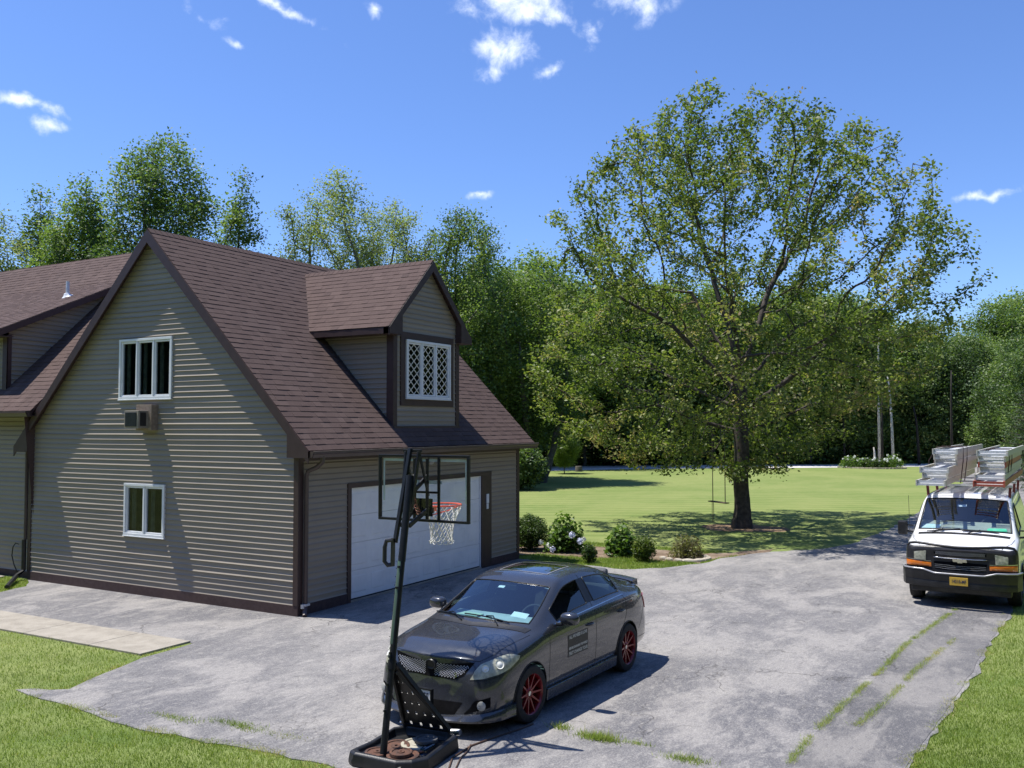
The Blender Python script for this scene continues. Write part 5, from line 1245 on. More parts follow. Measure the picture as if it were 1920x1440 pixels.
    t_.lathe([(.21, -.12), (.26, -.125), (.345, -.115), (.362, -.09), (.366, 0), (.362, .09), (.345, .115), (.26, .125), (.21, .12), (.205, 0)], 44, R0, closed=True); t_.build('tyre', RUBBER, proto, smooth='auto')
    t_ = MB(); t_.lathe([(.207, -.10), (.212, .10), (.20, .11), (.18, .05), (.12, .04), (.10, .09), (.05, .10), (.01, .10)], 32, R0); t_.build('rim', noisy('steel_wheel', (.35, .35, .36), (.2, .2, .2), 10, .5, metal=.5), proto, smooth='auto')
    for i, (wx, sg) in enumerate(((.98, -1), (4.41, -1), (.98, 1), (4.41, 1))):
        w = proto if i == 0 else copy_tree(proto, v); w.location = (wx, sg * .855, .366); w.rotation_euler = (0, 0, 0 if sg < 0 else math.pi)
    ax = MB(); ax.box((.3, -.6, .26), (5.4, .6, .42)); ax.build('underbody', BLACKP, v)
    # ladders are things of their own, strapped on the rack
    M0 = Matrix.Translation((6.50, -10.355, .012)) @ Matrix.Rotation(math.radians(-2.2), 4, 'Z') @ Matrix.Scale(s_, 4)
    OLD = noisy('weathered_rail', (.60, .59, .53), (.42, .41, .36), 18, .6, metal=.25); FIB = noisy('red_fibreglass', (.30, .05, .035), (.38, .10, .06), 12, .5); ORG = noisy('orange_fibreglass', (.60, .22, .08), (.5, .2, .1), 12, .5)
    def ladder(y, z, x0, L, w, label, rail=OLD, front=None, tilt=0):
        p = M0 @ Vector((x0, y, z)); o = thing('ladder', label, 'ladder', p, math.radians(-2.2 + tilt), group='ladders stacked on the van roof')
        r_ = MB()
        for sg in (-1, 1):
            yy = sg * w / 2; r_.box((0, yy - .004, 0), (L, yy + .004, .112)); r_.box((0, min(yy, yy - sg * .03), .106), (L, max(yy, yy - sg * .03), .112)); r_.box((0, min(yy, yy - sg * .03), .052), (L, max(yy, yy - sg * .03), .060)); r_.box((0, min(yy, yy - sg * .03), 0), (L, max(yy, yy - sg * .03), .006))
            r_.box((-.012, yy - .012, -.004), (.03, yy + .012, .115))
        r_.build('rail', rail, o)
        u_ = MB(); n_ = int(L / .3)
        for i in range(n_): x = .12 + i * .3; u_.tube([(x, -w / 2, .042), (x, w / 2, .042)], .017, 8)
        u_.build('rung', ALU, o)
        # flat aluminium plank end face
        f_ = MB(); f_.box((.0, -w / 2 + .005, .006), (.02, w / 2 - .005, .048)); f_.box((.05, -w / 2 + .005, .058), (.07, w / 2 - .005, .105)); f_.build('end_plate', front or ALU, o)
        return o
    zr = 2.228
    Lf = [(.58, .0, .95, 6.0, .52, 'lowest ladder of the left stack, sticking out furthest over the windscreen', OLD), (.55, .135, 1.40, 6.0, .46, 'second ladder up in the left stack on the van', OLD),
          (.54, .255, 1.20, 6.2, .52, 'third ladder up in the left stack with bright flat top', OLD), (.44, .375, 2.30, 5.2, .42, 'fourth ladder up in the left stack, set back behind the ones below', OLD), (.44, .50, 2.15, 5.4, .42, 'fifth ladder up in the left stack, just under the top', OLD), (.41, .62, 1.90, 5.8, .46, 'topmost ladder of the left stack on the van', OLD)]
    Rf = [(-.44, .0, 1.20, 6.0, .54, 'red ended ladder at the bottom of the right stack', FIB), (-.44, .12, 1.40, 6.0, .52, 'second ladder up in the right stack with silver end', OLD),
          (-.46, .245, 1.95, 5.6, .46, 'third ladder up in the right stack, blue grey and set back', OLD), (-.46, .365, 1.85, 5.6, .48, 'fourth ladder up in the right stack with red rails', FIB), (-.46, .485, 1.75, 5.6, .48, 'fifth ladder up in the right stack with tan top', OLD), (-.48, .605, 1.60, 5.8, .54, 'topmost ladder of the right stack with orange tipped end', OLD)]
    for row in (Lf, Rf):
        for (y, dz, x0, L, w, lb, mt) in row: ladder(y, zr + dz * .98, x0, L, w, lb, mt, front=(FIB if mt is FIB and dz < .1 else None), tilt=random.uniform(-.4, .4))
    sp = MB()
    for (y0, y1, zt, xs) in ((.14, .80, .745, (2.6, 3.4)), (-.73, -.16, .71, (2.5, 3.4))):
        for x in xs:
            sp.tube([M0 @ Vector(q) for q in [(x, y1 + .02, zr - .02), (x, y1 + .01, zr + .45), (x, y1 - .16, zr + zt), (x, y0 - .01, zr + zt), (x, y0 + .0, zr + .45), (x, y0 + .06, zr - .02)]], .009, 6)
    tag(sp.build('tie_down_strap', noisy('dark_strap', (.03, .02, .018), (.06, .03, .025), 8, .8)), 'dark straps holding both stacks of ladders down on the van roof', 'strap')
van()
# ---------------------------------------------------------------- basketball hoop
def hoop():
    h = thing('basketball_hoop', 'portable basketball hoop with clear backboard and white net standing in front of the dark sedan', 'basketball hoop', (-4.40, -5.62, .012), math.radians(1.5))
    L = lambda x, y, z: Vector((x + 4.40, y + 5.62, z - .012))        # world-like coordinates
    # base tank: near edge towards the house side of the lawn, raised rim, open middle
    b = MB()
    outer = [(-5.13, -5.52), (-5.08, -5.43), (-4.78, -5.45), (-4.36, -5.47), (-4.22, -5.56), (-4.17, -6.14), (-4.26, -6.25), (-4.88, -6.28), (-5.04, -6.19), (-5.13, -6.05)]
    ccx, ccy = -4.66, -5.86
    rings = []
    for (f, z) in ((1.0, .02), (1.0, .06), (.975, .135), (.93, .15), (.86, .15), (.83, .135), (.80, .10), (0.0, .10)):
        rings.append([L(ccx + (x - ccx) * f, ccy + (y - ccy) * f, z + (.035 if x > -4.4 and .84 < f < .99 else 0)) for x, y in outer])
    n = len(outer); vs = [v for r in rings for v in r]; fs = [(i * n + j, i * n + (j + 1) % n, (i + 1) * n + (j + 1) % n, (i + 1) * n + j) for i in range(len(rings) - 2) for j in range(n)]
    fs.append(tuple((len(rings) - 2) * n + j for j in range(n))); fs.append(tuple(range(n - 1, -1, -1))); b.add(vs, fs)
    b.build('base', BLACKP, h, bevel=.012, fixn=True)
    w = MB()
    for y in (-5.53, -6.08): w.lathe([(.05, -.02), (.05, .02)], 16, Matrix.Translation(L(-5.08, y, .055)) @ Matrix.Rotation(math.radians(90), 4, 'X'))
    w.build('roller', BLACKM, h, smooth='auto')
    # far edge brackets: a rod across and end knobs
    r = MB(); r.tube([L(-4.27, -5.50, .21), L(-4.23, -6.14, .21)], .010, 8); r.tube([L(-4.23, -6.14, .19), L(-4.22, -6.24, .20)], .035, 10); r.build('axle_rod', CHROME, h, smooth='auto')
    # pole: leaning forward in three sections
    axis = lambda z: L(-4.99 + (z - .1) * .248, -5.80 + (z - .1) * .058, z)
    p = MB(); p.tube([axis(.10), axis(.95)], .036, 16); p.tube([axis(.93), axis(1.02)], .045, 16); p.tube([axis(1.0), axis(2.02)], .037, 16); p.tube([axis(2.0), axis(2.90)], .041, 16)
    p.build('pole', BLACKM, h, smooth='auto')
    gs = MB(); 
    # the glossy green height label running up the pole
    m, t, bb = pmat('green_decal', (.10, .16, .12), .25, coat=.6); g = t.new('ShaderNodeTexCoord').outputs['Object']; sx = t.new('ShaderNodeSeparateXYZ'); t.l.new(g, sx.inputs[0])
    t.l.new(t.ramp(t.maprange(sx.outputs['Z'], 1.1, 2.1), [(0, (.05, .075, .06)), (.8, (.085, .13, .105)), (.93, (.10, .17, .13)), (1, (.04, .22, .42))]), bb.inputs['Base Color'])
    for i in range(5):
        a0 = math.radians(150 + i * 16); a1 = math.radians(150 + (i + 1) * 16); r_ = .0395
        q = lambda a, z: axis(z) + Vector((math.cos(a) * r_, math.sin(a) * r_ * -1 + 0, 0)) + Vector((-.0, .004, 0))
        gs.quad(q(a0, 1.18), q(a1, 1.18), q(a1, 2.02), q(a0, 2.02))
    gs.build('height_label', m, h)
    bl = MB()
    for z in (1.06, 1.10, 1.95, 1.74, .80, .55): 
        c = axis(z); bl.tube([c + Vector((-.062, 0, 0)), c + Vector((-.03, 0, 0))], .012, 8)
    for i in range(9): 
        c = axis(1.25 + i * .085); bl.tube([c + Vector((-.03, .036, 0)), c + Vector((-.035, .041, 0))], .006, 6)
    bl.build('bolt', BLACKM, h, smooth='auto')
    # perforated brace panel from the pole down to the far edge of the base
    top = axis(.98); bt = MB(); A0, A1 = L(-4.27, -5.55, .21), L(-4.235, -6.12, .21); T0, T1 = top + Vector((.04, .035, 0)), top + Vector((.04, -.035, 0))
    nrm = (A0 - T0).cross(A1 - T0).normalized() * .012; nrm = nrm if nrm.x > 0 else -nrm
    # grid of small plates leaving real holes
    NU, NV = 9, 12
    def PP(u, v): a = T0.lerp(A0, v); b_ = T1.lerp(A1, v); return a.lerp(b_, u)
    for i in range(NU):
        for j in range(NV):
            u0, u1, v0, v1 = i / NU, (i + 1) / NU, j / NV, (j + 1) / NV
            hole = (i % 2 == 1 and j % 2 == 1 and j > 2 and (T0.lerp(A0, v0) - T1.lerp(A1, v0)).length > .18)
            if not hole: bt.quad(PP(u0, v0), PP(u1, v0), PP(u1, v1), PP(u0, v1)); bt.quad(*[q + nrm for q in (PP(u0, v1), PP(u1, v1), PP(u1, v0), PP(u0, v0))])
            else:
                um, vm = (u0 + u1) / 2, (v0 + v1) / 2; k_ = .28; hu, hv = (u1 - u0) * k_, (v1 - v0) * k_
                O_ = [(u0, v0), (u1, v0), (u1, v1), (u0, v1)]; I_ = [(um - hu, vm - hv), (um + hu, vm - hv), (um + hu, vm + hv), (um - hu, vm + hv)]
                for q in range(4):
                    a, b2, c, d = O_[q], O_[(q + 1) % 4], I_[(q + 1) % 4], I_[q]
                    bt.quad(PP(*a), PP(*b2), PP(*c), PP(*d)); bt.quad(PP(*a) + nrm, PP(*d) + nrm, PP(*c) + nrm, PP(*b2) + nrm); bt.quad(PP(*d), PP(*c), PP(*c) + nrm, PP(*d) + nrm)
    for (a, b_) in ((T0, A0), (T1, A1), (A0, A1)): bt.bar(a, b_, .03, .045, nrm)
    bt.build('pole_brace', BLACKP, h)
    st = MB(); 
    st.bar(L(-4.27, -5.56, .21), axis(.90) + Vector((.05, .03, 0)), .022, .03); st.bar(L(-4.235, -6.11, .21), axis(.90) + Vector((.05, -.03, 0)), .022, .03)
    st.build('brace_strut', BLACKM, h)
    # lift arms: paired bars between pole and backboard
    by = -5.59; bx_ = -3.955; a = MB()
    for s in (-1, 1):
        a.bar(L(-4.29, -5.62 + s * .055, 2.72), L(bx_ - .06, by + s * .085, 2.88), .022, .05); a.bar(L(-4.36, -5.62 + s * .055, 2.36), L(bx_ - .06, by + s * .085, 2.50), .022, .05)
        a.bar(L(-4.22, -5.62 + s * .085, 3.16), L(-4.34, -5.62 + s * .06, 2.50), .022, .05)
        a.bar(L(-4.22, -5.62 + s * .085, 3.16), L(bx_ - .05, by + s * .10, 2.66), .018, .035)
        a.bar(L(bx_ - .055, by + s * .085, 2.40), L(bx_ - .055, by + s * .085, 3.08), .03, .03)
    a.bar(L(-4.22, -5.74, 3.17), L(-4.22, -5.50, 3.17), .03, .03); a.build('lift_arm', BLACKM, h, bevel=.004)
    sp = MB(); c0, c1 = L(-4.30, -5.62, 2.78), L(-4.05, -5.60, 2.45)
    sp.tube([c0.lerp(c1, t / 60) + Vector((0, math.cos(t * .9), math.sin(t * .9))) * .026 for t in range(61)], .006, 5); sp.build('spring', noisy('spring_red', (.25, .10, .06), (.12, .05, .04), 9, .4), h)
    hd = MB(); hd.bar(L(-4.235, -5.60, 3.20), L(-4.44, -5.545, 2.18), .05, .035); hd.build('lift_rod', BLACKM, h, bevel=.004)
    hh = MB(); c = L(-4.46, -5.535, 2.08)
    hh.tube([c + Vector((0, .0, .13)), c + Vector((-.02, .075, .12)), c + Vector((-.03, .09, .05)), c + Vector((-.04, .085, -.10)), c + Vector((-.03, .05, -.14)), c + Vector((0, 0, -.13))], .024, 8); hh.bar(c + Vector((0, 0, .15)), c + Vector((-.01, 0, -.15)), .03, .04); hh.build('lift_handle', BLACKP, h, smooth='auto')
    # backboard
    z0, z1, hw = 2.365, 3.118, .612
    bd = MB(); bd.box(tuple(L(bx_ - .004, by - hw + .02, z0 + .02)), tuple(L(bx_ + .008, by + hw - .02, z1 - .02)))
    cl = m_glass('acrylic', (.97, .985, .98), .02, .03); board = bd.build('backboard', cl, h)
    fr = MB(); w_ = .028
    B = lambda y0, y1, za, zb: fr.box(tuple(L(bx_ - .03, y0, za)), tuple(L(bx_ + .014, y1, zb)))
    B(by - hw, by + hw, z0, z0 + w_); B(by - hw, by + hw, z1 - w_, z1); B(by - hw, by - hw + w_, z0 + w_, z1 - w_); B(by + hw - w_, by + hw, z0 + w_, z1 - w_)
    fr.box(tuple(L(bx_ - .028, by - .23, z0 + w_)), tuple(L(bx_ - .005, by - .20, z1 - w_))); fr.box(tuple(L(bx_ - .028, by + .20, z0 + w_)), tuple(L(bx_ - .005, by + .23, z1 - w_))); fr.box(tuple(L(bx_ - .026, by - .20, 2.685)), tuple(L(bx_ - .005, by + .20, 2.710)))
    fr.build('backboard_frame', BLACKM, board, bevel=.004)
    ln = MB(); xx = bx_ + .0095; LN = lambda y0, y1, za, zb: ln.box(tuple(L(xx, y0, za)), tuple(L(xx + .0015, y1, zb)))
    e = hw - .045; LN(by - e, by + e, z1 - .075, z1 - .045); LN(by - e, by - e + .022, z0 + .22, z1 - .075); LN(by + e - .022, by + e, z0 + .22, z1 - .075)
    LN(by - .24, by + .24, 2.79, 2.83); ln.build('white_border', noisy('decal_white', (.6, .66, .62), (.5, .55, .52), 8, .5), board)
    # rim and its plate
    rz = 2.525; rcx = bx_ + .155 + .225
    pl = MB(); pl.box(tuple(L(bx_ + .010, by - .11, rz - .10)), tuple(L(bx_ + .022, by + .11, rz + .10))); pl.box(tuple(L(bx_ + .022, by - .075, rz - .07)), tuple(L(bx_ + .10, by + .075, rz - .01)))
    ORG = pmat('rim_orange', (.72, .10, .035), .35, coat=.4)[0]
    rm = MB(); C = L(rcx, by, rz); rm.tube([C + Vector((math.cos(t) * .229, math.sin(t) * .229, 0)) for t in np.linspace(0, 2 * math.pi, 41)[:-1]], .0095, 8, closed=True)
    rm.box(tuple(L(bx_ + .022, by - .06, rz - .055)), tuple(L(rcx - .20, by + .06, rz + .006)))
    for s in (-1, 1): rm.tube([L(bx_ + .03, by + s * .075, rz - .09), L(rcx - .05, by + s * .13, rz - .055), C + Vector((.02, s * .222, -.006))], .007, 6)
    for i in range(12):
        t = 2 * math.pi * i / 12 + .13; q = C + Vector((math.cos(t) * .229, math.sin(t) * .229, -.012)); rm.tube([q + Vector((0, 0, .0)), q + Vector((-math.sin(t) * .012, math.cos(t) * .012, -.014)), q + Vector((-math.sin(t) * .024, math.cos(t) * .024, 0))], .0035, 5)
    rmo = rm.build('rim', ORG, h, smooth='auto'); pl.build('rim_bracket', BLACKM, rmo, bevel=.003)
    # net: twelve cords crossing in diamonds
    nt = MB(); prof = [(.222, -.02), (.200, -.085), (.168, -.16), (.142, -.235), (.128, -.305), (.124, -.375), (.128, -.415)]
    rr_ = random.Random(3)
    for i in range(12):
        for s in (-1, 1):
            pts = []
            for q, (r_, z) in enumerate(prof):
                for sub in range(3 if q < len(prof) - 1 else 1):
                    f = sub / 3; r2, z2 = (r_ + (prof[q + 1][0] - r_) * f, z + (prof[q + 1][1] - z) * f) if q < len(prof) - 1 else (r_, z)
                    t = 2 * math.pi * (i + .13 * 12 / (2 * math.pi) + s * (q + f) * .5) / 12
                    j = .003; pts.append(C + Vector((math.cos(t) * r2 + rr_.uniform(-j, j), math.sin(t) * r2 + rr_.uniform(-j, j), z2)))
            nt.tube(pts, .0052, 5)
        for q in (1, 2, 3, 4, 5):
            r_, z = prof[q]; t = 2 * math.pi * (i + .248 + q * .5) / 12; c = C + Vector((math.cos(t) * r_, math.sin(t) * r_, z)); nt.tube([c + Vector((0, 0, .012)), c - Vector((0, 0, .012))], .008, 5)
        t = 2 * math.pi * (i + .248) / 12; r_ = .128; c = C + Vector((math.cos(t) * r_, math.sin(t) * r_, -.415)); 
        nt.tube([c + Vector((0, 0, 0)), c + Vector((-math.sin(t) * .02, math.cos(t) * .02, -.03)), c + Vector((-math.sin(t) * .05, math.cos(t) * .05, -.03)), c + Vector((-math.sin(t) * .066, math.cos(t) * .066, 0))], .0055, 5)
    nt.build('net', noisy('net_cord', (.72, .72, .68), (.62, .60, .56), 40, .85), h, smooth='auto')
    # weights lying in the base
    def disc(x, y, z, r, mat, label, tilt=(0, 0), nm='weight_plate'):
        m_ = MB(); Mx = Matrix.Translation((x, y, z)) @ Matrix.Rotation(tilt[0], 4, 'X') @ Matrix.Rotation(tilt[1], 4, 'Y')
        m_.lathe([(r * .93, 0), (r, .006), (r, .034), (r * .93, .038), (r * .80, .038), (r * .76, .028), (r * .36, .028), (r * .32, .038), (r * .12, .038), (r * .10, .020), (.001, .020)], 36, Mx); tag(m_.build(nm, mat, smooth='auto'), label, 'weight plate')
    disc(-4.90, -6.00, .108, .165, RUST, 'rusty iron plate lying flat under the smaller round plate in the hoop base')
    disc(-4.93, -6.00, .148, .115, RUST, 'small rusty iron plate topmost of the stack beside the hoop pole')
    disc(-4.95, -5.72, .108, .13, RUST, 'rusty iron plate half hidden behind the hoop pole')
    disc(-4.74, -5.80, .115, .14, RUST, 'rusty plate leaning under the pale round weight', (.05, -.12))
    disc(-4.60, -5.95, .120, .16, noisy('pale_stone', (.40, .37, .28), (.30, .28, .22), 14, .85), 'pale round stone weight in the middle of the hoop base', (.03, -.03))
    disc(-4.52, -6.02, .162, .12, noisy('grey_iron', (.10, .10, .10), (.06, .06, .06), 14, .7), 'dark iron plate on top of the pale stone weight')
    bt = MB(); bt.box((-4.78, -6.19, .11), (-4.58, -6.11, .19)); tag(bt.build('water_bottle', m_glass('blue_plastic', (.35, .55, .75), .12), bevel=.02), 'small bluish plastic bottle lying in the hoop base under the brace', 'bottle')
    # thin dark hose trailing away over the asphalt
    hz = MB()
    hz.tube([(-4.75, -6.45, .022), (-4.45, -6.30, .022), (-4.05, -6.28, .022), (-3.85, -6.33, .022), (-3.62, -6.39, .022), (-3.36, -6.47, .022), (-3.1, -6.52, .022)], .010, 6); hz.tube([(-4.05, -6.27, .03), (-4.2, -6.33, .022), (-4.42, -6.38, .022), (-4.7, -6.5, .022)], .009, 6)
    tag(hz.build('garden_hose', noisy('brown_rubber', (.10, .055, .035), (.05, .03, .02), 9, .6), smooth='auto'), 'thin brown hose trailing over the asphalt from the hoop base under the car', 'hose')
hoop()
# ---------------------------------------------------------------- trees and plants
def colonize(attr, roots, step=.38, infl=3.0, kill=.7, iters=120, tropism=(0, 0, 0), wob=.18, seed=1):
    """space colonisation; roots: list of (pos, parent). returns nodes, parents"""
    r = random.Random(seed); P = [Vector(p) for p, _ in roots]; par = [q for _, q in roots]; A = [Vector(a) for a in attr]; tp = Vector(tropism)
    alive = list(range(len(A))); stuck = {}
    for it in range(iters):
        kd = KDTree(len(P))
        for i, p in enumerate(P): kd.insert(p, i)
        kd.balance(); acc = {}; nxt = []
        for a in alive:
            co, i, d = kd.find(A[a])
            if d < kill: continue
            nxt.append(a)
            if d < infl: acc.setdefault(i, Vector((0, 0, 0))); acc[i] += (A[a] - co) / d
        alive = nxt
        if not acc or not alive: 
            if not alive: break
            infl *= 1.5
            if infl > 30: break
            continue
        new = 0
        for i, v in acc.items():
            if stuck.get(i, 0) > 4: continue
            d = v.normalized() + tp + Vector((r.uniform(-wob, wob), r.uniform(-wob, wob), r.uniform(-wob, wob)))
            if d.length < 1e-3: continue
            P.append(P[i] + d.normalized() * step); par.append(i); stuck[i] = stuck.get(i, 0) + 1; new += 1
        if new == 0: break
    return P, par
def radii(P, par, tip=.010, ex=2.3, trunk=None):
    n = len(P); ch = [[] for _ in range(n)]
    for i, p in enumerate(par):
        if p >= 0: ch[p].append(i)
    R = [0.0] * n
    for i in range(n - 1, -1, -1):
        s = sum(R[c] ** ex for c in ch[i]); R[i] = max(tip, s ** (1 / ex) if s else tip)
    if trunk: 
        ex2 = math.log(trunk / tip) / math.log(max(R[0] / tip, 1.01)); R = [tip * (q / tip) ** ex2 for q in R]
    return R, ch
def branch_mesh(name, P, par, R, mat, parent, minr=0.0, sides=(9, 6, 4, 3)):
    V = []; F = []
    for i, p in enumerate(par):
        if p < 0 or R[i] < minr: continue
        a, b = P[p], P[i]; t = b - a
        if t.length < 1e-6: continue
        r0 = min(R[p], R[i] * 1.25); r1 = R[i]; n = sides[0] if r1 > .12 else sides[1] if r1 > .05 else sides[2] if r1 > .02 else sides[3]
        t.normalize(); u = Vector((1, 0, 0)) if abs(t.x) < .8 else Vector((0, 1, 0)); s = t.cross(u).normalized(); u = s.cross(t); o = len(V)
        for (c, rr_) in ((a - t * r0 * .3, r0), (b + t * r1 * .3, r1)):
            for j in range(n): an = 2 * math.pi * j / n; V.append(c + (s * math.cos(an) + u * math.sin(an)) * rr_)
        for j in range(n): F.append((o + j, o + (j + 1) % n, o + n + (j + 1) % n, o + n + j))
    return npmesh(name, np.array([tuple(v) for v in V]), np.array(F), mat, smooth=True, parent=parent)
def leaf_mesh(name, C, size, mat, parent, var, asp=.62, up=.35, droop=0.0, fold=True, g=None):
    """rhombic folded leaves at centres C (n,3)"""
    g = g or rng; n = len(C); C = np.asarray(C); sz = size * g.uniform(.6, 1.35, n)
    d = g.normal(0, 1, (n, 3)); d[:, 2] *= .6; d[:, 2] -= droop; d /= np.linalg.norm(d, axis=1)[:, None]
    nr = g.normal(0, 1, (n, 3)); nr[:, 2] = abs(nr[:, 2]) + up; s = np.cross(d, nr); s /= np.linalg.norm(s, axis=1)[:, None] + 1e-9; nn = np.cross(s, d)
    L = d * sz[:, None]; S = s * (sz * asp * .5)[:, None]; H = nn * (sz * .16)[:, None]
    V = np.zeros((n, 4, 3)); V[:, 0] = C - L * .5; V[:, 1] = C + S + H - L * .05; V[:, 2] = C + L * .5; V[:, 3] = C - S + H - L * .05
    F = np.arange(n * 4).reshape(n, 4)
    return npmesh(name, V.reshape(-1, 3), F, mat, var=var, parent=parent)
def clump_noise(C, s, seed=0.0):
    return np.array([mnoise.noise(Vector((c[0] * s + seed, c[1] * s, c[2] * s))) for c in C])
OAKLEAF = m_leaf('oak_leaf', [(0, (.046, .070, .018)), (.3, (.100, .142, .034)), (.6, (.172, .216, .054)), (.8, (.262, .262, .092)), (.93, (.32, .27, .135)), (1, (.34, .25, .145))], .38, .48)
LEAF_A = m_leaf('tree_leaf', [(0, (0.053, 0.092, 0.028)), (.4, (0.118, 0.178, 0.052)), (.75, (0.213, 0.282, 0.088)), (1, (0.364, 0.410, 0.164))], .36, .5)
LEAF_B = m_leaf('pale_leaf', [(0, (0.099, 0.128, 0.054)), (.4, (0.182, 0.224, 0.091)), (.75, (0.275, 0.307, 0.135)), (1, (0.416, 0.419, 0.234))], .42, .5)
LEAF_C = m_leaf('dark_leaf', [(0, (0.036, 0.066, 0.027)), (.4, (0.083, 0.136, 0.045)), (.8, (0.163, 0.229, 0.073)), (1, (0.312, 0.364, 0.141))], .28, .5)
LEAF_D = m_leaf('bright_leaf', [(0, (0.059, 0.105, 0.019)), (.5, (0.137, 0.209, 0.040)), (1, (0.244, 0.319, 0.082))], .42, .5)
BARK2 = noisy('grey_bark', (.075, .068, .058), (.13, .12, .105), 7, .95, bump=.6, bscale=30); BIRCH2 = noisy('light_bark', (.20, .18, .15), (.11, .10, .085), 6, .9); BIRCH = noisy('birch_bark', (.62, .60, .56), (.30, .28, .25), 6, .8)

# ---- the big yard tree; crown outline taken as a real 15 m wide crown around the trunk
def big_tree():
    tb = Vector((17.95, -3.1, 0)); t = thing('oak_tree', 'tall spreading oak with yellowing leaves standing alone in the front lawn', 'tree', tb)
    right = Vector((.496, -.868, 0)); away = Vector((.868, .497, 0))
    # half widths (left, right) by height
    zs = [1.7, 2.4, 3.2, 4.2, 5.3, 6.9, 8.6, 10.4, 12.0, 13.2, 13.9, 14.4]; lf = [3.2, 5.0, 6.7, 7.1, 7.2, 7.0, 6.7, 6.4, 5.5, 3.9, 3.3, 2.6]; rg = [1.2, 2.4, 3.9, 5.4, 6.4, 7.0, 7.2, 6.8, 6.0, 4.4, 3.3, 2.8]
    A = []; r = random.Random(11)
    while len(A) < 3700:
        z = r.uniform(1.8, 14.5); a = r.uniform(0, 2 * math.pi); c, s = math.cos(a), math.sin(a)
        wl, wr = np.interp(z, zs, lf), np.interp(z, zs, rg); w = wr if c > 0 else wl; R = 1 / math.sqrt((c / w) ** 2 + (s / (.5 * (wl + wr) * 1.0)) ** 2)
        R *= 1 + .17 * mnoise.noise(Vector((c * 2.2, s * 2.2, z * .42))) + .07 * mnoise.noise(Vector((c * 6, s * 6, z * 1.1)))
        f = r.random() ** .5
        if z < 5.2 and f < .50: continue
        if f < .25 and z < 11: continue
        # gaps where the sky shows
        p = right * (c * R * f) + away * (s * R * f) + Vector((0, 0, z))
        if mnoise.noise(p * .40 + Vector((3, 1, 9))) < -.19: continue
        A.append(p)
    roots = [(Vector((0, 0, -.2)), -1)]; pr = 0
    for i in range(1, 15): roots.append((Vector((.02 * math.sin(i), .02 * math.cos(i * 1.3), i * .38 - .2)), i - 1))
    base = 14
    # main limbs leave the trunk between 3.4 and 6 m, as in the picture: several uprights and long side limbs
    limbs = [(14, -.10, .05, 3.8, 1.0), (14, .45, -.2, 3.6, .95), (14, -.75, .25, 3.6, .85), (13, .95, .3, 3.4, .65), (12, -1.2, -.3, 3.6, .62), (13, .1, 1.0, 3.2, .8), (13, -.2, -1.0, 3.2, .8), (11, 1.25, -.5, 3.6, .42), (11, -1.2, .6, 3.4, .40), (10, .4, 1.2, 3.2, .38), (10, -.5, -1.2, 3.4, .34), (9, 1.3, .1, 3.0, .25), (9, -1.3, -.2, 3.4, .20)]
    nodes = [p for p, _ in roots]; par = [q for _, q in roots]
    for (st, rx, ry, L, el) in limbs:
        d = (right * rx + away * ry).normalized() * math.sqrt(max(0, 1 - min(el, .98) ** 2)) + Vector((0, 0, el)); d.normalize(); p = nodes[st].copy(); pi = st
        for q in range(int(L / .38)):
            d = (d + Vector((r.uniform(-.12, .12), r.uniform(-.12, .12), .03))).normalized(); p = p + d * .38; nodes.append(p.copy()); par.append(pi); pi = len(nodes) - 1
    P, par = colonize(A, list(zip(nodes, par)), .34, 2.4, .52, 110, (0, 0, .04), .16, 5)
    R, ch = radii(P, par, .010, 2.4, .25)
    # flare at the foot
    for i in range(0, 15):
        z = P[i].z; R[i] = max(min(R[i], .27), .245 - .006 * z) + (.16 * math.exp(-max(z, 0) / .32)) 
    for i in range(15, len(P)): R[i] = min(R[i], .165)
    branch_mesh('trunk', P, par, R, BARK, t, sides=(14, 7, 4, 3))
    g = np.random.default_rng(5); tips = [i for i in range(15 + 100, len(P)) if R[i] < .030 and P[i].z > 1.6]
    T = np.array([tuple(P[i]) for i in tips]); k_ = 30
    C = np.repeat(T, k_, 0); n = len(C); off = g.normal(0, .145, (n, 3)); C = C + off
    # terminal sprays reach outwards a bit
    gap = clump_noise(T, .55, 4.0); keep = np.repeat(g.uniform(0, 1, len(T)) < np.clip(1.15 + gap * 1.6, .35, 1), k_); C = C[keep]
    cl = clump_noise(C, .32, 1.7); yl = np.clip((6.5 - C[:, 2]) * .03, -.05, .12)
    var = np.clip(.46 + cl * .60 + yl + g.normal(0, .16, len(C)), 0, 1)
    leaf_mesh('crown', C, .13, OAKLEAF, t, var, .62, .3, .25, g=g)
    print('oak', len(P), len(C))
    return t
big_tree()

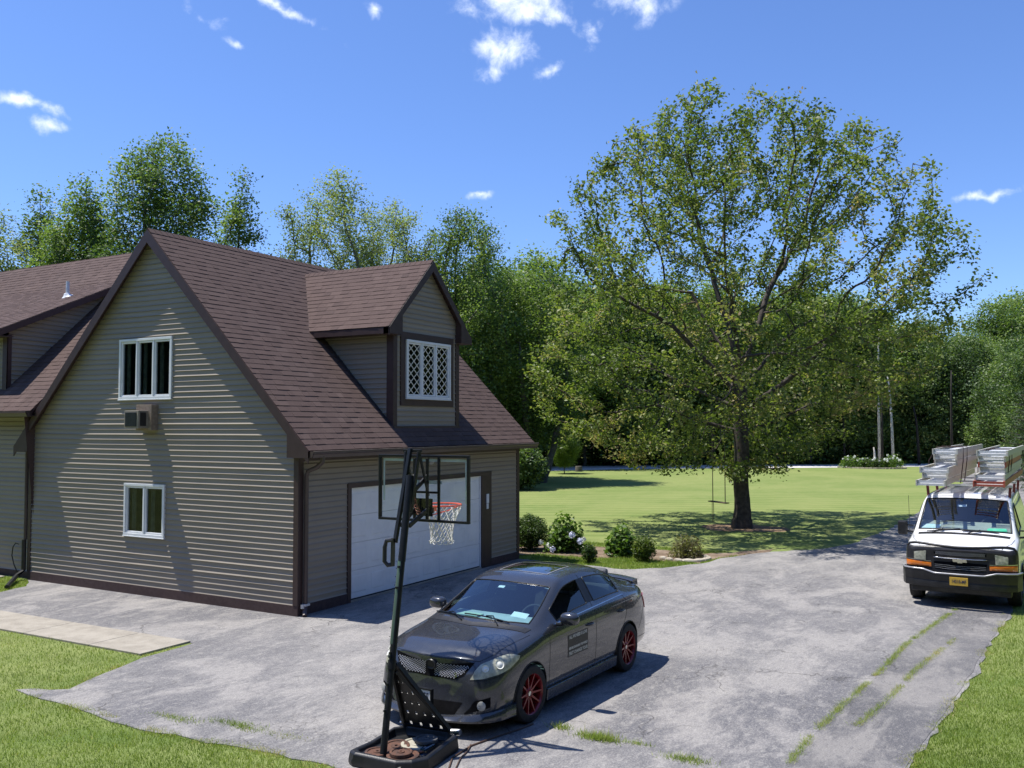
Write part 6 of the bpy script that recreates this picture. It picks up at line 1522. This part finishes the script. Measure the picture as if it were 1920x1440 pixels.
# ---- templates for the other trees (built once each, then copied with their parts)
def env_tree(name, label, group, loc, h, rad, crown_lo, shape, leafmat, seed, nattr=520, leafsz=.26, per=22, bark=BARK2, spread=.36, trunk_r=.17, lean=0, sparse=0.0, step=.42, cat='tree', trunks=1, droop=.1):
    """h: height, rad: crown radius, shape(t)->relative radius for t in 0..1 up the crown"""
    r = random.Random(seed); g = np.random.default_rng(seed); A = []
    tries = 0
    while len(A) < nattr and tries < 60000:
        tries += 1; t_ = r.random(); z = crown_lo + (h - crown_lo) * t_; a = r.uniform(0, 2 * math.pi); R_ = rad * shape(t_) * (1 + .28 * mnoise.noise(Vector((math.cos(a) * 1.8 + seed, math.sin(a) * 1.8, z * .45))))
        if r.random() > shape(t_) + .15: continue
        f = r.random() ** .45; p = Vector((math.cos(a) * R_ * f, math.sin(a) * R_ * f, z))
        if mnoise.noise(p * .6 + Vector((seed, 0, 0))) < -.22 + sparse: continue
        A.append(p)
    nodes = []; par = []
    for q in range(trunks):
        a = 2.4 * q + seed; pi = -1; p = Vector((math.cos(a) * .25 * (trunks > 1), math.sin(a) * .25 * (trunks > 1), -.2)); n_ = int((crown_lo + (h - crown_lo) * .45) / step)
        for i in range(n_):
            nodes.append(p.copy()); par.append(pi); pi = len(nodes) - 1
            p = p + Vector((r.uniform(-.05, .05) + math.cos(a) * .09 * (trunks > 1) + lean * .04, r.uniform(-.05, .05) + math.sin(a) * .09 * (trunks > 1), step))
    P, par = colonize(A, list(zip(nodes, par)), step, 3.0, .62, 70, (0, 0, .10), .15, seed)
    R, ch = radii(P, par, .018, 2.4, trunk_r)
    root = thing(name, label, cat, loc, group=group)
    branch_mesh('trunk', P, par, R, bark, root, sides=(8, 5, 3, 3))
    nb = len(nodes); T = np.array([tuple(P[i]) for i in range(len(P)) if R[i] < .055 and P[i].z > crown_lo * .8])
    if len(T) == 0: T = np.array([tuple(p) for p in P[-50:]])
    C = np.repeat(T, per, 0); C = C + g.normal(0, spread, C.shape) * np.array([1, 1, .75])
    if sparse > 0: C = C[g.uniform(0, 1, len(C)) < 1 - sparse * 1.2]
    cl = clump_noise(C[::1], .30, seed * 1.3); var = np.clip(.42 + cl * .55 + g.normal(0, .17, len(C)), 0, 1)
    leaf_mesh('crown', C, leafsz, leafmat, root, var, .65, .35, droop, g=g)
    return root
dome = lambda t: math.sqrt(max(.02, 1 - (1.55 * t - .55) ** 2)) if t > .355 else .55 + t * 1.27
spire = lambda t: max(.10, (1 - t) ** .75) * (1 if t > .1 else .6 + 4 * t)
tall = lambda t: max(.12, math.sin(math.pi * min(1, .18 + t * .80)) ** .6)
vase = lambda t: .35 + .65 * math.sin(math.pi * min(1, t * .62 + .12)) if t < .9 else .5

def place(src, label, x, y, s=1.0, rz=0.0, group=None, sz=None):
    c = copy_tree(src); c.location = (x, y, 0); c.rotation_euler = (0, 0, rz); c.scale = (s, s, sz or s)
    if label: c['label'] = label
    if group: c['group'] = group
    elif 'group' in c: del c['group']
    return c
# trees behind the house, left to right
t3 = env_tree('maple_tree', 'tallest rounded leafy tree rising behind the left side of the steep gable', None, (17.3, 25.1, 0), 17.9, 3.1, 5.5, dome, LEAF_A, 3, 1100, .15, 85)
t4 = env_tree('poplar_tree', 'narrow pointed dark green tree just right of the tallest tree behind the roof ridge', None, (22.1, 24.8, 0), 17.4, 2.7, 4.0, lambda t: spire(t) * 1.1, LEAF_A, 4, 800, .15, 85, spread=.32)
t5 = env_tree('ash_tree', 'wide pale airy tree with thin leaves and visible branches behind the dormer', None, (26.6, 22.4, 0), 18.0, 3.3, 5.0, dome, LEAF_B, 5, 1050, .14, 60, bark=BIRCH2, spread=.34, sparse=.02, trunk_r=.2, trunks=2)
t7 = env_tree('willow_tree', 'broad soft green willow like tree right behind the dormer peak', None, (32.0, 17.0, 0), 16.2, 3.0, 3.0, dome, LEAF_A, 7, 1050, .15, 85, spread=.40, trunks=3, droop=.6)
t2 = env_tree('leafy_tree', 'dense green tree with several pointed tops behind the left roof', None, (16.6, 30.3, 0), 16.4, 2.2, 3.0, tall, LEAF_A, 9, 950, .15, 85)
t1 = place(t4, 'tall spiky green tree near the left edge behind the main roof', 17.9, 36.1, 1.0, 2.1); t1.scale = (1.2, 1.2, .98)
place(t2, 'green tree between the spiky tree and the tallest tree behind the left roof', 17.4, 31.6, 1.25, 1.3, sz=.93)
place(t5, 'thin sparse tree cut off by the left edge of the picture', 14.6, 36.4, 1.0, .6, sz=.86)
place(t3, 'low bright green tree peeking over the far left end of the main roof', 8.6, 24.0, .85, 2.2, sz=.53)
place(t5, 'smaller pale tree right of the airy tree behind the dormer roof', 31.2, 21.3, .95, 2.7)
place(t7, 'dark leafy tree between the willow like tree and the big oak', 37.5, 18.6, 1.25, 1.7, sz=.88)
place(t3, 'mid green tree filling in low behind the tallest tree and the ridge', 21.0, 27.5, 1.5, 1.1, sz=.70)
place(t2, 'dense tree low behind the pale airy tree', 29.5, 25.5, 1.6, .4, sz=.80)
place(t7, 'leafy tree just beyond the right end of the roof', 36.0, 14.2, 1.2, 3.9, sz=.80)

# shrub builder: many small leaves on an invisible-core mound plus stems
def shrub(name, label, loc, w, h, mat, leaf, n, seed, shape='round', group=None, cat='shrub', core=None, stems=14, tw=None, dens=.55):
    g = np.random.default_rng(seed); d = g.normal(0, 1, (n, 3)); d /= np.linalg.norm(d, axis=1)[:, None]; d[:, 2] = abs(d[:, 2]) if shape == 'dome' else d[:, 2]
    rr_ = g.uniform(0, 1, n) ** dens; lump = 1 + .22 * clump_noise(d * 2.0, 1.3, seed) + .10 * clump_noise(d * 5.0, 1.3, seed)
    C = d * (rr_ * lump)[:, None] * np.array([w / 2, w / 2, h / 2 if shape != 'dome' else h * .95]); C[:, 2] += h * .52 if shape != 'dome' else .04
    C = C[C[:, 2] > .03]; root = thing(name, label, cat, (*loc, 0), group=group)
    var = np.clip(.40 + .45 * clump_noise(C, 2.2, seed) + g.normal(0, .2, len(C)), 0, 1); leaf_mesh('foliage', C, leaf, mat, root, var, .62, .5, .0, g=g)
    s = MB()
    for i in range(stems):
        a = g.uniform(0, 6.28); q = g.uniform(.25, .85); s.tube([(0, 0, -.02), (math.cos(a) * w * .12, math.sin(a) * w * .12, h * .3), (math.cos(a) * w * .42 * q, math.sin(a) * w * .42 * q, h * .78)], [.014, .010, .005], 5)
    s.build('stem', BARK, root, smooth=True); return root
def flowers(parent, pts, mat, r=.06, name='flower_head'):
    for i, (x, y, z) in enumerate(pts):
        m = MB(); g = np.random.default_rng(i + 50)
        for q in range(70):
            d = g.normal(0, 1, 3); d /= np.linalg.norm(d); c = Vector(d) * r; u = c.cross(Vector((.3, .5, .8))).normalized() * r * .26; v = c.cross(u).normalized() * r * .26; c = c + Vector((x, y, z)); m.quad(c - u, c - v, c + u, c + v)
        m.build(name, mat, parent)
BOX = m_leaf('boxwood_leaf', [(0, (.022, .045, .012)), (.5, (.055, .100, .022)), (1, (.12, .18, .045))], .25, .5)
HYD = m_leaf('hydrangea_leaf', [(0, (.045, .090, .018)), (.5, (.10, .175, .035)), (1, (.19, .28, .07))], .35, .45)
YEW = m_leaf('gold_yew_leaf', [(0, (.045, .075, .015)), (.5, (.10, .145, .028)), (1, (.24, .26, .06))], .3, .5)
BRZ = m_leaf('bronze_leaf', [(0, (.075, .055, .025)), (.45, (.13, .125, .045)), (1, (.20, .21, .075))], .3, .5)
b1 = shrub('boxwood_shrub', 'dense dark green boxwood beside the garage corner', (9.75, .55), 1.05, .95, BOX, .05, 9000, 1, dens=.36)
h1 = shrub('hydrangea_bush', 'large leafy hydrangea with pale blue flower heads', (9.95, -.45), 1.12, 1.0, HYD, .13, 1500, 2, shape='dome')
PB = noisy('flower_blue', (.55, .60, .80), (.72, .74, .86), 30, .8); PWh = noisy('flower_white', (.78, .80, .78), (.70, .74, .66), 30, .8)
flowers(h1, [(-.42, -.42, .52), (-.36, -.62, .36), (-.55, .1, .12)], PB, .085); flowers(h1, [(-.50, .48, .28), (-.40, .30, .2), (-.30, -.70, .40)], PWh, .07)
shrub('small_shrub', 'smallest round dark shrub in front of the blue flowered hydrangea', (8.35, -1.93), .42, .48, BOX, .06, 1300, 3)
shrub('hydrangea_bush', 'leafy hydrangea without flowers right of the blue flowered one', (9.85, -2.15), .92, .82, HYD, .13, 1150, 4, shape='dome')
shrub('yew_shrub', 'round golden tipped yew shrub between the plain hydrangea and the stone ringed bush', (9.25, -3.02), .62, .62, YEW, .055, 3800, 5, dens=.5)
s6 = shrub('azalea_bush', 'low spreading bronze leaved bush ringed with flat stones', (10.4, -3.75), .98, .62, BRZ, .06, 2100, 6, shape='dome')
rs = random.Random(8)
for i, a in enumerate(np.linspace(2.3, 5.9, 9)):
    x, y = 10.3 + .56 * math.cos(a), -3.72 + .60 * math.sin(a); m = MB(); w = rs.uniform(.08, .14)
    m.lathe([(w * .7, -.02), (w, .02), (w * .9, .055), (w * .4, .075)], 7, Matrix.Translation((x, y, 0)) @ Matrix.Rotation(a, 4, 'Z') @ Matrix.Scale(1.5, 4, (0, 1, 0)) @ Matrix.Rotation(rs.uniform(-.15, .15), 4, 'X')); tag(m.build('edging_stone', ROCK, smooth='auto'), 'flat pale edging stone in the ring around the bronze leaved bush', 'stone', 'edging stones around the bush')
shrub('dark_bush', 'big dark bush on the far lawn just past the garage corner', (30.2, 12.3), 3.0, 2.4, LEAF_C, .16, 8000, 12, dens=.4)
# flower bed by the road
for i, (x, y, w, h, mt) in enumerate([(64.2, .9, 2.0, 1.0, HYD), (64.9, -.2, 1.7, .85, BOX), (65.4, -1.0, 1.6, .8, BOX), (66.0, -1.9, 1.9, 1.05, HYD), (65.0, .2, 1.5, .8, HYD)]):
    lb = ['pale green flowering shrub at the left end of the roadside bed', 'dark shrub with white flowers second from left in the roadside bed', 'dark low shrub right of the middle of the roadside bed', 'taller flowering shrub at the right end of the roadside bed', 'light green shrub at the back of the roadside bed'][i]
    o = shrub('flowering_shrub', lb, (x, y), w, h, mt, .13, 1500, 30 + i, shape='dome')
    flowers(o, [(rs.uniform(-.6, .1), rs.uniform(-.7, .7), h * rs.uniform(.55, .95)) for _ in range(7)], PWh, .09)
ring = MB()
for a in np.linspace(1.9, 4.9, 26): ring.box((-.12, -.14, -.03), (.12, .14, .10), M=Matrix.Translation((65.3 + 1.6 * math.cos(a) - .6, -.5 + 2.5 * math.sin(a), 0)) @ Matrix.Rotation(a + rs.uniform(-.3, .3), 4, 'Z'))
tag(ring.build('bed_edging', ROCK), 'row of pale stones edging the roadside flower bed', 'stone edging')

# swing hanging from the oak
sw = thing('rope_swing', 'wooden rope swing hanging under the oak left of the trunk', 'swing', (18.6, -2.2, 0))
x0 = Vector((0, 0, 0)); rp = MB(); L0, L1 = Vector((.02, .30, 0)), Vector((-.26, -.22, 0))
for q, off in ((L0, (0, 0)), (L1, (0, 0))):
    for dx in (-.05, .06): rp.tube([q + Vector((dx, dx * .4, .78)), q + Vector((0, 0, 4.9))], .011, 5)
rp.tube([L0 + Vector((-.08, 0, .80)), L0 + Vector((-.10, 0, .3)), L0 + Vector((-.02, 0, .08)), L0 + Vector((.08, 0, .4)), L0 + Vector((.06, 0, .80))], .011, 5)
rp.build('rope', noisy('swing_rope', (.16, .14, .10), (.10, .09, .07), 9, .9), sw); st_ = MB(); st_.bar(L0 + Vector((.06, .12, .79)), L1 + Vector((-.03, -.08, .77)), .20, .035); st_.build('seat', noisy('old_wood', (.14, .11, .07), (.08, .06, .04), 9, .8), sw)

# ---- woods beyond the road: individual trees, copies of a few kinds
wd = 'trees of the woods beyond the road'
wA = env_tree('woodland_tree', 'tall leafy tree in the woods beyond the road', wd, (66, 21, 0), 15.5, 4.4, 1.6, dome, LEAF_A, 21, 700, .24, 60, spread=.55, step=.6, trunk_r=.16)
wB = env_tree('woodland_tree', 'dark leafy tree in the woods beyond the road', wd, (71, 12.5, 0), 14.5, 4.2, 1.4, tall, LEAF_C, 22, 700, .24, 62, spread=.55, step=.6, trunk_r=.16)
wC = env_tree('woodland_tree', 'bright green leafy tree in the woods beyond the road', wd, (76, 2.5, 0), 14, 4.4, 2.2, dome, LEAF_D, 23, 700, .24, 60, spread=.55, step=.6, trunk_r=.16)
rw = random.Random(31); kinds = [wA, wB, wA, wB, wC, wB]
first = {id(wA), id(wB), id(wC)}
row1 = [(880, 78), (925, 76), (965, 82), (1005, 75), (1050, 80), (1095, 77), (1140, 83), (1185, 78), (1230, 80), (1275, 84), (1320, 79), (1365, 81), (1410, 85), (1455, 80), (1500, 83), (1545, 86), (1590, 82), (1635, 86), (1680, 88), (1725, 84), (1775, 86), (1820, 83)]
def at(px, d): v = (FWD + RGT * ((px - 960) / 1695.9)); return CAM.x + v.x * d, CAM.y + v.y * d
LM = ['against the right slope of the garage roof', 'above the garage gutter end', 'just right of the garage corner', 'over the dark bush on the lawn', 'above the small lawn sapling', 'over the grey stump', 'behind the far left tips of the oak crown', 'behind the left third of the oak crown', 'behind the lower left limbs of the oak', 'between the oak edge and its trunk', 'right above the rope swing', 'directly behind the oak trunk', 'just right of the oak trunk', 'behind the first branch right of the oak trunk', 'behind the drooping right limbs of the oak', 'right of the hanging oak branches', 'above the left end of the roadside bed', 'above the birch trunks', 'right of the birch trunks', 'above the left stack of ladders', 'between the two ladder stacks', 'above the right stack of ladders']
KIND = {id(wA): 'leafy green tree', id(wB): 'dark shaded tree', id(wC): 'bright green tree'}
for row, (lst, dd_, sc_) in enumerate(((row1, 0, 1.0), ([(p + 22, d) for p, d in row1], 10, 1.06))):
    for n_, (px, d) in enumerate(lst):
        x, y = at(px, d + dd_ + rw.uniform(-1.5, 1.5)); top = np.interp(px, [880, 1000, 1100, 1500, 1700, 1850], [1.18, 1.12, 1.12, 1.0, .92, .82]) * sc_ * rw.uniform(.90, 1.06)
        k_ = rw.choice([wB, wA, wA, wC] if px < 1640 else [wB, wA, wB])
        if row == 0 and px == 1005: k_ = wA
        lab = KIND[id(k_)] + (' at the wood edge ' if row == 0 else ' deeper in the woods ') + LM[n_]
        if id(k_) in first: first.discard(id(k_)); k_.location = (x, y, 0); k_.scale = (top,) * 3; k_['label'] = lab
        else: place(k_, lab, x, y, top, rw.uniform(0, 6.28), wd)
# bright thicket and pines nearer on the right
rt = 'trees right of the driveway'
x, y = at(1905, 64); place(wB, 'mid green leafy tree at the right edge above the van', x, y, .66, .5)
x, y = at(1960, 56); place(wB, 'mid green tree cut off by the right edge beside the van', x, y, .66, 1.9)
x, y = at(1880, 100); place(wA, 'hazy distant tree on the skyline at the right edge', x, y, 1.15, 2.5); x, y = at(1935, 104); place(wA, 'second hazy distant tree on the right skyline', x, y, 1.22, 4.5)
def pine(label, loc, h, w, seed):
    g = np.random.default_rng(seed); r = random.Random(seed); o = thing('pine_tree', label, 'tree', (*loc, 0)); t_ = MB(); C = []
    t_.tube([(0, 0, -.1), (0, 0, h * .5), (0, 0, h)], [.14, .09, .02], 8)
    for i in range(int(h * 9)):
        z = .4 + (h - .5) * i / (h * 9); L = w / 2 * (1 - z / h) ** .8 * r.uniform(.75, 1.1) + .15; a = i * 2.4 + r.uniform(-.3, .3); e = Vector((math.cos(a) * L, math.sin(a) * L, z + L * .22)); t_.tube([(0, 0, z), e * .5 + Vector((0, 0, z * .5 - .03)), e], [.03, .02, .006], 4)
        n = int(60 * L); t = g.uniform(.2, 1, n)[:, None]; C.append(np.array([(0, 0, z)]) * (1 - t) + np.array([tuple(e)]) * t + g.normal(0, .10 + .06 * L, (n, 3)))
    C = np.concatenate(C); t_.build('trunk', BARK, o, smooth=True); leaf_mesh('crown', C, .20, PINE, o, np.clip(.45 + g.normal(0, .2, len(C)), 0, 1), .16, .3, g=g); return o
PINE = m_leaf('pine_needle', [(0, (.025, .045, .020)), (.5, (.055, .088, .042)), (1, (.11, .15, .075))], .2, .6)
x, y = at(1925, 47); pine('soft grey green pine behind the ladders at the right edge', (x, y), 5.6, 3.4, 2)
x, y = at(1960, 40); pine('lower pine cut off by the right edge beside the van roof', (x, y), 4.0, 3.2, 3)
SHADEBARK = noisy('shaded_bark', (.018, .015, .012), (.035, .03, .026), 8, .95)  # bark darkened to stand in for the shade of the woods
# trunks standing in the gloom
def trunk(label, loc, h, r_, mat, bend, group=None):
    o = thing('bare_tree', label, 'tree', (*loc, 0), group=group); t_ = MB(); t_.tube([(0, 0, -.1), (bend * .3, bend * .2, h * .4), (bend, bend * .5, h * .75), (bend * .8, bend, h)], [r_, r_ * .85, r_ * .6, r_ * .4], 8); t_.build('trunk', mat, o, smooth=True); return o
x, y = at(1672, 76); trunk('slim white birch trunk in front of the woods behind the roadside bed', (x, y), 7.5, .13, BIRCH, .35)
x, y = at(1646, 76); trunk('pale forked birch trunk further left in the woods', (x, y), 12, .12, BIRCH, -.2)
x, y = at(1638, 74.5); trunk('short white stump trunk at the roadside bed', (x, y), 1.6, .12, BIRCH, .1)
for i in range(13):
    px = 1010 + i * 64 + rw.uniform(-12, 12); x, y = at(px, rw.uniform(75, 79)); trunk('dark slim bare trunk standing in shade at the wood edge', (x, y), rw.uniform(5, 8), rw.uniform(.08, .15), SHADEBARK, rw.uniform(-.4, .4), 'bare trunks at the wood edge')
# small sapling and bush on the far lawn
place(wC, 'small leafy sapling on the far lawn left of the oak', 45.6, 17.3, .24, 1.0)
sb = MB(); sb.lathe([(.28, -.05), (.26, .35), (.24, .40), (.05, .41)], 12, Matrix.Translation((48.8, 17.7, 0))); tag(sb.build('tree_stump', BARK2, smooth='auto'), 'short grey stump on the far lawn beside the road', 'stump')
# undergrowth and the dim wood behind, which nobody could count
def mass(name, label, pts, h0, h1, depth, n, mat, leaf, seed):
    g = np.random.default_rng(seed); P2 = np.array(pts, float); seg = np.linalg.norm(np.diff(P2, axis=0), axis=1); cum = np.concatenate([[0], np.cumsum(seg)]); s = g.uniform(0, cum[-1], n)
    x = np.interp(s, cum, P2[:, 0]); y = np.interp(s, cum, P2[:, 1]); dx, dy = np.interp(s, cum[:-1] + .01, np.gradient(P2[:, 0])[:-1]), 0
    hh = h0 + (h1 - h0) * (np.array([mnoise.noise(Vector((q * .35, seed, 0))) for q in s]) * .5 + .5); z = g.uniform(0, 1, n) ** .8 * hh; off = g.uniform(0, depth, n)
    C = np.stack([x + off * .87, y + off * .5, z], 1); var = np.clip(.38 + .5 * clump_noise(C, .5, seed) + g.normal(0, .18, n), 0, 1); o = leaf_mesh(name, C, leaf, mat, None, var, .7, .4, g=g); tag(o, label, 'undergrowth', kind='stuff'); return o
mass('undergrowth', 'dark undergrowth along the foot of the woods beyond the road', [at(860, 76), at(1150, 77), at(1500, 79), at(1900, 82), at(2050, 80)], 1.5, 6.0, 5, 60000, LEAF_A, .30, 3)
mass('distant_wood', 'dim mass of far woods closing the view behind the trees', [at(700, 92), at(1100, 100), at(1500, 104), at(1960, 112), at(2300, 108)], 8, 15, 7, 60000, LEAF_C, .75, 4)
mass('left_thicket', 'leafy thicket closing the gap behind the house on the left', [(6, 40), (16, 42), (28, 34), (40, 25), (50, 22)], 5, 9, 4, 30000, LEAF_A, .42, 5)
# unseen woods, added behind the camera to cut skylight and darken reflections
mass('unseen_woods', 'unseen woods added behind the photographer', [(10, 105), (-30, 88), (-44, 60), (-46, 10), (-44, -18), (-30, -38), (-5, -46), (40, -42), (95, -38)], 13, 19, 6, 80000, LEAF_C, 1.5, 6)
# ---------------------------------------------------------------- pieces that stand apart become objects of their own
def split_pieces(o, tol=.03):
    me = o.data; n = len(me.vertices); par = list(range(n))
    def fd(a):
        while par[a] != a: par[a] = par[par[a]]; a = par[a]
        return a
    for e in me.edges:
        a, b = fd(e.vertices[0]), fd(e.vertices[1])
        if a != b: par[a] = b
    isl = {}
    for i in range(n): isl.setdefault(fd(i), []).append(i)
    bx = []
    for k_, vi in isl.items():
        c = np.array([me.vertices[i].co[:] for i in vi]); bx.append([c.min(0) - tol / 2, c.max(0) + tol / 2, [k_]])
    ch = True
    while ch:
        ch = False
        for i in range(len(bx)):
            for j in range(i + 1, len(bx)):
                if (bx[i][0] <= bx[j][1]).all() and (bx[j][0] <= bx[i][1]).all():
                    bx[i] = [np.minimum(bx[i][0], bx[j][0]), np.maximum(bx[i][1], bx[j][1]), bx[i][2] + bx[j][2]]; del bx[j]; ch = True; break
            if ch: break
    if len(bx) < 2: return [o]
    out = []
    for q, (lo, hi, ks) in enumerate(bx):
        ks = set(ks); b = bmesh.new(); b.from_mesh(me); b.verts.ensure_lookup_table()
        bmesh.ops.delete(b, geom=[v for v in b.verts if fd(v.index) not in ks], context='VERTS')
        m2_ = me.copy(); b.to_mesh(m2_); b.free(); c = o.copy(); c.data = m2_; COL.objects.link(c); out.append(c)
        for chd in (list(o.children) if q == 0 else []): chd.parent = c
    bpy.data.objects.remove(o); out[0].name = out[0].name; return out
SPLIT = ('foundation_board', 'corner_board', 'side_skirt', 'flashing', 'rack_foot', 'roof_rack', 'wiper', 'belt_line', 'grille', 'roller', 'bolt', 'brace_strut', 'window_surround', 'dormer_corner_board', 'side_window', 'windscreen_sticker', 'dashboard_clutter', 'air_conditioner_sleeve', 'rail', 'wheel_well', 'pillar_trim', 'dashboard_paper', 'dormer_fascia', 'wall_core', 'mirror_arm', 'rope', 'window_seal', 'tail_light')
for o in [x for x in SC.objects if x.type == 'MESH' and x.name.split('.')[0] in SPLIT]:
    t_ = .004 if o.name.split('.')[0] in ('foundation_board', 'corner_board', 'rail') else .02
    split_pieces(o, t_)
for i, o in enumerate(split_pieces(bpy.data.objects['tie_down_strap'], .02)):
    o['label'] = 'dark strap tied over the %s ladder stack, %s of the two' % (('left', 'right')[0 if (o.bound_box[0][1] + o.bound_box[6][1]) / 2 > -10.4 else 1], ('front one', 'rear one')[0 if (o.bound_box[0][0] + o.bound_box[6][0]) / 2 < 9.45 else 1])
    o['group'] = 'straps over the ladders'
for o in split_pieces(bpy.data.objects['bed_edging'], .0): o.name = 'edging_stone'; tag(o, 'small pale stone in the edging of the roadside flower bed', 'stone', 'edging stones of the roadside bed')
